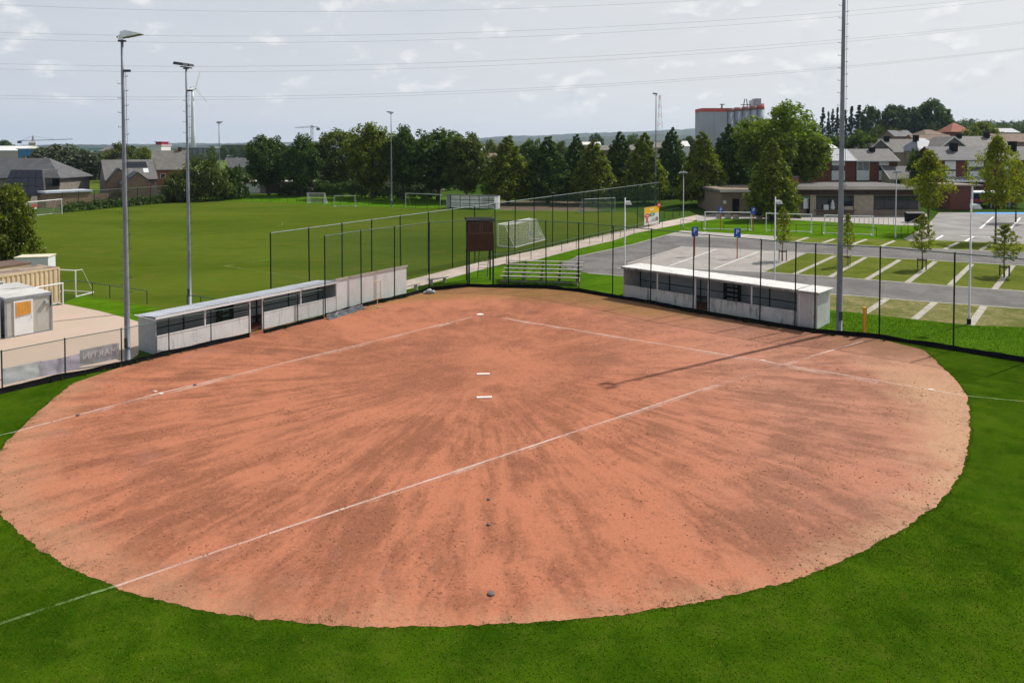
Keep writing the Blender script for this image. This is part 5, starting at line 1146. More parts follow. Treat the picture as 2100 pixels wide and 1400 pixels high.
def lamp_post(label, px, base, tip, mat, Y=None, side=0, dark_foot=False):
    b = G(px, base) if Y is None else Vector((at(px, base, Y).x, Y, 0)); hh = at(px, tip, b.y).z
    t = thing('lamp_post', label, 'lamp post', (b.x, b.y, 0.02), 0, 'park lamp posts')
    MB().lathe((0, 0, 0), [(.085, 0), (.085, .5), (.058, .52), (.048, hh)], 12).build('pole', mat, t, True)
    if dark_foot: MB().lathe((0, 0, 0), [(.115, 0), (.115, .32)], 12).build('foot_sleeve', BLACK, t)
    z = hh - .55 if side else hh - .35
    if side:
        MB().prism([(.07, -.24, z), (.52, -.24, z), (.42, -.14, z + .26), (.12, -.14, z + .26)], (0, .48, 0)).build('lamp_shade', mat, t)
        MB().box(.12, -.18, z - .05, .46, .18, z - .004).build('lamp_glass', GLASS_LT, t)
    else:
        MB().prism([(-.62, -.2, z), (.62, -.2, z), (.40, -.2, z + .20), (-.40, -.2, z + .20)], (0, .4, 0)).build('lamp_shade', mat, t)
        MB().box(-.5, -.16, z - .05, .5, .16, z - .004).build('lamp_glass', GLASS_LT, t)
lamp_post('grey lamp post where the footpath reaches the grass, before conical tree', 1401, 470, 350, LAMP_GREY)
lamp_post('grey lamp post in front of the club house conifer', 1613, 452, 356, LAMP_GREY)
lamp_post('grey lamp post right of the practice goals, before the club windows', 1836, 491, 348, LAMP_GREY)
lamp_post('white lamp post at the far left end of the right dugout', 1281, 579, 406, LAMP_WHITE, side=1)
lamp_post('white lamp post behind the middle of the right dugout', 1588, 588, 404, LAMP_WHITE, side=1)
lamp_post('white lamp post with black foot at the right near the fence', 1987, 665, 410, LAMP_WHITE, side=1, dark_foot=True)

LET_P = text_mesh('P', .62, WHITE_CLEAN)
def p_sign(label, px, base, top, low, w=.62):
    b = G(px, base); zt = at(px, top, b.y).z; zl = at(px, low, b.y).z
    t = thing('parking_sign', label, 'sign', (b.x, b.y, .02), R(-4), 'blue parking signs')
    MB().tube((0, .06, 0), (0, .06, zl + .1), .05, None, 10).build('post', SIGN_ORANGE, t)
    MB().prism([(-w / 2, 0, zl), (w / 2, 0, zl), (w / 2, 0, zt - .06), (w / 2 - .08, 0, zt), (-w / 2 + .08, 0, zt), (-w / 2, 0, zt - .06)], (0, .14, 0)).build('panel', SIGN_BLUE, t)
    link('letter', LET_P, t, (.0, -.008, zt - .36)); MB().box(-.12, -.012, zl + .08, -.0, -.001, zl + .13).build('small_mark', WHITE_CLEAN, t)
p_sign('blue parking sign on orange post, lower left of the four', 1424.8, 525.5, 466, 485); p_sign('blue parking sign on orange post, lower right of the four', 1512, 530.5, 469, 488)
p_sign('blue parking sign on orange post before the left practice goal', 1478, 473, 425, 438.5); p_sign('blue parking sign on orange post at the right post of the left practice goal', 1545, 474.5, 426, 440)
b = G(1565, 442); t = thing('parking_sign', 'small dark blue sign board far behind, near the club house doors', 'sign', (b.x, b.y, .02), R(40)); MB().tube((0, .05, 0), (0, .05, 1.2), .04).build('post', STEEL_DK, t); MB().box(-.4, 0, .62, .4, .08, 1.3).build('panel', SIGN_BLUE, t)
# info boards by the club house
b = G(1646, 441); t = thing('notice_board', 'two tall white notice boards with green header before the club house', 'sign', (b.x, b.y - 1, .02), R(28))
for x in (0, .95):
    MB().tube((x, .06, 0), (x, .06, 3.0), .04).build('post', GREEN_POST, t); MB().box(x - .42, 0, 1.1, x + .42, .05, 2.75).build('board', PANEL_W, t); MB().box(x - .42, -.002, 2.751, x + .42, .052, 3.0).build('header', SIGN_GREEN, t)
# colourful banner on the ball-stop fence
pa, pb = at(1320, 460, FB.y - 4), at(1350, 455, FB.y); ang = math.atan2(fd.y, fd.x); a = FA + fd * along(1320, FA, fd); nr = Vector((fd.y, -fd.x, 0)) * .09
b_ = FA + fd * along(1350, FA, fd); L = (b_ - a).length
t = thing('event_banner', 'colourful yellow and white event banner at the end of the ball-stop fence', 'banner', (a.x + nr.x, a.y + nr.y, 0), ang)
zt = at(1335, 424, (a.y + b_.y) / 2).z; zb = at(1335, 459, (a.y + b_.y) / 2).z
MB().box(0, 0, zb, L, .02, zt).build('cloth', PANEL_W, t)
MB().box(0, -.012, zt - (zt - zb) * .36, L, -.002, zt).build('yellow_field', SIGN_YELLOW, t)
def disc(x, z, rx, rz, y, mat, nm): MB().prism([(x + rx * math.cos(k * .524), y, z + rz * math.sin(k * .524)) for k in range(12)], (0, .008, 0)).build(nm, mat, t)
disc(L * .2, zb + (zt - zb) * .52, L * .2, .24, -.024, SIGN_RED, 'red_bubble'); disc(L * .52, zb + (zt - zb) * .55, L * .19, .22, -.026, SIGN_GREEN, 'green_bubble'); disc(L * .98, zt + .1, L * .14, .34, -.03, SIGN_RED, 'red_badge')
MB().box(L * .12, -.014, zb + .25, L * .24, -.004, zb + .95).build('red_bar', SIGN_RED, t); disc(L * .62, zb + .55, L * .16, .25, -.016, LAMP_GREY, 'picture'); disc(L * .84, zb + .6, L * .1, .3, -.018, BRICK_BROWN, 'picture')
for k in range(3): MB().box(L * (.36 + .1 * k), -.020, zt - .48, L * (.42 + .1 * k), -.0125, zt - .26).build('white_letter', WHITE_CLEAN, t)
for x, z in ((L * .12, zb + (zt - zb) * .52), (L * .45, zb + (zt - zb) * .55), (L * .92, zt + .1)): MB().box(x, -.036, z - .05, x + L * .14, -.031, z + .05).build('white_letter', WHITE_CLEAN, t)

# planters, bike racks, bins
for k, (x0, x1, y, lab) in enumerate(((1470, 1478, 448, 'leftmost'), (1488, 1498, 448.5, 'second'), (1504, 1514, 449, 'third'), (1552, 1562, 450.5, 'fourth'), (1575, 1588, 451, 'rightmost'))):
    a, b = G(x0, y), G(x1, y); w = b.x - a.x; t = thing('planter', lab + ' of the concrete planter blocks before the club house', 'planter', ((a.x + b.x) / 2, a.y, .02), 0, 'concrete planter blocks')
    MB().prism([(-w / 2, -.35, 0), (w / 2, -.35, 0), (w / 2 * 1.04, -.37, .6), (-w / 2 * 1.04, -.37, .6)], (0, .7, 0)).build('body', CONC, t); MB().box(-w / 2 * .9, -.28, .601, w / 2 * .9, .28, .66).build('soil', SOIL, t)
for k in range(14):
    p = G(1702 + 10 * k, 460 + .1 * k); t = thing('bike_hoop', ['leftmost', 'second', 'third', 'fourth', 'fifth', 'sixth', 'seventh', 'eighth', 'ninth', 'tenth', 'eleventh', 'twelfth', 'thirteenth', 'rightmost'][k] + ' steel bicycle hoop from the left before the club windows', 'bike rack', (p.x, p.y, .02), R(62), 'bicycle hoops before the club windows')
    MB().path([(-.35, 0, 0), (-.35, 0, .85), (-.22, 0, 1.02), (.22, 0, 1.02), (.35, 0, .85), (.35, 0, 0)], .03, 6).build('hoop', GOAL_GREY, t); MB().box(-.42, -.06, 0, -.28, .06, .02).box(.28, -.06, 0, .42, .06, .02).build('foot_plate', GOAL_GREY, t)
for px, lab in ((1866, 'left of the two black wheeled waste bins by the street tree'), (1884, 'right of the two black wheeled waste bins by the street tree')):
    p = G(px, 456); t = thing('waste_bin', lab, 'bin', (p.x, p.y, .02), R(-5), 'black wheeled waste bins')
    MB().prism([(-.54, -.45, .10), (.54, -.45, .10), (.62, -.52, 1.25), (-.62, -.52, 1.25)], (0, .95, 0)).build('body', BLACK, t); MB().prism([(-.66, -.58, 1.255), (-.66, .5, 1.255), (-.66, .45, 1.42), (-.66, 0, 1.52), (-.66, -.5, 1.40)], (1.32, 0, 0)).build('lid', STEEL_DK, t)
    for x in (-.42, .42):
        for y in (-.3, .35): MB().tube((x - .03, y, .1), (x + .03, y, .1), .1, None, 10).build('wheel', BLACK, t)

# ---- power lines: parabolas between pylons out of the picture
def wire(label, pts, Y):
    (x0, y0), (x1, y1), (x2, y2) = [(at(a, b, Y).x, at(a, b, Y).z) for a, b in pts]
    co = np.polyfit([x0, x1, x2], [y0, y1, y2], 2); xs = np.linspace(-190, 190, 60)
    mb = MB(); mb.path([(x, 0, float(np.polyval(co, x))) for x in xs], .021, 4); o = mb.build('power_line', WIRE, None, loc=(0, Y, 0)); tag(o, label, 'power line', 'power lines across the sky')
wire('topmost single overhead power line, leaving the frame before the right', [(0, 10), (1050, 18), (1450, 0)], 165)
wire('second overhead power line from the top', [(0, 67), (1050, 64), (1950, 4)], 150)
wire('third overhead power line from the top, close under the second', [(0, 80), (1050, 76.5), (2050, 2)], 160)
wire('fourth overhead power line from the top', [(0, 131), (1050, 123.5), (2100, 45)], 150)
wire('fifth overhead power line from the top, close under the fourth', [(0, 142), (1050, 133), (2100, 48)], 160)
wire('sixth overhead power line from the top', [(0, 196), (1050, 182.5), (2100, 99)], 150)
wire('lowest overhead power line, almost touching the sixth', [(0, 202), (1050, 187.5), (2100, 101)], 160)
# ================================================================== CONTAINERS AND CABINS
def uframe(A, B): d = (Vector(B) - Vector(A)); return math.atan2(d.y, d.x)
# cream container: its corrugated long side runs into depth, right end nearest the pitch
cr = at(123.4, 600, 49.1); cl_dir = Vector((.447, .894)); t = thing('shipping_container', 'cream corrugated shipping container behind the grey cabin', 'container', (cr.x - cl_dir.x * 6.0, cr.y - cl_dir.y * 6.0, .013), math.atan2(cl_dir.y, cl_dir.x))
Lc, Wc, Hc = 6.0, 2.4, 2.5
mb = MB(); prof = []; x = .08
while x < Lc - .3:
    prof += [(x, -.0), (x + .07, -.0), (x + .13, -.045), (x + .24, -.045)]; x += .30
prof.append((Lc - .08, 0)); n = len(prof)
mb.add([(a, b + .045, .15) for a, b in prof] + [(a, b + .045, Hc - .12) for a, b in prof], [(i, i + 1, n + i + 1, n + i) for i in range(n - 1)]); mb.build('corrugated_side', CREAM_CON, t)
MB().box(.08, .05, .1, Lc - .05, Wc - .02, Hc - .10).build('core', CREAM_CON, t)
for x in (0, Lc - .10): MB().box(x, -.01, 0, x + .10, .11, Hc - .001).build('corner_post', CREAM_CON, t)
MB().box(Lc - .049, .112, .0, Lc, Wc, Hc - .12).build('end_wall', CREAM_CON, t)
MB().box(.101, -.012, Hc - .119, Lc - .101, .06, Hc).build('top_rail', CREAM_CON, t); MB().box(.101, -.012, 0, Lc - .101, .06, .149).build('bottom_rail', CREAM_CON, t)
MB().box(.0, .061, Hc - .099, Lc, Wc, Hc + .006).build('roof', CON_ROOF, t)
w = MB().box(Lc - 5.2, -.03, 1.25, Lc - 3.55, .04, 2.12).build('window', PANEL_W, t); MB().box(Lc - 5.1, -.036, 1.33, Lc - 3.65, -.031, 2.04).build('pane', GLASS, w)
# second container with the brown roof, behind it
p = Vector((cr.x, cr.y)) + Vector((-.894, .447)) * 2.7 - cl_dir * 6.4
t = thing('shipping_container', 'container with brown stained roof behind the cream one', 'container', (p.x, p.y, .013), math.atan2(cl_dir.y, cl_dir.x)); MB().box(0, 0, 0, 6.0, 2.4, 2.62).build('body', CREAM_CON, t); MB().box(-.05, -.05, 2.621, 6.05, 2.45, 2.70).build('roof', BROWN_ROOF, t)
p = G(88, 558); t = thing('storage_box', 'small white storage box behind the containers near the bush', 'box', (p.x - 2.6, p.y + .2, .013), R(14)); MB().box(0, 0, 0, 2.6, 1.7, 1.15).build('body', PANEL_W, t); MB().box(-.06, -.06, 1.151, 2.66, 1.76, 1.24).build('lid', M('cream_lid', (.6, .55, .42), .6, .05, 2.), t)
# grey site cabin with the orange shutter door
def cabin(label, B, d, L, Dp, Hh, door=True):
    o = Vector((B[0] - d.x * L, B[1] - d.y * L)); t = thing('site_cabin', label, 'cabin', (o.x, o.y, .014), math.atan2(d.y, d.x), 'grey site cabins')
    MB().box(.1, .03, .08, L - .1, Dp - .03, Hh - .14).build('wall', CABIN, t)
    for x in (0, L - .11):
        for y in (0, Dp - .11): MB().box(x, y, 0, x + .11, y + .11, Hh - .151).build('corner_post', CABIN_FR, t)
    MB().box(-.01, -.02, Hh - .15, L + .01, Dp + .02, Hh).build('roof_frame', CABIN_FR, t); MB().box(.04, .03, Hh + .001, L - .04, Dp - .03, Hh + .03).build('roof', CABIN_ROOF, t)
    MB().box(.112, .005, 0, L - .112, .09, .079).build('floor_frame', CABIN_FR, t)
    return t
cd = (G(108.4, 677) - G(16.5, 694)).normalized(); B = G(108.4, 677); t = cabin('grey site cabin with a white door and orange shutter', B, cd, 2.42, 5.2, 2.26)
sc = lambda px: 2.42 + along(px, B, cd)
x0, x1 = sc(29.5), sc(68.5); dr = MB().box(x0, -.02, .06, x1, .028, 2.05).build('door', WHITE_CLEAN, t)
MB().box(x0 + .08, -.028, 1.10, x1 - .07, -.021, 1.98).build('shutter_box', PANEL_W, dr)
wv = (x1 - x0 - .19) / 5
for k in range(5): MB().prism([(x0 + .10 + k * wv, -.03, 1.14 + .02 * k), (x0 + .10 + (k + .86) * wv, -.045, 1.14 + .02 * k), (x0 + .10 + (k + .86) * wv, -.045, 1.95), (x0 + .10 + k * wv, -.03, 1.95)], (0, -.012, 0)).build('slat', ORANGE, dr)
MB().tube((x1 - .09, -.09, 1.0), (x1 - .09, -.02, 1.0), .018).build('handle', STEEL, dr)
MB().box(sc(93), -.12, 1.66, sc(99.5), .028, 1.86).build('wall_lamp', SILVER, t); MB().tube((2.33, -.03, 1.45), (2.33, -.03, 2.1), .03, None, 8).build('drain_pipe', BLACK, t)
cabin('second grey site cabin cut off by the left picture edge', (B.x - cd.x * 2.62, B.y - cd.y * 2.62), cd, 2.42, 5.2, 2.22)
MB_ = None

# ================================================================== HOUSES
def house(name, label, cx, cy, z0, rz, L, D, eave, ridge, m_wall, m_roof, hip=0.0, windows=(), chimneys=(), ov=.35, trim=None, cat='house', gable_mat=None, solar=None, group=None):
    """ridge along local x; the front (toward the camera) is local -y; heights above z0"""
    t = thing(name, label, cat, (cx, cy, z0), rz, group); h = L / 2; k = D / 2
    MB().box(-h, -k, -1.5, h, k, eave).build('wall', m_wall, t)
    if hip <= 0:
        for s in (-1, 1): MB().prism([(s * h - (.12 if s > 0 else 0), -k, eave + .001), (s * h - (.12 if s > 0 else 0), k, eave + .001), (s * h - (.12 if s > 0 else 0), 0, ridge - .02)], (.12, 0, 0)).build('gable', gable_mat or m_wall, t)
    sl = (ridge - eave) / k; e = eave - sl * ov; hx = h + (.2 if hip <= 0 else ov); rx = h + .2 if hip <= 0 else h - hip; th = .16
    rf = MB()
    for s in (-1, 1):
        a = [(-hx, s * (k + ov), e), (hx, s * (k + ov), e), (rx, 0, ridge), (-rx, 0, ridge)]; a = a if s < 0 else a[::-1]
        rf.add(a + [(x, y, z + th) for x, y, z in a], [(3, 2, 1, 0), (4, 5, 6, 7), (0, 1, 5, 4), (1, 2, 6, 5), (2, 3, 7, 6), (3, 0, 4, 7)])
    if hip > 0:
        for s in (-1, 1):
            a = [(s * hx, -(k + ov) * s, e), (s * hx, (k + ov) * s, e), (s * rx, 0, ridge)]; rf.add(a + [(x, y, z + th) for x, y, z in a], [(2, 1, 0), (3, 4, 5), (0, 1, 4, 3), (1, 2, 5, 4), (2, 0, 3, 5)])
    roof = rf.build('roof', m_roof, t)
    if trim and hip <= 0:
        for s in (-1, 1):
            for q in (-1, 1): MB().bar((s * (hx + .03), q * (k + ov + .02), e + .04), (s * (hx + .03), 0, ridge + .06), .06, .26).build('verge_board', trim, roof)
    if trim: MB().box(-hx, -(k + ov) - .08, e - .02, hx, -(k + ov) - .005, e + .14).build('gutter', trim, roof)
    for c in chimneys:
        x, y, w, top = c[:4]; m = c[4] if len(c) > 4 else BRICK_BROWN; zr = ridge - abs(y) * sl
        ch = MB().box(x - w / 2, y - w * .4, zr - .3, x + w / 2, y + w * .4, top).build('chimney', m, roof); MB().box(x - w / 2 - .07, y - w * .4 - .07, top + .001, x + w / 2 + .07, y + w * .4 + .07, top + .12).build('cap', TILE_DARK, ch)
    for wdw in windows:
        kind, x0, x1, za, zb = wdw[:5]; yf = -k - .002
        if kind == 'panel': MB().box(x0, -k - .07, za, x1, -k - .003, zb).build('facade_panel', PANEL_W, t); continue
        if kind == 'shutter': MB().box(x0, -k - .05, za, x1, -k - .003, zb).build('roller_shutter', TRIM, t); continue
        if kind == 'skylight':
            ya, yb = (za, zb); f = lambda y: ridge - abs(y) * sl + th + .01
            sk = MB().add([(x0, ya, f(ya)), (x1, ya, f(ya)), (x1, yb, f(yb)), (x0, yb, f(yb)), (x0, ya, f(ya) + .08), (x1, ya, f(ya) + .08), (x1, yb, f(yb) + .08), (x0, yb, f(yb) + .08)], [(3, 2, 1, 0), (4, 5, 6, 7), (0, 1, 5, 4), (1, 2, 6, 5), (2, 3, 7, 6), (3, 0, 4, 7)]).build('skylight', PANEL_W, roof); continue
        fr = MB().box(x0, -k - .05, za, x1, -k - .003, zb).build('window', wdw[5] if len(wdw) > 5 else TRIM, t); m = .07; n = max(1, round((x1 - x0) / 1.1)); pw = (x1 - x0 - 2 * m) / n
        for i in range(n): MB().box(x0 + m + i * pw + .03, -k - .062, za + m, x0 + m + (i + 1) * pw - .03, -k - .051, zb - m).build('pane', GLASS_LT if kind == 'curtain' else GLASS, fr)
    if solar:
        nx, ny, x0, x1, y0, y1 = solar; f = lambda y: ridge - abs(y) * sl + th + .03; pw = (x1 - x0) / nx; pl = (y1 - y0) / ny
        for i in range(nx):
            for j in range(ny):
                a, b, c, d = x0 + i * pw + .02, x0 + (i + 1) * pw - .02, y0 + j * pl + .02, y0 + (j + 1) * pl - .02
                MB().add([(a, c, f(c)), (b, c, f(c)), (b, d, f(d)), (a, d, f(d)), (a, c, f(c) + .05), (b, c, f(c) + .05), (b, d, f(d) + .05), (a, d, f(d) + .05)], [(3, 2, 1, 0), (4, 5, 6, 7), (0, 1, 5, 4), (1, 2, 6, 5), (2, 3, 7, 6), (3, 0, 4, 7)]).build('solar_panel', SOLAR, roof)
    return t
def X(px, Y): return (px - 1050) / FPX * Y
def Z(py, Y): return at(1050, py, Y).z
# solar roof house at the left
Y = 140.0; hx0, hx1 = X(-90, Y), X(126, Y)
house('house', 'grey hipped-roof house with dark solar wing at the left edge', (hx0 + hx1) / 2, Y + 5, 0, 0, hx1 - hx0 - 1, 10, Z(362, Y), Z(326, Y + 5), BRICK_GREY, TILE_DARK, hip=5.2, windows=[('window', 9.2 - 2.2, 10.0, 3.4, 5.0, BLACK), ('curtain', 5.0, 6.6, 3.4, 4.9), ('window', 5.2, 8.8, .9, 2.2, BLACK)], chimneys=[(-1.0, 1, .5, Z(322, Y + 5)), (1.8, 1, .4, Z(320, Y + 5), BLACK)], ov=.6)
ws = thing('solar_wing', 'steep dark solar-panel roof wing facing the pitch at left', 'roof wing', (X(14, 133), 133, 0), 0)
mb = MB(); xa, xb = 0, X(80, 133) - X(14, 133); zt, zb = Z(348, 134), Z(400, 129.5); sk = X(93, 129.5) - X(80, 133) 
mb.prism([(xa, 1.25, zt - .6), (xa, 1.25, zt - .1), (xa, 5.5, zt - .05), (xa, 5.5, zt - .6)], (xb - xa, 0, 0)); mb.build('roof_back', TILE_DARK, ws); MB().prism([(xa + .2, -3.0, 0), (xa + .2, 1.2, 0), (xa + .2, 1.2, zt - .35), (xa + .2, -3.0, zb + .1)], (xb - xa - .3, 0, 0)).build('wall', BRICK_GREY, ws)
mb = MB().add([(xa, 1, zt), (xb, 1, zt), (xb + sk, -3.5, zb), (xa + sk * .3, -3.5, zb), (xa, 1.2, zt - .2), (xb, 1.2, zt - .2), (xb + sk, -3.4, zb - .2), (xa + sk * .3, -3.4, zb - .2)], [(0, 3, 2, 1), (4, 5, 6, 7), (0, 1, 5, 4), (1, 2, 6, 5), (2, 3, 7, 6), (3, 0, 4, 7)]); mb.build('roof', TILE_DARK, ws)
def rp(u, v, lift): 
    a = Vector((xa, 1, zt)).lerp(Vector((xb, 1, zt)), u); b = Vector((xa + sk * .3, -3.5, zb)).lerp(Vector((xb + sk, -3.5, zb)), u); n_ = Vector((0, -(zt - zb), 4.5)).normalized(); return a.lerp(b, v) + n_ * lift
for i in range(5):
    for j in range(3):
        c = [(.03 + i * .19, .02 + j * .325), (.03 + (i + 1) * .19 - .012, .02 + j * .325), (.03 + (i + 1) * .19 - .012, .02 + (j + 1) * .325 - .012), (.03 + i * .19, .02 + (j + 1) * .325 - .012)]
        MB().add([rp(u, v, .04) for u, v in c] + [rp(u, v, .10) for u, v in c], [(0, 1, 2, 3), (7, 6, 5, 4), (0, 4, 5, 1), (1, 5, 6, 2), (2, 6, 7, 3), (3, 7, 4, 0)]).build('solar_panel', SOLAR, ws)
MB().box(xa + 1.5, -3.05, .2, xa + 4.5, -3.003, 1.9).build('window', GLASS, ws)
# flat white canopy building
p0, p1 = at(94, 393, 128), at(186, 389, 134); t = thing('flat_annexe', 'low flat-roofed annexe with pale blue roof edge right of the solar roof', 'annexe', (p0.x, 128, 0), math.atan2(6, p1.x - p0.x)); L = math.hypot(p1.x - p0.x, 6)
MB().box(0, 0, 0, L, 4, p0.z - .35).build('wall', BRICK_BROWN, t); MB().box(-.2, -.3, p0.z - .345, L + .2, 4.2, p0.z).build('roof', M('pale_blue_roof', (.42, .46, .52), .6, .06, 1.), t)
# house with gable, cross gable and skylight
Y = 152.0; hw = 9.6
house('house', 'grey-roofed brick house with a skylight behind the brown fence', X(262, Y), Y, 0, R(37), hw, 9.0, Z(367, Y - 4), Z(329, Y), BRICK_GREY, TILE_GREY, windows=[('window', -hw / 2 + 1.3, -hw / 2 + 2.0, 2.2, 4.0), ('skylight', hw * .26, hw * .26 + 1.0, -3.3, -2.3)], chimneys=[(-hw * .12, 1.0, .7, Z(325, Y))], trim=SLATE_DK, solar=(7, 1, -hw * .10, hw * .36, -2.1, -.6))
Yc = 141.0; c = at(283, 355, Yc); wv = X(309, Yc) - X(258, Yc)
t = house('house_wing', 'brown brick gabled wing with dark slate roof behind the pitch fence', c.x - 1.9, Yc + 2.6, 0, R(-56), 7.5, wv * 1.05, Z(376, Yc), Z(354, Yc), BRICK_BROWN, SLATE_DK, ov=.25, cat='house wing')
c = at(236, 345, 146); house('house_wing', 'small slate-roofed dormer wing left of the brown gable', c.x, 147, 0, R(-56), 5, 4.6, Z(372, 146), Z(346, 146), BRICK_BROWN, SLATE_DK, ov=.2, cat='house wing')
# tall house with the red chimney
Y = 168.0; a = at(318, 311, Y); b = at(370, 311, Y)
house('house', 'tall brick house with steep grey roof and red chimney at left', (a.x + b.x) / 2 + .3, Y, 0, R(22), b.x - a.x + .9, 9, Z(347, Y - 4), Z(310, Y), BRICK_ORANGE, TILE_TAUPE, windows=[('window', -1.6, -.5, 3.9, 5.0), ('window', .9, 1.6, 3.2, 4.6)], chimneys=[((b.x - a.x) / 2 - .7, 0, .8, Z(303, Y), BRICK_RED)], gable_mat=BRICK_RED, ov=.3)
# green garden shed
a, b = G(326, 411), G(371, 411); w = b.x - a.x; house('garden_shed', 'grey-green wooden garden shed at the far pitch fence', (a.x + b.x) / 2, a.y + 2, 0, R(90), 4.0, w * .9, 1.5, 2.35, SHED_GREEN, SHED_GREEN, cat='shed', ov=.2)
house('house', 'small house gable left of the dark tree row', at(486, 340, 235).x, 238, 0, R(20), 8, 7, Z(343, 235), Z(325, 235), BRICK_BROWN, TILE_DARK)
# fences behind the pitch on the left
def board_fence(name, label, A, B, h, mat, pl=.16, z=0):
    d = (B - A); L = d.length; t = thing(name, label, 'fence', (A.x, A.y, z), math.atan2(d.y, d.x)); mb = MB(); n = int(L / pl)
    for i in range(n): mb.box(i * pl, 0, 0, i * pl + pl * .9, .03, h + random.uniform(-.04, .04))
    tag(mb.build('boards', mat, t), kind='stuff')
    k = int(L / 2.4)
    for i in range(k + 1): MB().box(L * i / k - .05, .031, 0, L * i / k + .05, .12, h + .05).build('post', WOOD_DARK, t)
board_fence('board_fence', 'weathered brown board fence behind the dark mesh fence at left', G(112, 424), G(258, 414), 2.0, WOOD_FENCE)
board_fence('board_fence', 'dark board fence under the house wing right of the first mast', G(258, 413.5), G(330, 407), 1.8, WOOD_DARK)
hedge_pts = []
A, B_ = G(128, 436), G(384, 412.5)
for i in range(60):
    q = A.lerp(B_, i / 59); hedge_pts.append(q)
me = leaves_mesh('hedge', [(q.x + random.uniform(-.4, .4), q.y + .5 + random.uniform(-.2, .2), random.uniform(.3, 1.5)) for q in hedge_pts for _ in range(3)], [.62] * 180, 26, .34, LEAF_DARK, 3)
o = link('hedge', me); tag(o, 'dark straggly hedge behind the mesh fence at the far left pitch edge', 'hedge')
fence('mesh_fence', 'dark tall mesh fence along the far left edge of the soccer pitch', [A.lerp(B_, i / 9) for i in range(10)], 3.4, spacing=.22, wr=.006, pr=.05)
# dark hedge-wall under the row of trees and a pale building behind
A, B_ = G(575, 401), G(890, 408); me = leaves_mesh('hedge', [(A.lerp(B_, i / 79).x, A.lerp(B_, i / 79).y + random.uniform(-.3, .3), random.uniform(.3, 2.9)) for i in range(80) for _ in range(4)], [.85] * 320, 30, .42, LEAF_DARK, 5)
tag(link('hedge', me), 'dark clipped hedge under the tree row behind the far goals', 'hedge')
A, B_ = G(1010, 408), G(1480, 418); me = leaves_mesh('hedge', [(A.lerp(B_, i / 119).x, A.lerp(B_, i / 119).y + random.uniform(-.3, .3), random.uniform(.3, 2.6)) for i in range(120) for _ in range(3)], [.9] * 360, 28, .45, LEAF_DARK, 6)
tag(link('hedge', me), 'dark hedge behind the conical trees right of the soccer shelter', 'hedge')
t = thing('pale_building', 'pale low building glimpsed between trunks behind the hedge', 'building', (at(730, 400, 178).x, 178, 0)); L = at(905, 400, 178).x - at(730, 400, 178).x; MB().box(0, 0, 0, L, 8, 3.6).build('wall', BRICK_CREAM, t); MB().box(-.3, -.4, 3.601, L + .3, 8.3, 3.9).build('roof', FLAT_ROOF, t)
t = thing('pale_building', 'grey garage glimpsed under the left end of the tree row', 'building', (at(495, 400, 172).x, 172, 0)); MB().box(0, 0, 0, 16, 6, 2.6).build('wall', BRICK_GREY, t); MB().box(-.2, -.3, 2.601, 16.2, 6.2, 2.85).build('roof', FLAT_ROOF, t)
for k in range(3): MB().box(1.2 + 4.8 * k, -.04, .02, 4.6 + 4.8 * k, -.003, 2.2).build('door', (TRIM, WOOD_DARK, GREY_WALL)[k], t)

# ---- club house
Y = 114.0; x0, xm, x1 = X(1478, Y), X(1627, Y), X(1888, Y)
t = thing('club_house', 'long low beige club house with flat roof behind the practice goals', 'building', (x0, Y, 0)); Lw = x1 - x0; zr = Z(383, Y - 1.5); xm -= x0
S = lambda px: X(px, Y) - x0
MB().box(0, 0, 0, Lw, 14, zr - .5).build('wall', CLUB_WALL, t)
MB().box(xm - .5, -1.5, zr - .48, Lw + .4, 14.3, zr).build('roof', BITUMEN, t); MB().box(xm - .52, -1.6, zr - .46, Lw + .42, -1.501, zr + .08).build('fascia', FLAT_ROOF, t); MB().box(-.4, -1.2, zr - .95, xm - .51, 14.3, zr - .55).build('lower_roof', BITUMEN, t); MB().box(-.42, -1.3, zr - .9, xm - .53, -1.201, zr - .5).build('fascia', FLAT_ROOF, t)
MB().box(xm - .4, -.5, zr - 1.35, Lw + .2, -.003, zr - .481).build('soffit_board', WOOD_DARK, t)
for a, b in ((1503, 1517), (1548, 1561), (1590, 1600), (1655, 1662)):
    d_ = MB().box(S(a), -.05, .03, S(b), -.003, 2.7).build('door', BLACK, t); MB().box(S(b) - .25, -.09, 1.1, S(b) - .15, -.051, 1.3).build('handle', STEEL, d_)
for a, b, n in ((1674, 1752, 3), (1792, 1884, 4)):
    w = MB().box(S(a), -.06, .95, S(b), -.003, 3.15).build('window', BLACK, t); pw = (S(b) - S(a)) / n
    for i in range(n): MB().box(S(a) + i * pw + .06, -.074, 1.03, S(a) + (i + 1) * pw - .06, -.061, 3.07).build('pane', GLASS, w)
MB().lathe((0, 0, 0), [(.30, 0), (.36, .35), (.25, .9), (.30, 1.1), (.14, 1.25), (.16, 1.45), (.05, 1.6)], 12).build('white_figure', PANEL_W, t, True, loc=(S(1706), -.45, .95))
MB().box(S(1688), -.5, .95, S(1698), -.2, 1.75).build('window_display', PANEL_W, t); MB().box(S(1730), -.5, .95, S(1748), -.3, 1.5).build('window_display', BRICK_CREAM, t); MB().box(S(1670), -.62, .85, S(1755), -.08, .945).build('window_ledge', CLUB_WALL, t)
MB().box(S(1752), -.12, 0, S(1792), -.003, zr - 1.36).build('wall_pier', BRICK_CREAM, t); MB().box(S(1662), -.12, 0, S(1674), -.003, zr - 1.36).build('wall_pier', BRICK_CREAM, t)
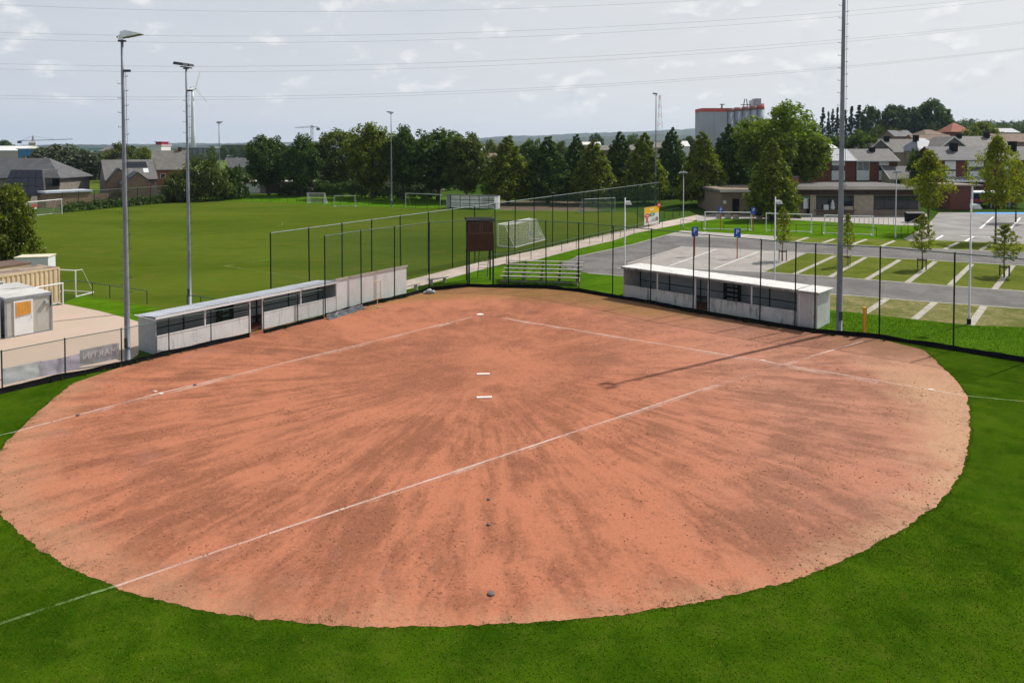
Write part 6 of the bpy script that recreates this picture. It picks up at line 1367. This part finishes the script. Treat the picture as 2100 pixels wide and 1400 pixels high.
ch = MB().box(S(1641), 3, zr, S(1654), 4, zr + 1.3).build('chimney', BRICK_ORANGE, t); MB().box(S(1641) - .1, 2.9, zr + 1.301, S(1654) + .1, 4.1, zr + 1.45).build('cap', TILE_DARK, ch)
MB().box(S(1596), -.05, 2.3, S(1602), -.003, 3.0).build('notice', PANEL_W, t); MB().box(S(1484), -.06, 1.9, S(1490), -.003, 2.4).build('notice', PANEL_W, t)
for px, w, lab in ((1590, 34, 'green shrubs in front of the club house door'), (1622, 30, 'green shrubs left of the notice boards')): tree_px('shrub', px, 424, 446, w * .6, lab, Y=110, name='shrub_bed', cat='shrub')

# ---- terraces at the right
Y = 152.0; zt0 = 3.6
def PXs(c, Y): return lambda px: X(px, Y) - c
# left terrace, two roofs
for lab, pa, pb, m_r, bays, chim in (('left half of the brick terrace with shiny slate-blue roof', 1672, 1756, SLATE, ((1706, 1733),), [(1703,)]), ('right half of the brick terrace with grey roof and cream gable', 1757, 1842, TILE_GREY, ((1753 + 4, 1783), (1803, 1823)), [(1805,)])):
    c = (X(pa, Y) + X(pb, Y)) / 2; S = PXs(c, Y); W = []
    ze = Z(329, Y) - zt0
    for a, b in bays: W += [('shutter' if a == 1803 or a == 1706 else 'curtain', S(a), S(b), ze - (1.1 if a in (1803, 1706) else 2.1), ze - .15), ('window', S(a), S(b), ze - 2.2, ze - 1.12, BLACK)] if a in (1803, 1706) else [('curtain', S(a), S(b), ze - 2.2, ze - .15)]
    for a, b in bays: W += [('panel', S(a), S(b), ze - 4.3, ze - 2.22), ('window', S(a), S(b), ze - 6.0, ze - 4.32, BLACK)]
    house('terrace_house', lab, c, Y + 4.5, zt0, 0, X(pb, Y) - X(pa, Y) - .2, 9, ze, Z(305, Y + 4.5) - zt0 - .2, BRICK_RED, m_r, windows=W, chimneys=[(S(q[0]), -.9, 1.1, Z(303, Y + 4) - zt0, BLACK) for q in chim], trim=TRIM if pa > 1700 else None, gable_mat=BRICK_CREAM, ov=.45, group='brick terrace behind the club house')
c = X(1858, 148); house('garage', 'low grey-roofed garage between the two brick terraces', c, 152, zt0 - 1.2, 0, X(1890, 148) - X(1832, 148), 7, Z(366, 148) - zt0 + 1.2, Z(342, 152) - zt0 + 1.2, BRICK_CREAM, TILE_GREY, windows=[('window', -2, -.4, .4, 2.0, BLACK), ('window', .3, 1.4, .4, 2.0, TRIM)], cat='garage', trim=TRIM)
# right terrace
Y = 140.0; pa, pb = 1924, 2190; c = (X(pa, Y) + X(pb, Y)) / 2; S = PXs(c, Y); ze = Z(327, Y) - 2.5
W = []
for a, b, sh in ((1938, 1960, 2.0), (1983, 2017, 1.45), (2060, 2077, 1.9), (2120, 2150, 1.4)): W += [('shutter', S(a), S(b), ze - sh, ze - .12), ('window', S(a), S(b), ze - 2.3, ze - sh - .02, BLACK), ('panel', S(a), S(b), ze - 3.4, ze - 2.32)]
for a, b in ((1958, 1975), (1985, 2010), (2070, 2090)): W += [('window', S(a), S(b), ze - 5.6, ze - 4.1, BLACK)]
rt = house('terrace_house', 'long brick terrace with white roller shutters at the right edge', c, Y + 4.5, 2.5, 0, X(pb, Y) - X(pa, Y), 9, ze, Z(300, Y + 4.5) - 2.7, BRICK_RED, TILE_DARK, windows=W, chimneys=[(S(1975), -1.4, 1.2, Z(294, Y + 3) - 2.5, BLACK), (S(2098), -1.4, 1.2, Z(291, Y + 3) - 2.5, BLACK)], ov=.5, group='brick terrace behind the club house')
cn = MB().prism([(S(1930), -4.503, ze - 3.5), (S(1930), -7.6, ze - 4.3), (S(1930), -7.6, ze - 4.22), (S(1930), -4.503, ze - 3.42)], (S(2024) - S(1930), 0, 0)).build('glass_canopy', GLASS_LT, rt)
for i in range(11): x = S(1930) + (S(2024) - S(1930)) * i / 10; MB().bar((x, -4.52, ze - 3.38), (x, -7.65, ze - 4.18), .09, .06).build('glazing_bar', TRIM, cn)
MB().box(S(1929), -7.75, ze - 4.32, S(2025), -7.62, ze - 4.1).build('gutter', TRIM, cn)
# red brick wall block and dark car port
Y = 122.0; t = thing('brick_outbuilding', 'plain red brick outbuilding with flat roof edge by the car park', 'building', (X(1950, Y), Y, .0)); L = X(1992, Y) - X(1950, Y); h = Z(382, Y); MB().box(0, 0, 0, L, 8, h).build('wall', BRICK_RED, t); MB().box(-.2, -.5, h + .001, X(2014, Y) - X(1950, Y), 8.2, h + .28).build('roof', M('flat_brown_edge', (.20, .16, .125), .8, .1, 1.), t); MB().box(L + .02, -.2, 0, L + .35, .15, h).build('corner_post', TRIM, t)
t = thing('car_port', 'dark car port with a red stripe at the back of the car park', 'car port', (X(1996, 124), 124, 0)); L = X(2110, 124) - X(1996, 124)
for i in range(4): MB().box(L * i / 3 - .1, -.1, 0, L * i / 3 + .1, .1, 2.95).build('post', STEEL, t)
MB().box(0, 3, 0, L, 3.1, 2.9).build('back_wall', IND_DARK, t); MB().box(0, 2.9, 1.2, L, 2.995, 1.75).build('red_stripe', SIGN_RED, t); MB().box(-.2, -.4, 2.96, L + .2, 5, 3.15).build('roof', PANEL_W, t)
# houses farther up the slope
def bg_house(label, pa, pb, Y, eave, ridge, m_w, m_r, hip=0, chim=(), trim=None, rz=0, D=9, win=(), gable=None):
    c = (X(pa, Y) + X(pb, Y)) / 2; z0 = terrain(c, Y + D / 2); S = PXs(c, Y)
    return house('house', label, c, Y + D / 2, z0, R(rz), X(pb, Y) - X(pa, Y), D, Z(eave, Y) - z0, Z(ridge, Y + D / 2) - z0 - .2, m_w, m_r, hip=hip, chimneys=[(S(p), -.6, 1.1, Z(q, Y + D / 2) - z0, BLACK) for p, q in chim], trim=trim, windows=[(k, S(a), S(b), Z(zb, Y) - z0, Z(za, Y) - z0) for k, a, b, za, zb in win], gable_mat=gable)
bg_house('back house with taupe roof and chimney behind the left terrace', 1832, 1888, 178, 311, 285, BRICK_CREAM, TILE_TAUPE, chim=((1834, 280),), trim=TRIM)
bg_house('back house with shiny slate roof and chimney behind the street tree', 1884, 1934, 172, 309, 283, BRICK_CREAM, SLATE, hip=2.0, chim=((1896, 278),), win=(('shutter', 1895, 1907, 312, 323), ('shutter', 1918, 1932, 312, 323)))
c = at(1805, 300, 176); house('house', 'grey front gable with white trim behind the left terrace', c.x, 181, terrain(c.x, 181), R(90), 10, X(1828, 176) - X(1780, 176), Z(308, 176) - terrain(c.x, 181), Z(286, 176) - terrain(c.x, 181), BRICK_GREY, TILE_TAUPE, trim=TRIM, gable_mat=M('dark_gable', (.11, .10, .095), .8, .1, 1.))
bg_house('long grey roofed house with two chimneys behind the right terrace', 1958, 2070, 172, 300, 279, BRICK_GREY, TILE_TAUPE, chim=((1986, 275), (2044, 272)), trim=TRIM)
c = at(1956, 300, 168); house('house', 'white-trimmed gable behind the left end of the right terrace', c.x, 172, terrain(c.x, 172), R(90), 8, X(1980, 168) - X(1934, 168), Z(299, 168) - terrain(c.x, 172), Z(281, 168) - terrain(c.x, 172), BRICK_GREY, TILE_TAUPE, trim=TRIM, gable_mat=M('dark_gable_panel', (.11, .10, .095), .8, .1, 1.))
bg_house('long brown roofed house under the skyline trees', 1880, 1962, 215, 292, 276, BRICK_BROWN, TILE_BROWN)
bg_house('dark grey roofed house under the great skyline trees', 1834, 1874, 235, 280, 267, BRICK_BROWN, TILE_DARK)
bg_house('brown roofed house left of the red roof on the slope', 1898, 1936, 240, 276, 266, BRICK_BROWN, TILE_BROWN, hip=2)
bg_house('red hipped-roof house high on the slope', 1950, 1992, 250, 270, 252, BRICK_RED, TILE_RED, hip=3.2, chim=())
bg_house('brown roofed house at the far right above the terrace', 2050, 2130, 195, 291, 274, BRICK_BROWN, TILE_BROWN)
bg_house('slate roofed house at the far right behind the bright round tree', 2040, 2090, 260, 272, 263, BRICK_BROWN, SLATE)
bg_house('pale roofed house showing behind the huge spreading tree', 1680, 1716, 190, 304, 294, BRICK_CREAM, ROOF_WHITE)
for k, (pa, pb, Y, e, r, mw, mr, lab) in enumerate(((980, 1004, 330, 308, 299, BRICK_CREAM, ROOF_WHITE, 'white roofed house between the left trees in the distance'), (992, 1022, 250, 322, 314, BRICK_CREAM, TILE_BROWN, 'brown roofed distant house right of the shelter trees'), (1060, 1084, 250, 318, 306, BRICK_BROWN, SLATE, 'slate roofed distant house between first two conical trees'),
        (1138, 1160, 280, 312, 300, BRICK_BROWN, TILE_DARK, 'dark roofed distant house between second and third conical trees'), (1196, 1232, 360, 297, 291, BRICK_CREAM, ROOF_WHITE, 'pale flat-looking distant house near the picture centre'), (1230, 1262, 260, 308, 298, BRICK_BROWN, TILE_TAUPE, 'taupe roofed distant house right of centre'),
        (1292, 1312, 260, 308, 297, BRICK_BROWN, TILE_TAUPE, 'taupe roofed distant house left of the lattice mast'), (1340, 1366, 270, 303, 292, BRICK_CREAM, TILE_TAUPE, 'distant house below the lattice mast'), (1390, 1414, 280, 300, 289, IND_WHITE, ROOF_WHITE, 'white rounded-roof distant house left of the silo block'), (1010, 1050, 420, 300, 293, BRICK_BROWN, TILE_DARK, 'low dark distant roof among left greenery'))):
    bg_house(lab, pa, pb, Y, e, r, mw, mr)

# ---- far industry, turbine, cranes
Y = 450.0; t = thing('silo_block', 'tall grey silo block with red band behind the huge tree', 'silo', (X(1438, Y), Y, 0)); z1 = Z(222, Y); zb = Z(229.5, Y); w = X(1490, Y) - X(1438, Y)
for i in range(2): MB().box(w * i / 2 + .06, 0, -2, w * (i + 1) / 2 - .06, 16, zb).build('bay', SILO_GREY, t); MB().box(w * i / 2, -.1, zb + .001, w * (i + 1) / 2, 16, z1).build('band', BAND_RED, t)
xs = [X(p, Y) - X(1438, Y) for p in (1491, 1507, 1523, 1539, 1553, 1569)]
for i in range(5):
    r = (xs[i + 1] - xs[i]) / 2; cx = (xs[i] + xs[i + 1]) / 2; MB().lathe((cx, r, 0), [(r * .98, -2), (r * .98, zb + i * .4), ], 20).build('silo_tube', SILO_BLUE, t, True); MB().lathe((cx, r, 0), [(r * 1.0, zb + i * .4 + .002), (r * 1.0, z1 + i * .5)], 20).build('band', BAND_RUST if i < 4 else BAND_RED, t, True)
MB().box(xs[0], 2, 0, xs[5], 16, z1 + .2).build('rear_bay', SILO_GREY, t)
xa, xb = X(1550, Y) - X(1438, Y), X(1563, Y) - X(1438, Y); MB().box(xa, 3, z1 + .25, xb, 9, Z(201.5, Y)).build('head_house', SILO_GREY, t); MB().box(X(1563.2, Y) - X(1438, Y), 3, z1 + .25, X(1569, Y) - X(1438, Y), 9, Z(212, Y)).build('side_house', SILO_GREY, t)
MB().box(X(1543, Y) - X(1438, Y), 4, z1 + .25, xa - .01, 8, Z(205, Y)).build('hopper', ROOF_WHITE, t)
xt = X(1533, Y) - X(1438, Y)
for q in (-1.4, 1.4): MB().bar((xt + q, 5, z1 + .25), (xt + q * .4, 5, Z(202, Y)), .5).build('lift_leg', STEEL, t)
MB().bar((xt - 3, 5, z1 + 2.4), (xa, 5, z1 + 2.4), .5).build('gantry', STEEL, t); MB().bar((X(1484, Y) - X(1438, Y), 5, z1 + .1), (X(1484, Y) - X(1438, Y), 5, z1 + 2.4), .8).bar((X(1480, Y) - X(1438, Y), 5, z1 + 2.7), (X(1490, Y) - X(1438, Y), 5, z1 + 2.7), .5).build('vent', STEEL_DK, t)
# wind turbine
Y = 1000.0; b = at(396.5, 318, Y); hz = Z(181.5, Y); t = thing('wind_turbine', 'white wind turbine rising behind the second floodlight', 'wind turbine', (b.x, Y, 0), R(-20))
MB().lathe((0, 0, 0), [(3.9, 0), (3.0, hz * .35), (2.2, hz * .7), (1.6, hz - 1.5)], 20).build('tower', TURBINE, t, True)
nb = MB(); nb.path([(-4.5, 0, hz), (-2.5, 0, hz), (2.6, 0, hz), (4.6, 0, hz + .2)], [.9, 2.1, 2.2, 1.2], 12); nb.build('nacelle', STEEL, t, True)
hub = MB().path([(4.61, 0, hz + .2), (6.2, 0, hz + .2), (7.4, 0, hz + .2)], [1.5, 1.4, .3], 12).build('hub', TURBINE, t, True)
for a0 in (15, 135, 255):
    a = R(a0); d = Vector((.10, math.sin(a), math.cos(a))).normalized(); c = Vector((5.6, 0, hz + .2)); s = Vector((0, math.cos(a), -math.sin(a)))
    pts = [(c + d * 1.2, 1.4), (c + d * 6, 3.6), (c + d * 15, 2.4), (c + d * 26, .6)]; V = []
    for p, w in pts: V += [p - s * w * .3 + Vector((.25, 0, 0)), p + s * w * .7, p - s * w * .3 - Vector((.25, 0, 0))]
    MB().add(V, [(i * 3 + k, i * 3 + (k + 1) % 3, (i + 1) * 3 + (k + 1) % 3, (i + 1) * 3 + k) for i in range(3) for k in range(3)]).build('blade', TURBINE, t)
def crane(label, px, base, top, pl, pr, Y, jib_y0, jib_y1, apex=None, m=CRANE):
    b = at(px, base, Y); t = thing('tower_crane', label, 'crane', (b.x, Y, 0)); zj = Z(jib_y0, Y); k = Y / 700
    for x in (-1, 1):
        for y in (-1, 1): MB().bar((x * k, y * k, 0), (x * k, y * k, zj), .26 * k).build('mast_leg', m, t)
    mb = MB(); z = 3.0
    while z < zj - 3: mb.bar((-k, -k, z), (k, -k, z + 3), .28 * k).bar((k, -k, z + 3), (-k, -k, z + 6), .28 * k); z += 6
    tag(mb.build('lattice', m, t), kind='stuff')
    l, r = X(pl, Y) - b.x, X(pr, Y) - b.x; MB().bar((l, 0, zj), (r, 0, Z(jib_y1, Y)), .45 * k, .6 * k).build('jib', m, t)
    za = Z(apex, Y) if apex else zj + 3; MB().bar((-.6 * k, 0, zj), (0, 0, za), .7 * k).bar((1.6 * k, 0, zj), (0, 0, za), .7 * k).build('apex', m, t)
    MB().bar((0, 0, za), (l * .9, 0, zj), .22 * k).bar((0, 0, za), (r * .6, 0, zj + (Z(jib_y1, Y) - zj) * .6), .22 * k).build('tie', m, t)
    e = l if abs(l) < abs(r) else r; MB().box(e - 1.5 * k, -1 * k, zj - 2.5 * k, e + 1.5 * k, k, zj).build('counterweight', STEEL_DK, t)
crane('tower crane with long jib above the concrete silos at far left', 68, 310, 0, 41, 150, 640, 289, 285.5, 279)
crane('small tower crane above the left end of the tree row', 640, 300, 0, 606, 653, 900, 262, 260.5, None)
# lattice mast
Y = 800.0; b = at(1352, 300, Y); zt = Z(195, Y); t = thing('lattice_mast', 'thin red and white lattice mast right of the banner floodlight', 'mast', (b.x, Y, 0)); n = 14
for i in range(n):
    z0, z1 = zt * i / n, zt * (i + 1) / n; w0, w1 = 4.6 * (1 - .82 * i / n), 4.6 * (1 - .82 * (i + 1) / n); mb = MB()
    for x, y in ((-1, -1), (1, -1), (0, 1)): mb.bar((x * w0, y * w0, z0), (x * w1, y * w1, z1), .28)
    mb.bar((-w0, -w0, z0), (w1, -w1, z1), .16).bar((w0, -w0, z0), (-w1, -w1, z1), .16); mb.build('mast_section', MAST_RED if i % 2 else IND_WHITE, t)
def shed(label, pa, pb, Y, top, base, mat, m_roof=None, D=30, rise=0, extra=()):
    x0, x1 = X(pa, Y), X(pb, Y); t = thing('industrial_building', label, 'building', (x0, Y, 0)); L = x1 - x0; h = Z(top, Y)
    MB().box(0, 0, -1, L, D, h).build('wall', mat, t); MB().prism([(-.5, -.5, h + .02), (-.5, D + .5, h + .02), (-.5, D + .5, h + .5), (-.5, D / 2, h + .5 + rise), (-.5, -.5, h + .5)], (L + 1, 0, 0)).build('roof', m_roof or mat, t)
    return t, L, h
shed('blue clad factory hall under the crane at far left', 37, 82, 420, 306.5, 326, IND_BLUE)
t, L, h = shed('beige industrial hall at the left edge of the horizon', -60, 38, 470, 310, 322, IND_BEIGE, IND_WHITE, rise=3)
t, L, h = shed('turquoise greenhouse range across the far left horizon', 80, 214, 640, 304.5, 315, IND_TEAL, IND_TEAL, D=60)
for i in range(16): MB().box(L * i / 16 - .2, -.25, -1, L * i / 16 + .2, -.02, h).build('glazing_post', IND_WHITE, t)
t = thing('concrete_silo', 'cluster of pale concrete silos behind the blue hall', 'silo', (X(58, 520), 520, 0)); w = (X(74, 520) - X(58, 520)) / 3
for i in range(3): MB().lathe((w * (i + .5), w / 2, 0), [(w * .5, 0), (w * .5, Z(292, 520) - i % 2), (w * .3, Z(291, 520))], 16).build('silo_tube', M(f'silo_concrete', (.36, .33, .30), .9, .1, .1), t, True)
shed('white box building with the red block behind it at left', 308, 331, 430, 299, 309, IND_WHITE, D=12); shed('dark red block above the white box building', 319.6, 331, 470, 292, 300, M('crimson_block', (.34, .03, .06), .7, .05, .1), D=10)
t, L, h = shed('long dark factory with white base right of the turbine', 455, 560, 640, 297, 320, IND_DARK, IND_WHITE, D=40); MB().box(.2, -.3, 0, L, -.02, h * .35).build('white_base', IND_WHITE, t)
for i in range(10): MB().box(L * i / 10 + 1, -.5, .5, L * i / 10 + 3.2, -.31, h * .3).build('window', GLASS, t)
t, L, h = shed('teal glass factory at the foot of the turbine', 372, 428, 700, 303, 318, IND_DARK, IND_WHITE, D=40)
for i in range(5): MB().box(L * i / 5 + .8, -.3, 2, L * (i + 1) / 5 - .8, -.02, h - 1).build('window', GLASS_LT, t)
shed('low grey farm roof beside the willow thicket', 205, 228, 330, 312, 320, BRICK_GREY, TILE_GREY, D=14, rise=2)
# ================================================================== FINE STUFF
# short mown blades on the near outfield and along the ragged clay edge
def inside(px, py, poly):
    poly = np.asarray(poly); x0, y0 = poly[:, 0], poly[:, 1]; x1, y1 = np.roll(x0, -1), np.roll(y0, -1); r = np.zeros(len(px), bool)
    for a, b, c, d in zip(x0, y0, x1, y1):
        k = ((b > py) != (d > py)); 
        if b != d: r ^= k & (px < (c - a) * (py - b) / (d - b) + a)
    return r
def blades(name, label, pts, h, w, mat, seed, lean=.8):
    g = np.random.default_rng(seed); n = len(pts); a = g.random(n) * 6.283; hh = h * (.5 + g.random(n)); ww = w * (.6 + .8 * g.random(n))
    base = np.column_stack([pts, np.full(n, .004)]); t = np.column_stack([np.cos(a), np.sin(a), np.zeros(n)]) * ww[:, None]
    la = g.random(n) * 6.283; ln = lean * g.random(n); top = base + np.column_stack([np.cos(la) * ln * hh, np.sin(la) * ln * hh, hh])
    V = np.empty((n, 3, 3)); V[:, 0] = base - t; V[:, 1] = base + t; V[:, 2] = top
    nz = t[:, 0] * (top - base)[:, 1] - t[:, 1] * (top - base)[:, 0]; fl_ = nz < 0; V[fl_, 0], V[fl_, 1] = V[fl_, 1].copy(), V[fl_, 0].copy()
    o = link(name, quads(name, V.reshape(-1, 3), mat, 3)); tag(o, label, 'grass', kind='stuff')
g = np.random.default_rng(5); P = []
for (x0, x1, y0, y1, dens) in ((-14, 14, 13, 21, 520), (-26, -12, 15, 34, 170), (10, 28, 17, 38, 230)):
    n = int((x1 - x0) * (y1 - y0) * dens); P.append(np.column_stack([g.uniform(x0, x1, n), g.uniform(y0, y1, n)]))
P = np.vstack(P); u = P[:, 0] / P[:, 1]; P = P[(np.abs(u) < .80)]
P = P[~inside(P[:, 0], P[:, 1], CLAY_OUT)]
fl = np.array([[v.x, v.y] for v in gp((2290, 772), (2105, 744), (1955, 720), (1893, 712))]); P = P[~((P[:, 0] > 17) & (P[:, 1] > np.interp(P[:, 0], fl[::-1, 0], fl[::-1, 1]) - .3))]
lf = np.array([[v.x, v.y] for v in gp((-300, 880), (-140, 845), (5, 809), (134, 779), (250, 754))]); P = P[~((P[:, 0] < -16) & (P[:, 1] > np.interp(P[:, 0], lf[:, 0], lf[:, 1])))]
blades('mown_grass', 'short mown outfield grass in front of the clay', P, .020, .009, BLADE, 2, 2.4)
# thicker fringe right at the edge, and dead blades just inside it
E = np.array(wander(clay_front, 0.03, 0.075, 3, closed=False)); cen = np.array([-0.9, 33.9]); out = (E - cen); out /= np.linalg.norm(out, axis=1)[:, None]
blades('edge_grass', 'ragged grass fringe along the clay edge', np.vstack([E + out * (.02 + .10 * g.random(len(E)))[:, None] for _ in range(2)]), .020, .011, BLADE, 3, 2.2)
k = g.random(len(E)) < .35; blades('dead_grass', 'straw-coloured dead grass creeping into the clay rim', E[k] - out[k] * (.05 + .7 * g.random(k.sum()) ** 2)[:, None], .03, .012, BLADE_DRY, 4, 1.6)
T_ = []
for i in range(0, len(E), 1):                              # tufts that have crept in over the rim
    if mnoise.noise(Vector((E[i][0] * 1.7, E[i][1] * 1.7, 8))) > .12 and random.random() < .35:
        c = E[i] - out[i] * abs(random.gauss(0, .10))
        for _ in range(random.randint(5, 16)): T_.append((c[0] + random.gauss(0, .045), c[1] + random.gauss(0, .045)))
blades('rim_tufts', 'small grass tufts creeping over the clay rim', np.array(T_), .03, .010, BLADE, 9, 1.5)
# weeds along the skirts and dugouts
W = []
for pix in ([(5, 803), (134, 776), (250, 751), (347, 727), (433, 708)], [(541, 683), (611, 665), (663, 652)], [(667, 651), (741, 629), (809, 614), (880, 597)], [(1278, 612), (1421, 642), (1558, 666), (1671, 683)], [(1671, 684), (1803, 698), (1893, 713)]):
    Q = gp(*pix)
    for a, b in zip(Q[:-1], Q[1:]):
        for _ in range(int((b - a).length * 2.2)):
            c = a.lerp(b, random.random()); m = random.randint(6, 30); s = random.uniform(.04, .16)
            for _ in range(m): W.append((c.x + random.gauss(0, s) + .05, c.y - .14 + random.gauss(0, s * .5)))
blades('weeds', 'weeds and tufts at the foot of the skirts and dugouts', np.array(W), .17, .016, BLADE, 6)
# park grass roughness just behind the right fence
n = 26000; Q = np.column_stack([g.uniform(17.5, 34, n), g.uniform(36, 46, n)]); f0 = np.array([[v.x, v.y] for v in gp((2290, 770), (2105, 740), (1955, 715), (1803, 691), (1700, 680))])[::-1]; f1 = np.array([[v.x, v.y] for v in gp((2400, 702), (2100, 673), (1990, 669), (1875, 657), (1773, 645), (1700, 638))])[::-1]
Q = Q[(Q[:, 1] > np.interp(Q[:, 0], f0[:, 0], f0[:, 1]) + .1) & (Q[:, 1] < np.interp(Q[:, 0], f1[:, 0], f1[:, 1]))]
blades('verge_grass', 'bright longer grass between the right fence and the dry bays', Q, .08, .016, leaf_mat('verge_blades', (0.050, 0.115, 0.003), (0.100, 0.190, 0.008), .4, gloss=0.0), 8)

# clay crumbs and scuffed clods
n = 11000; C = np.column_stack([g.uniform(-19, 18.5, n * 3), g.uniform(16, 46, n * 3)]); den = np.array([mnoise.noise(Vector((x * .33, y * .33, 4))) + .5 * mnoise.noise(Vector((x * 1.3, y * 1.3, 9))) for x, y in C])
C = C[(den + g.normal(0, .2, len(C)) > .16) & inside(C[:, 0], C[:, 1], CLAY_OUT)][:n]; n = len(C)
s = (.010 + .030 * g.random(n) ** 3)[:, None]; O = np.column_stack([C, np.full(n, .012)]); T = np.array([[-1, -.6, 0], [1, -.7, 0], [.1, 1, 0], [0, 0, .8]]); V = np.empty((n, 9, 3)); a = g.random(n) * 6.28
def rot(v): return np.column_stack([v[0] * np.cos(a) - v[1] * np.sin(a), v[0] * np.sin(a) + v[1] * np.cos(a), np.full(n, v[2])]) * s + O
for i, k in enumerate((0, 1, 3, 1, 2, 3, 2, 0, 3)): V[:, i] = rot(T[k])
o = link('clay_clods', quads('clay_clods', V.reshape(-1, 3), M('clod_clay', (0.25, 0.105, 0.062), .95, .3, 9.0), 3)); tag(o, 'loose crumbs and clods scattered over the red clay', 'clods', kind='stuff')

# ---- haze over the plain
hz = MB().box(-7300, -300, -4, 7300, 7000, 215); m = bpy.data.materials.new('haze'); m.use_nodes = True; ng = NG(m.node_tree); ng.n.remove(ng.n['Principled BSDF'])
pv = ng.node('ShaderNodeVolumePrincipled'); pv.inputs['Color'].default_value = (0.62, 0.79, 1.0, 1); pv.inputs['Density'].default_value = HAZE_D; pv.inputs['Anisotropy'].default_value = 0.2
ng.l.new(pv.outputs[0], ng.n['Material Output'].inputs['Volume']); o = hz.build('haze', m); tag(o, 'thin summer haze lying over the whole plain', 'haze', kind='stuff')
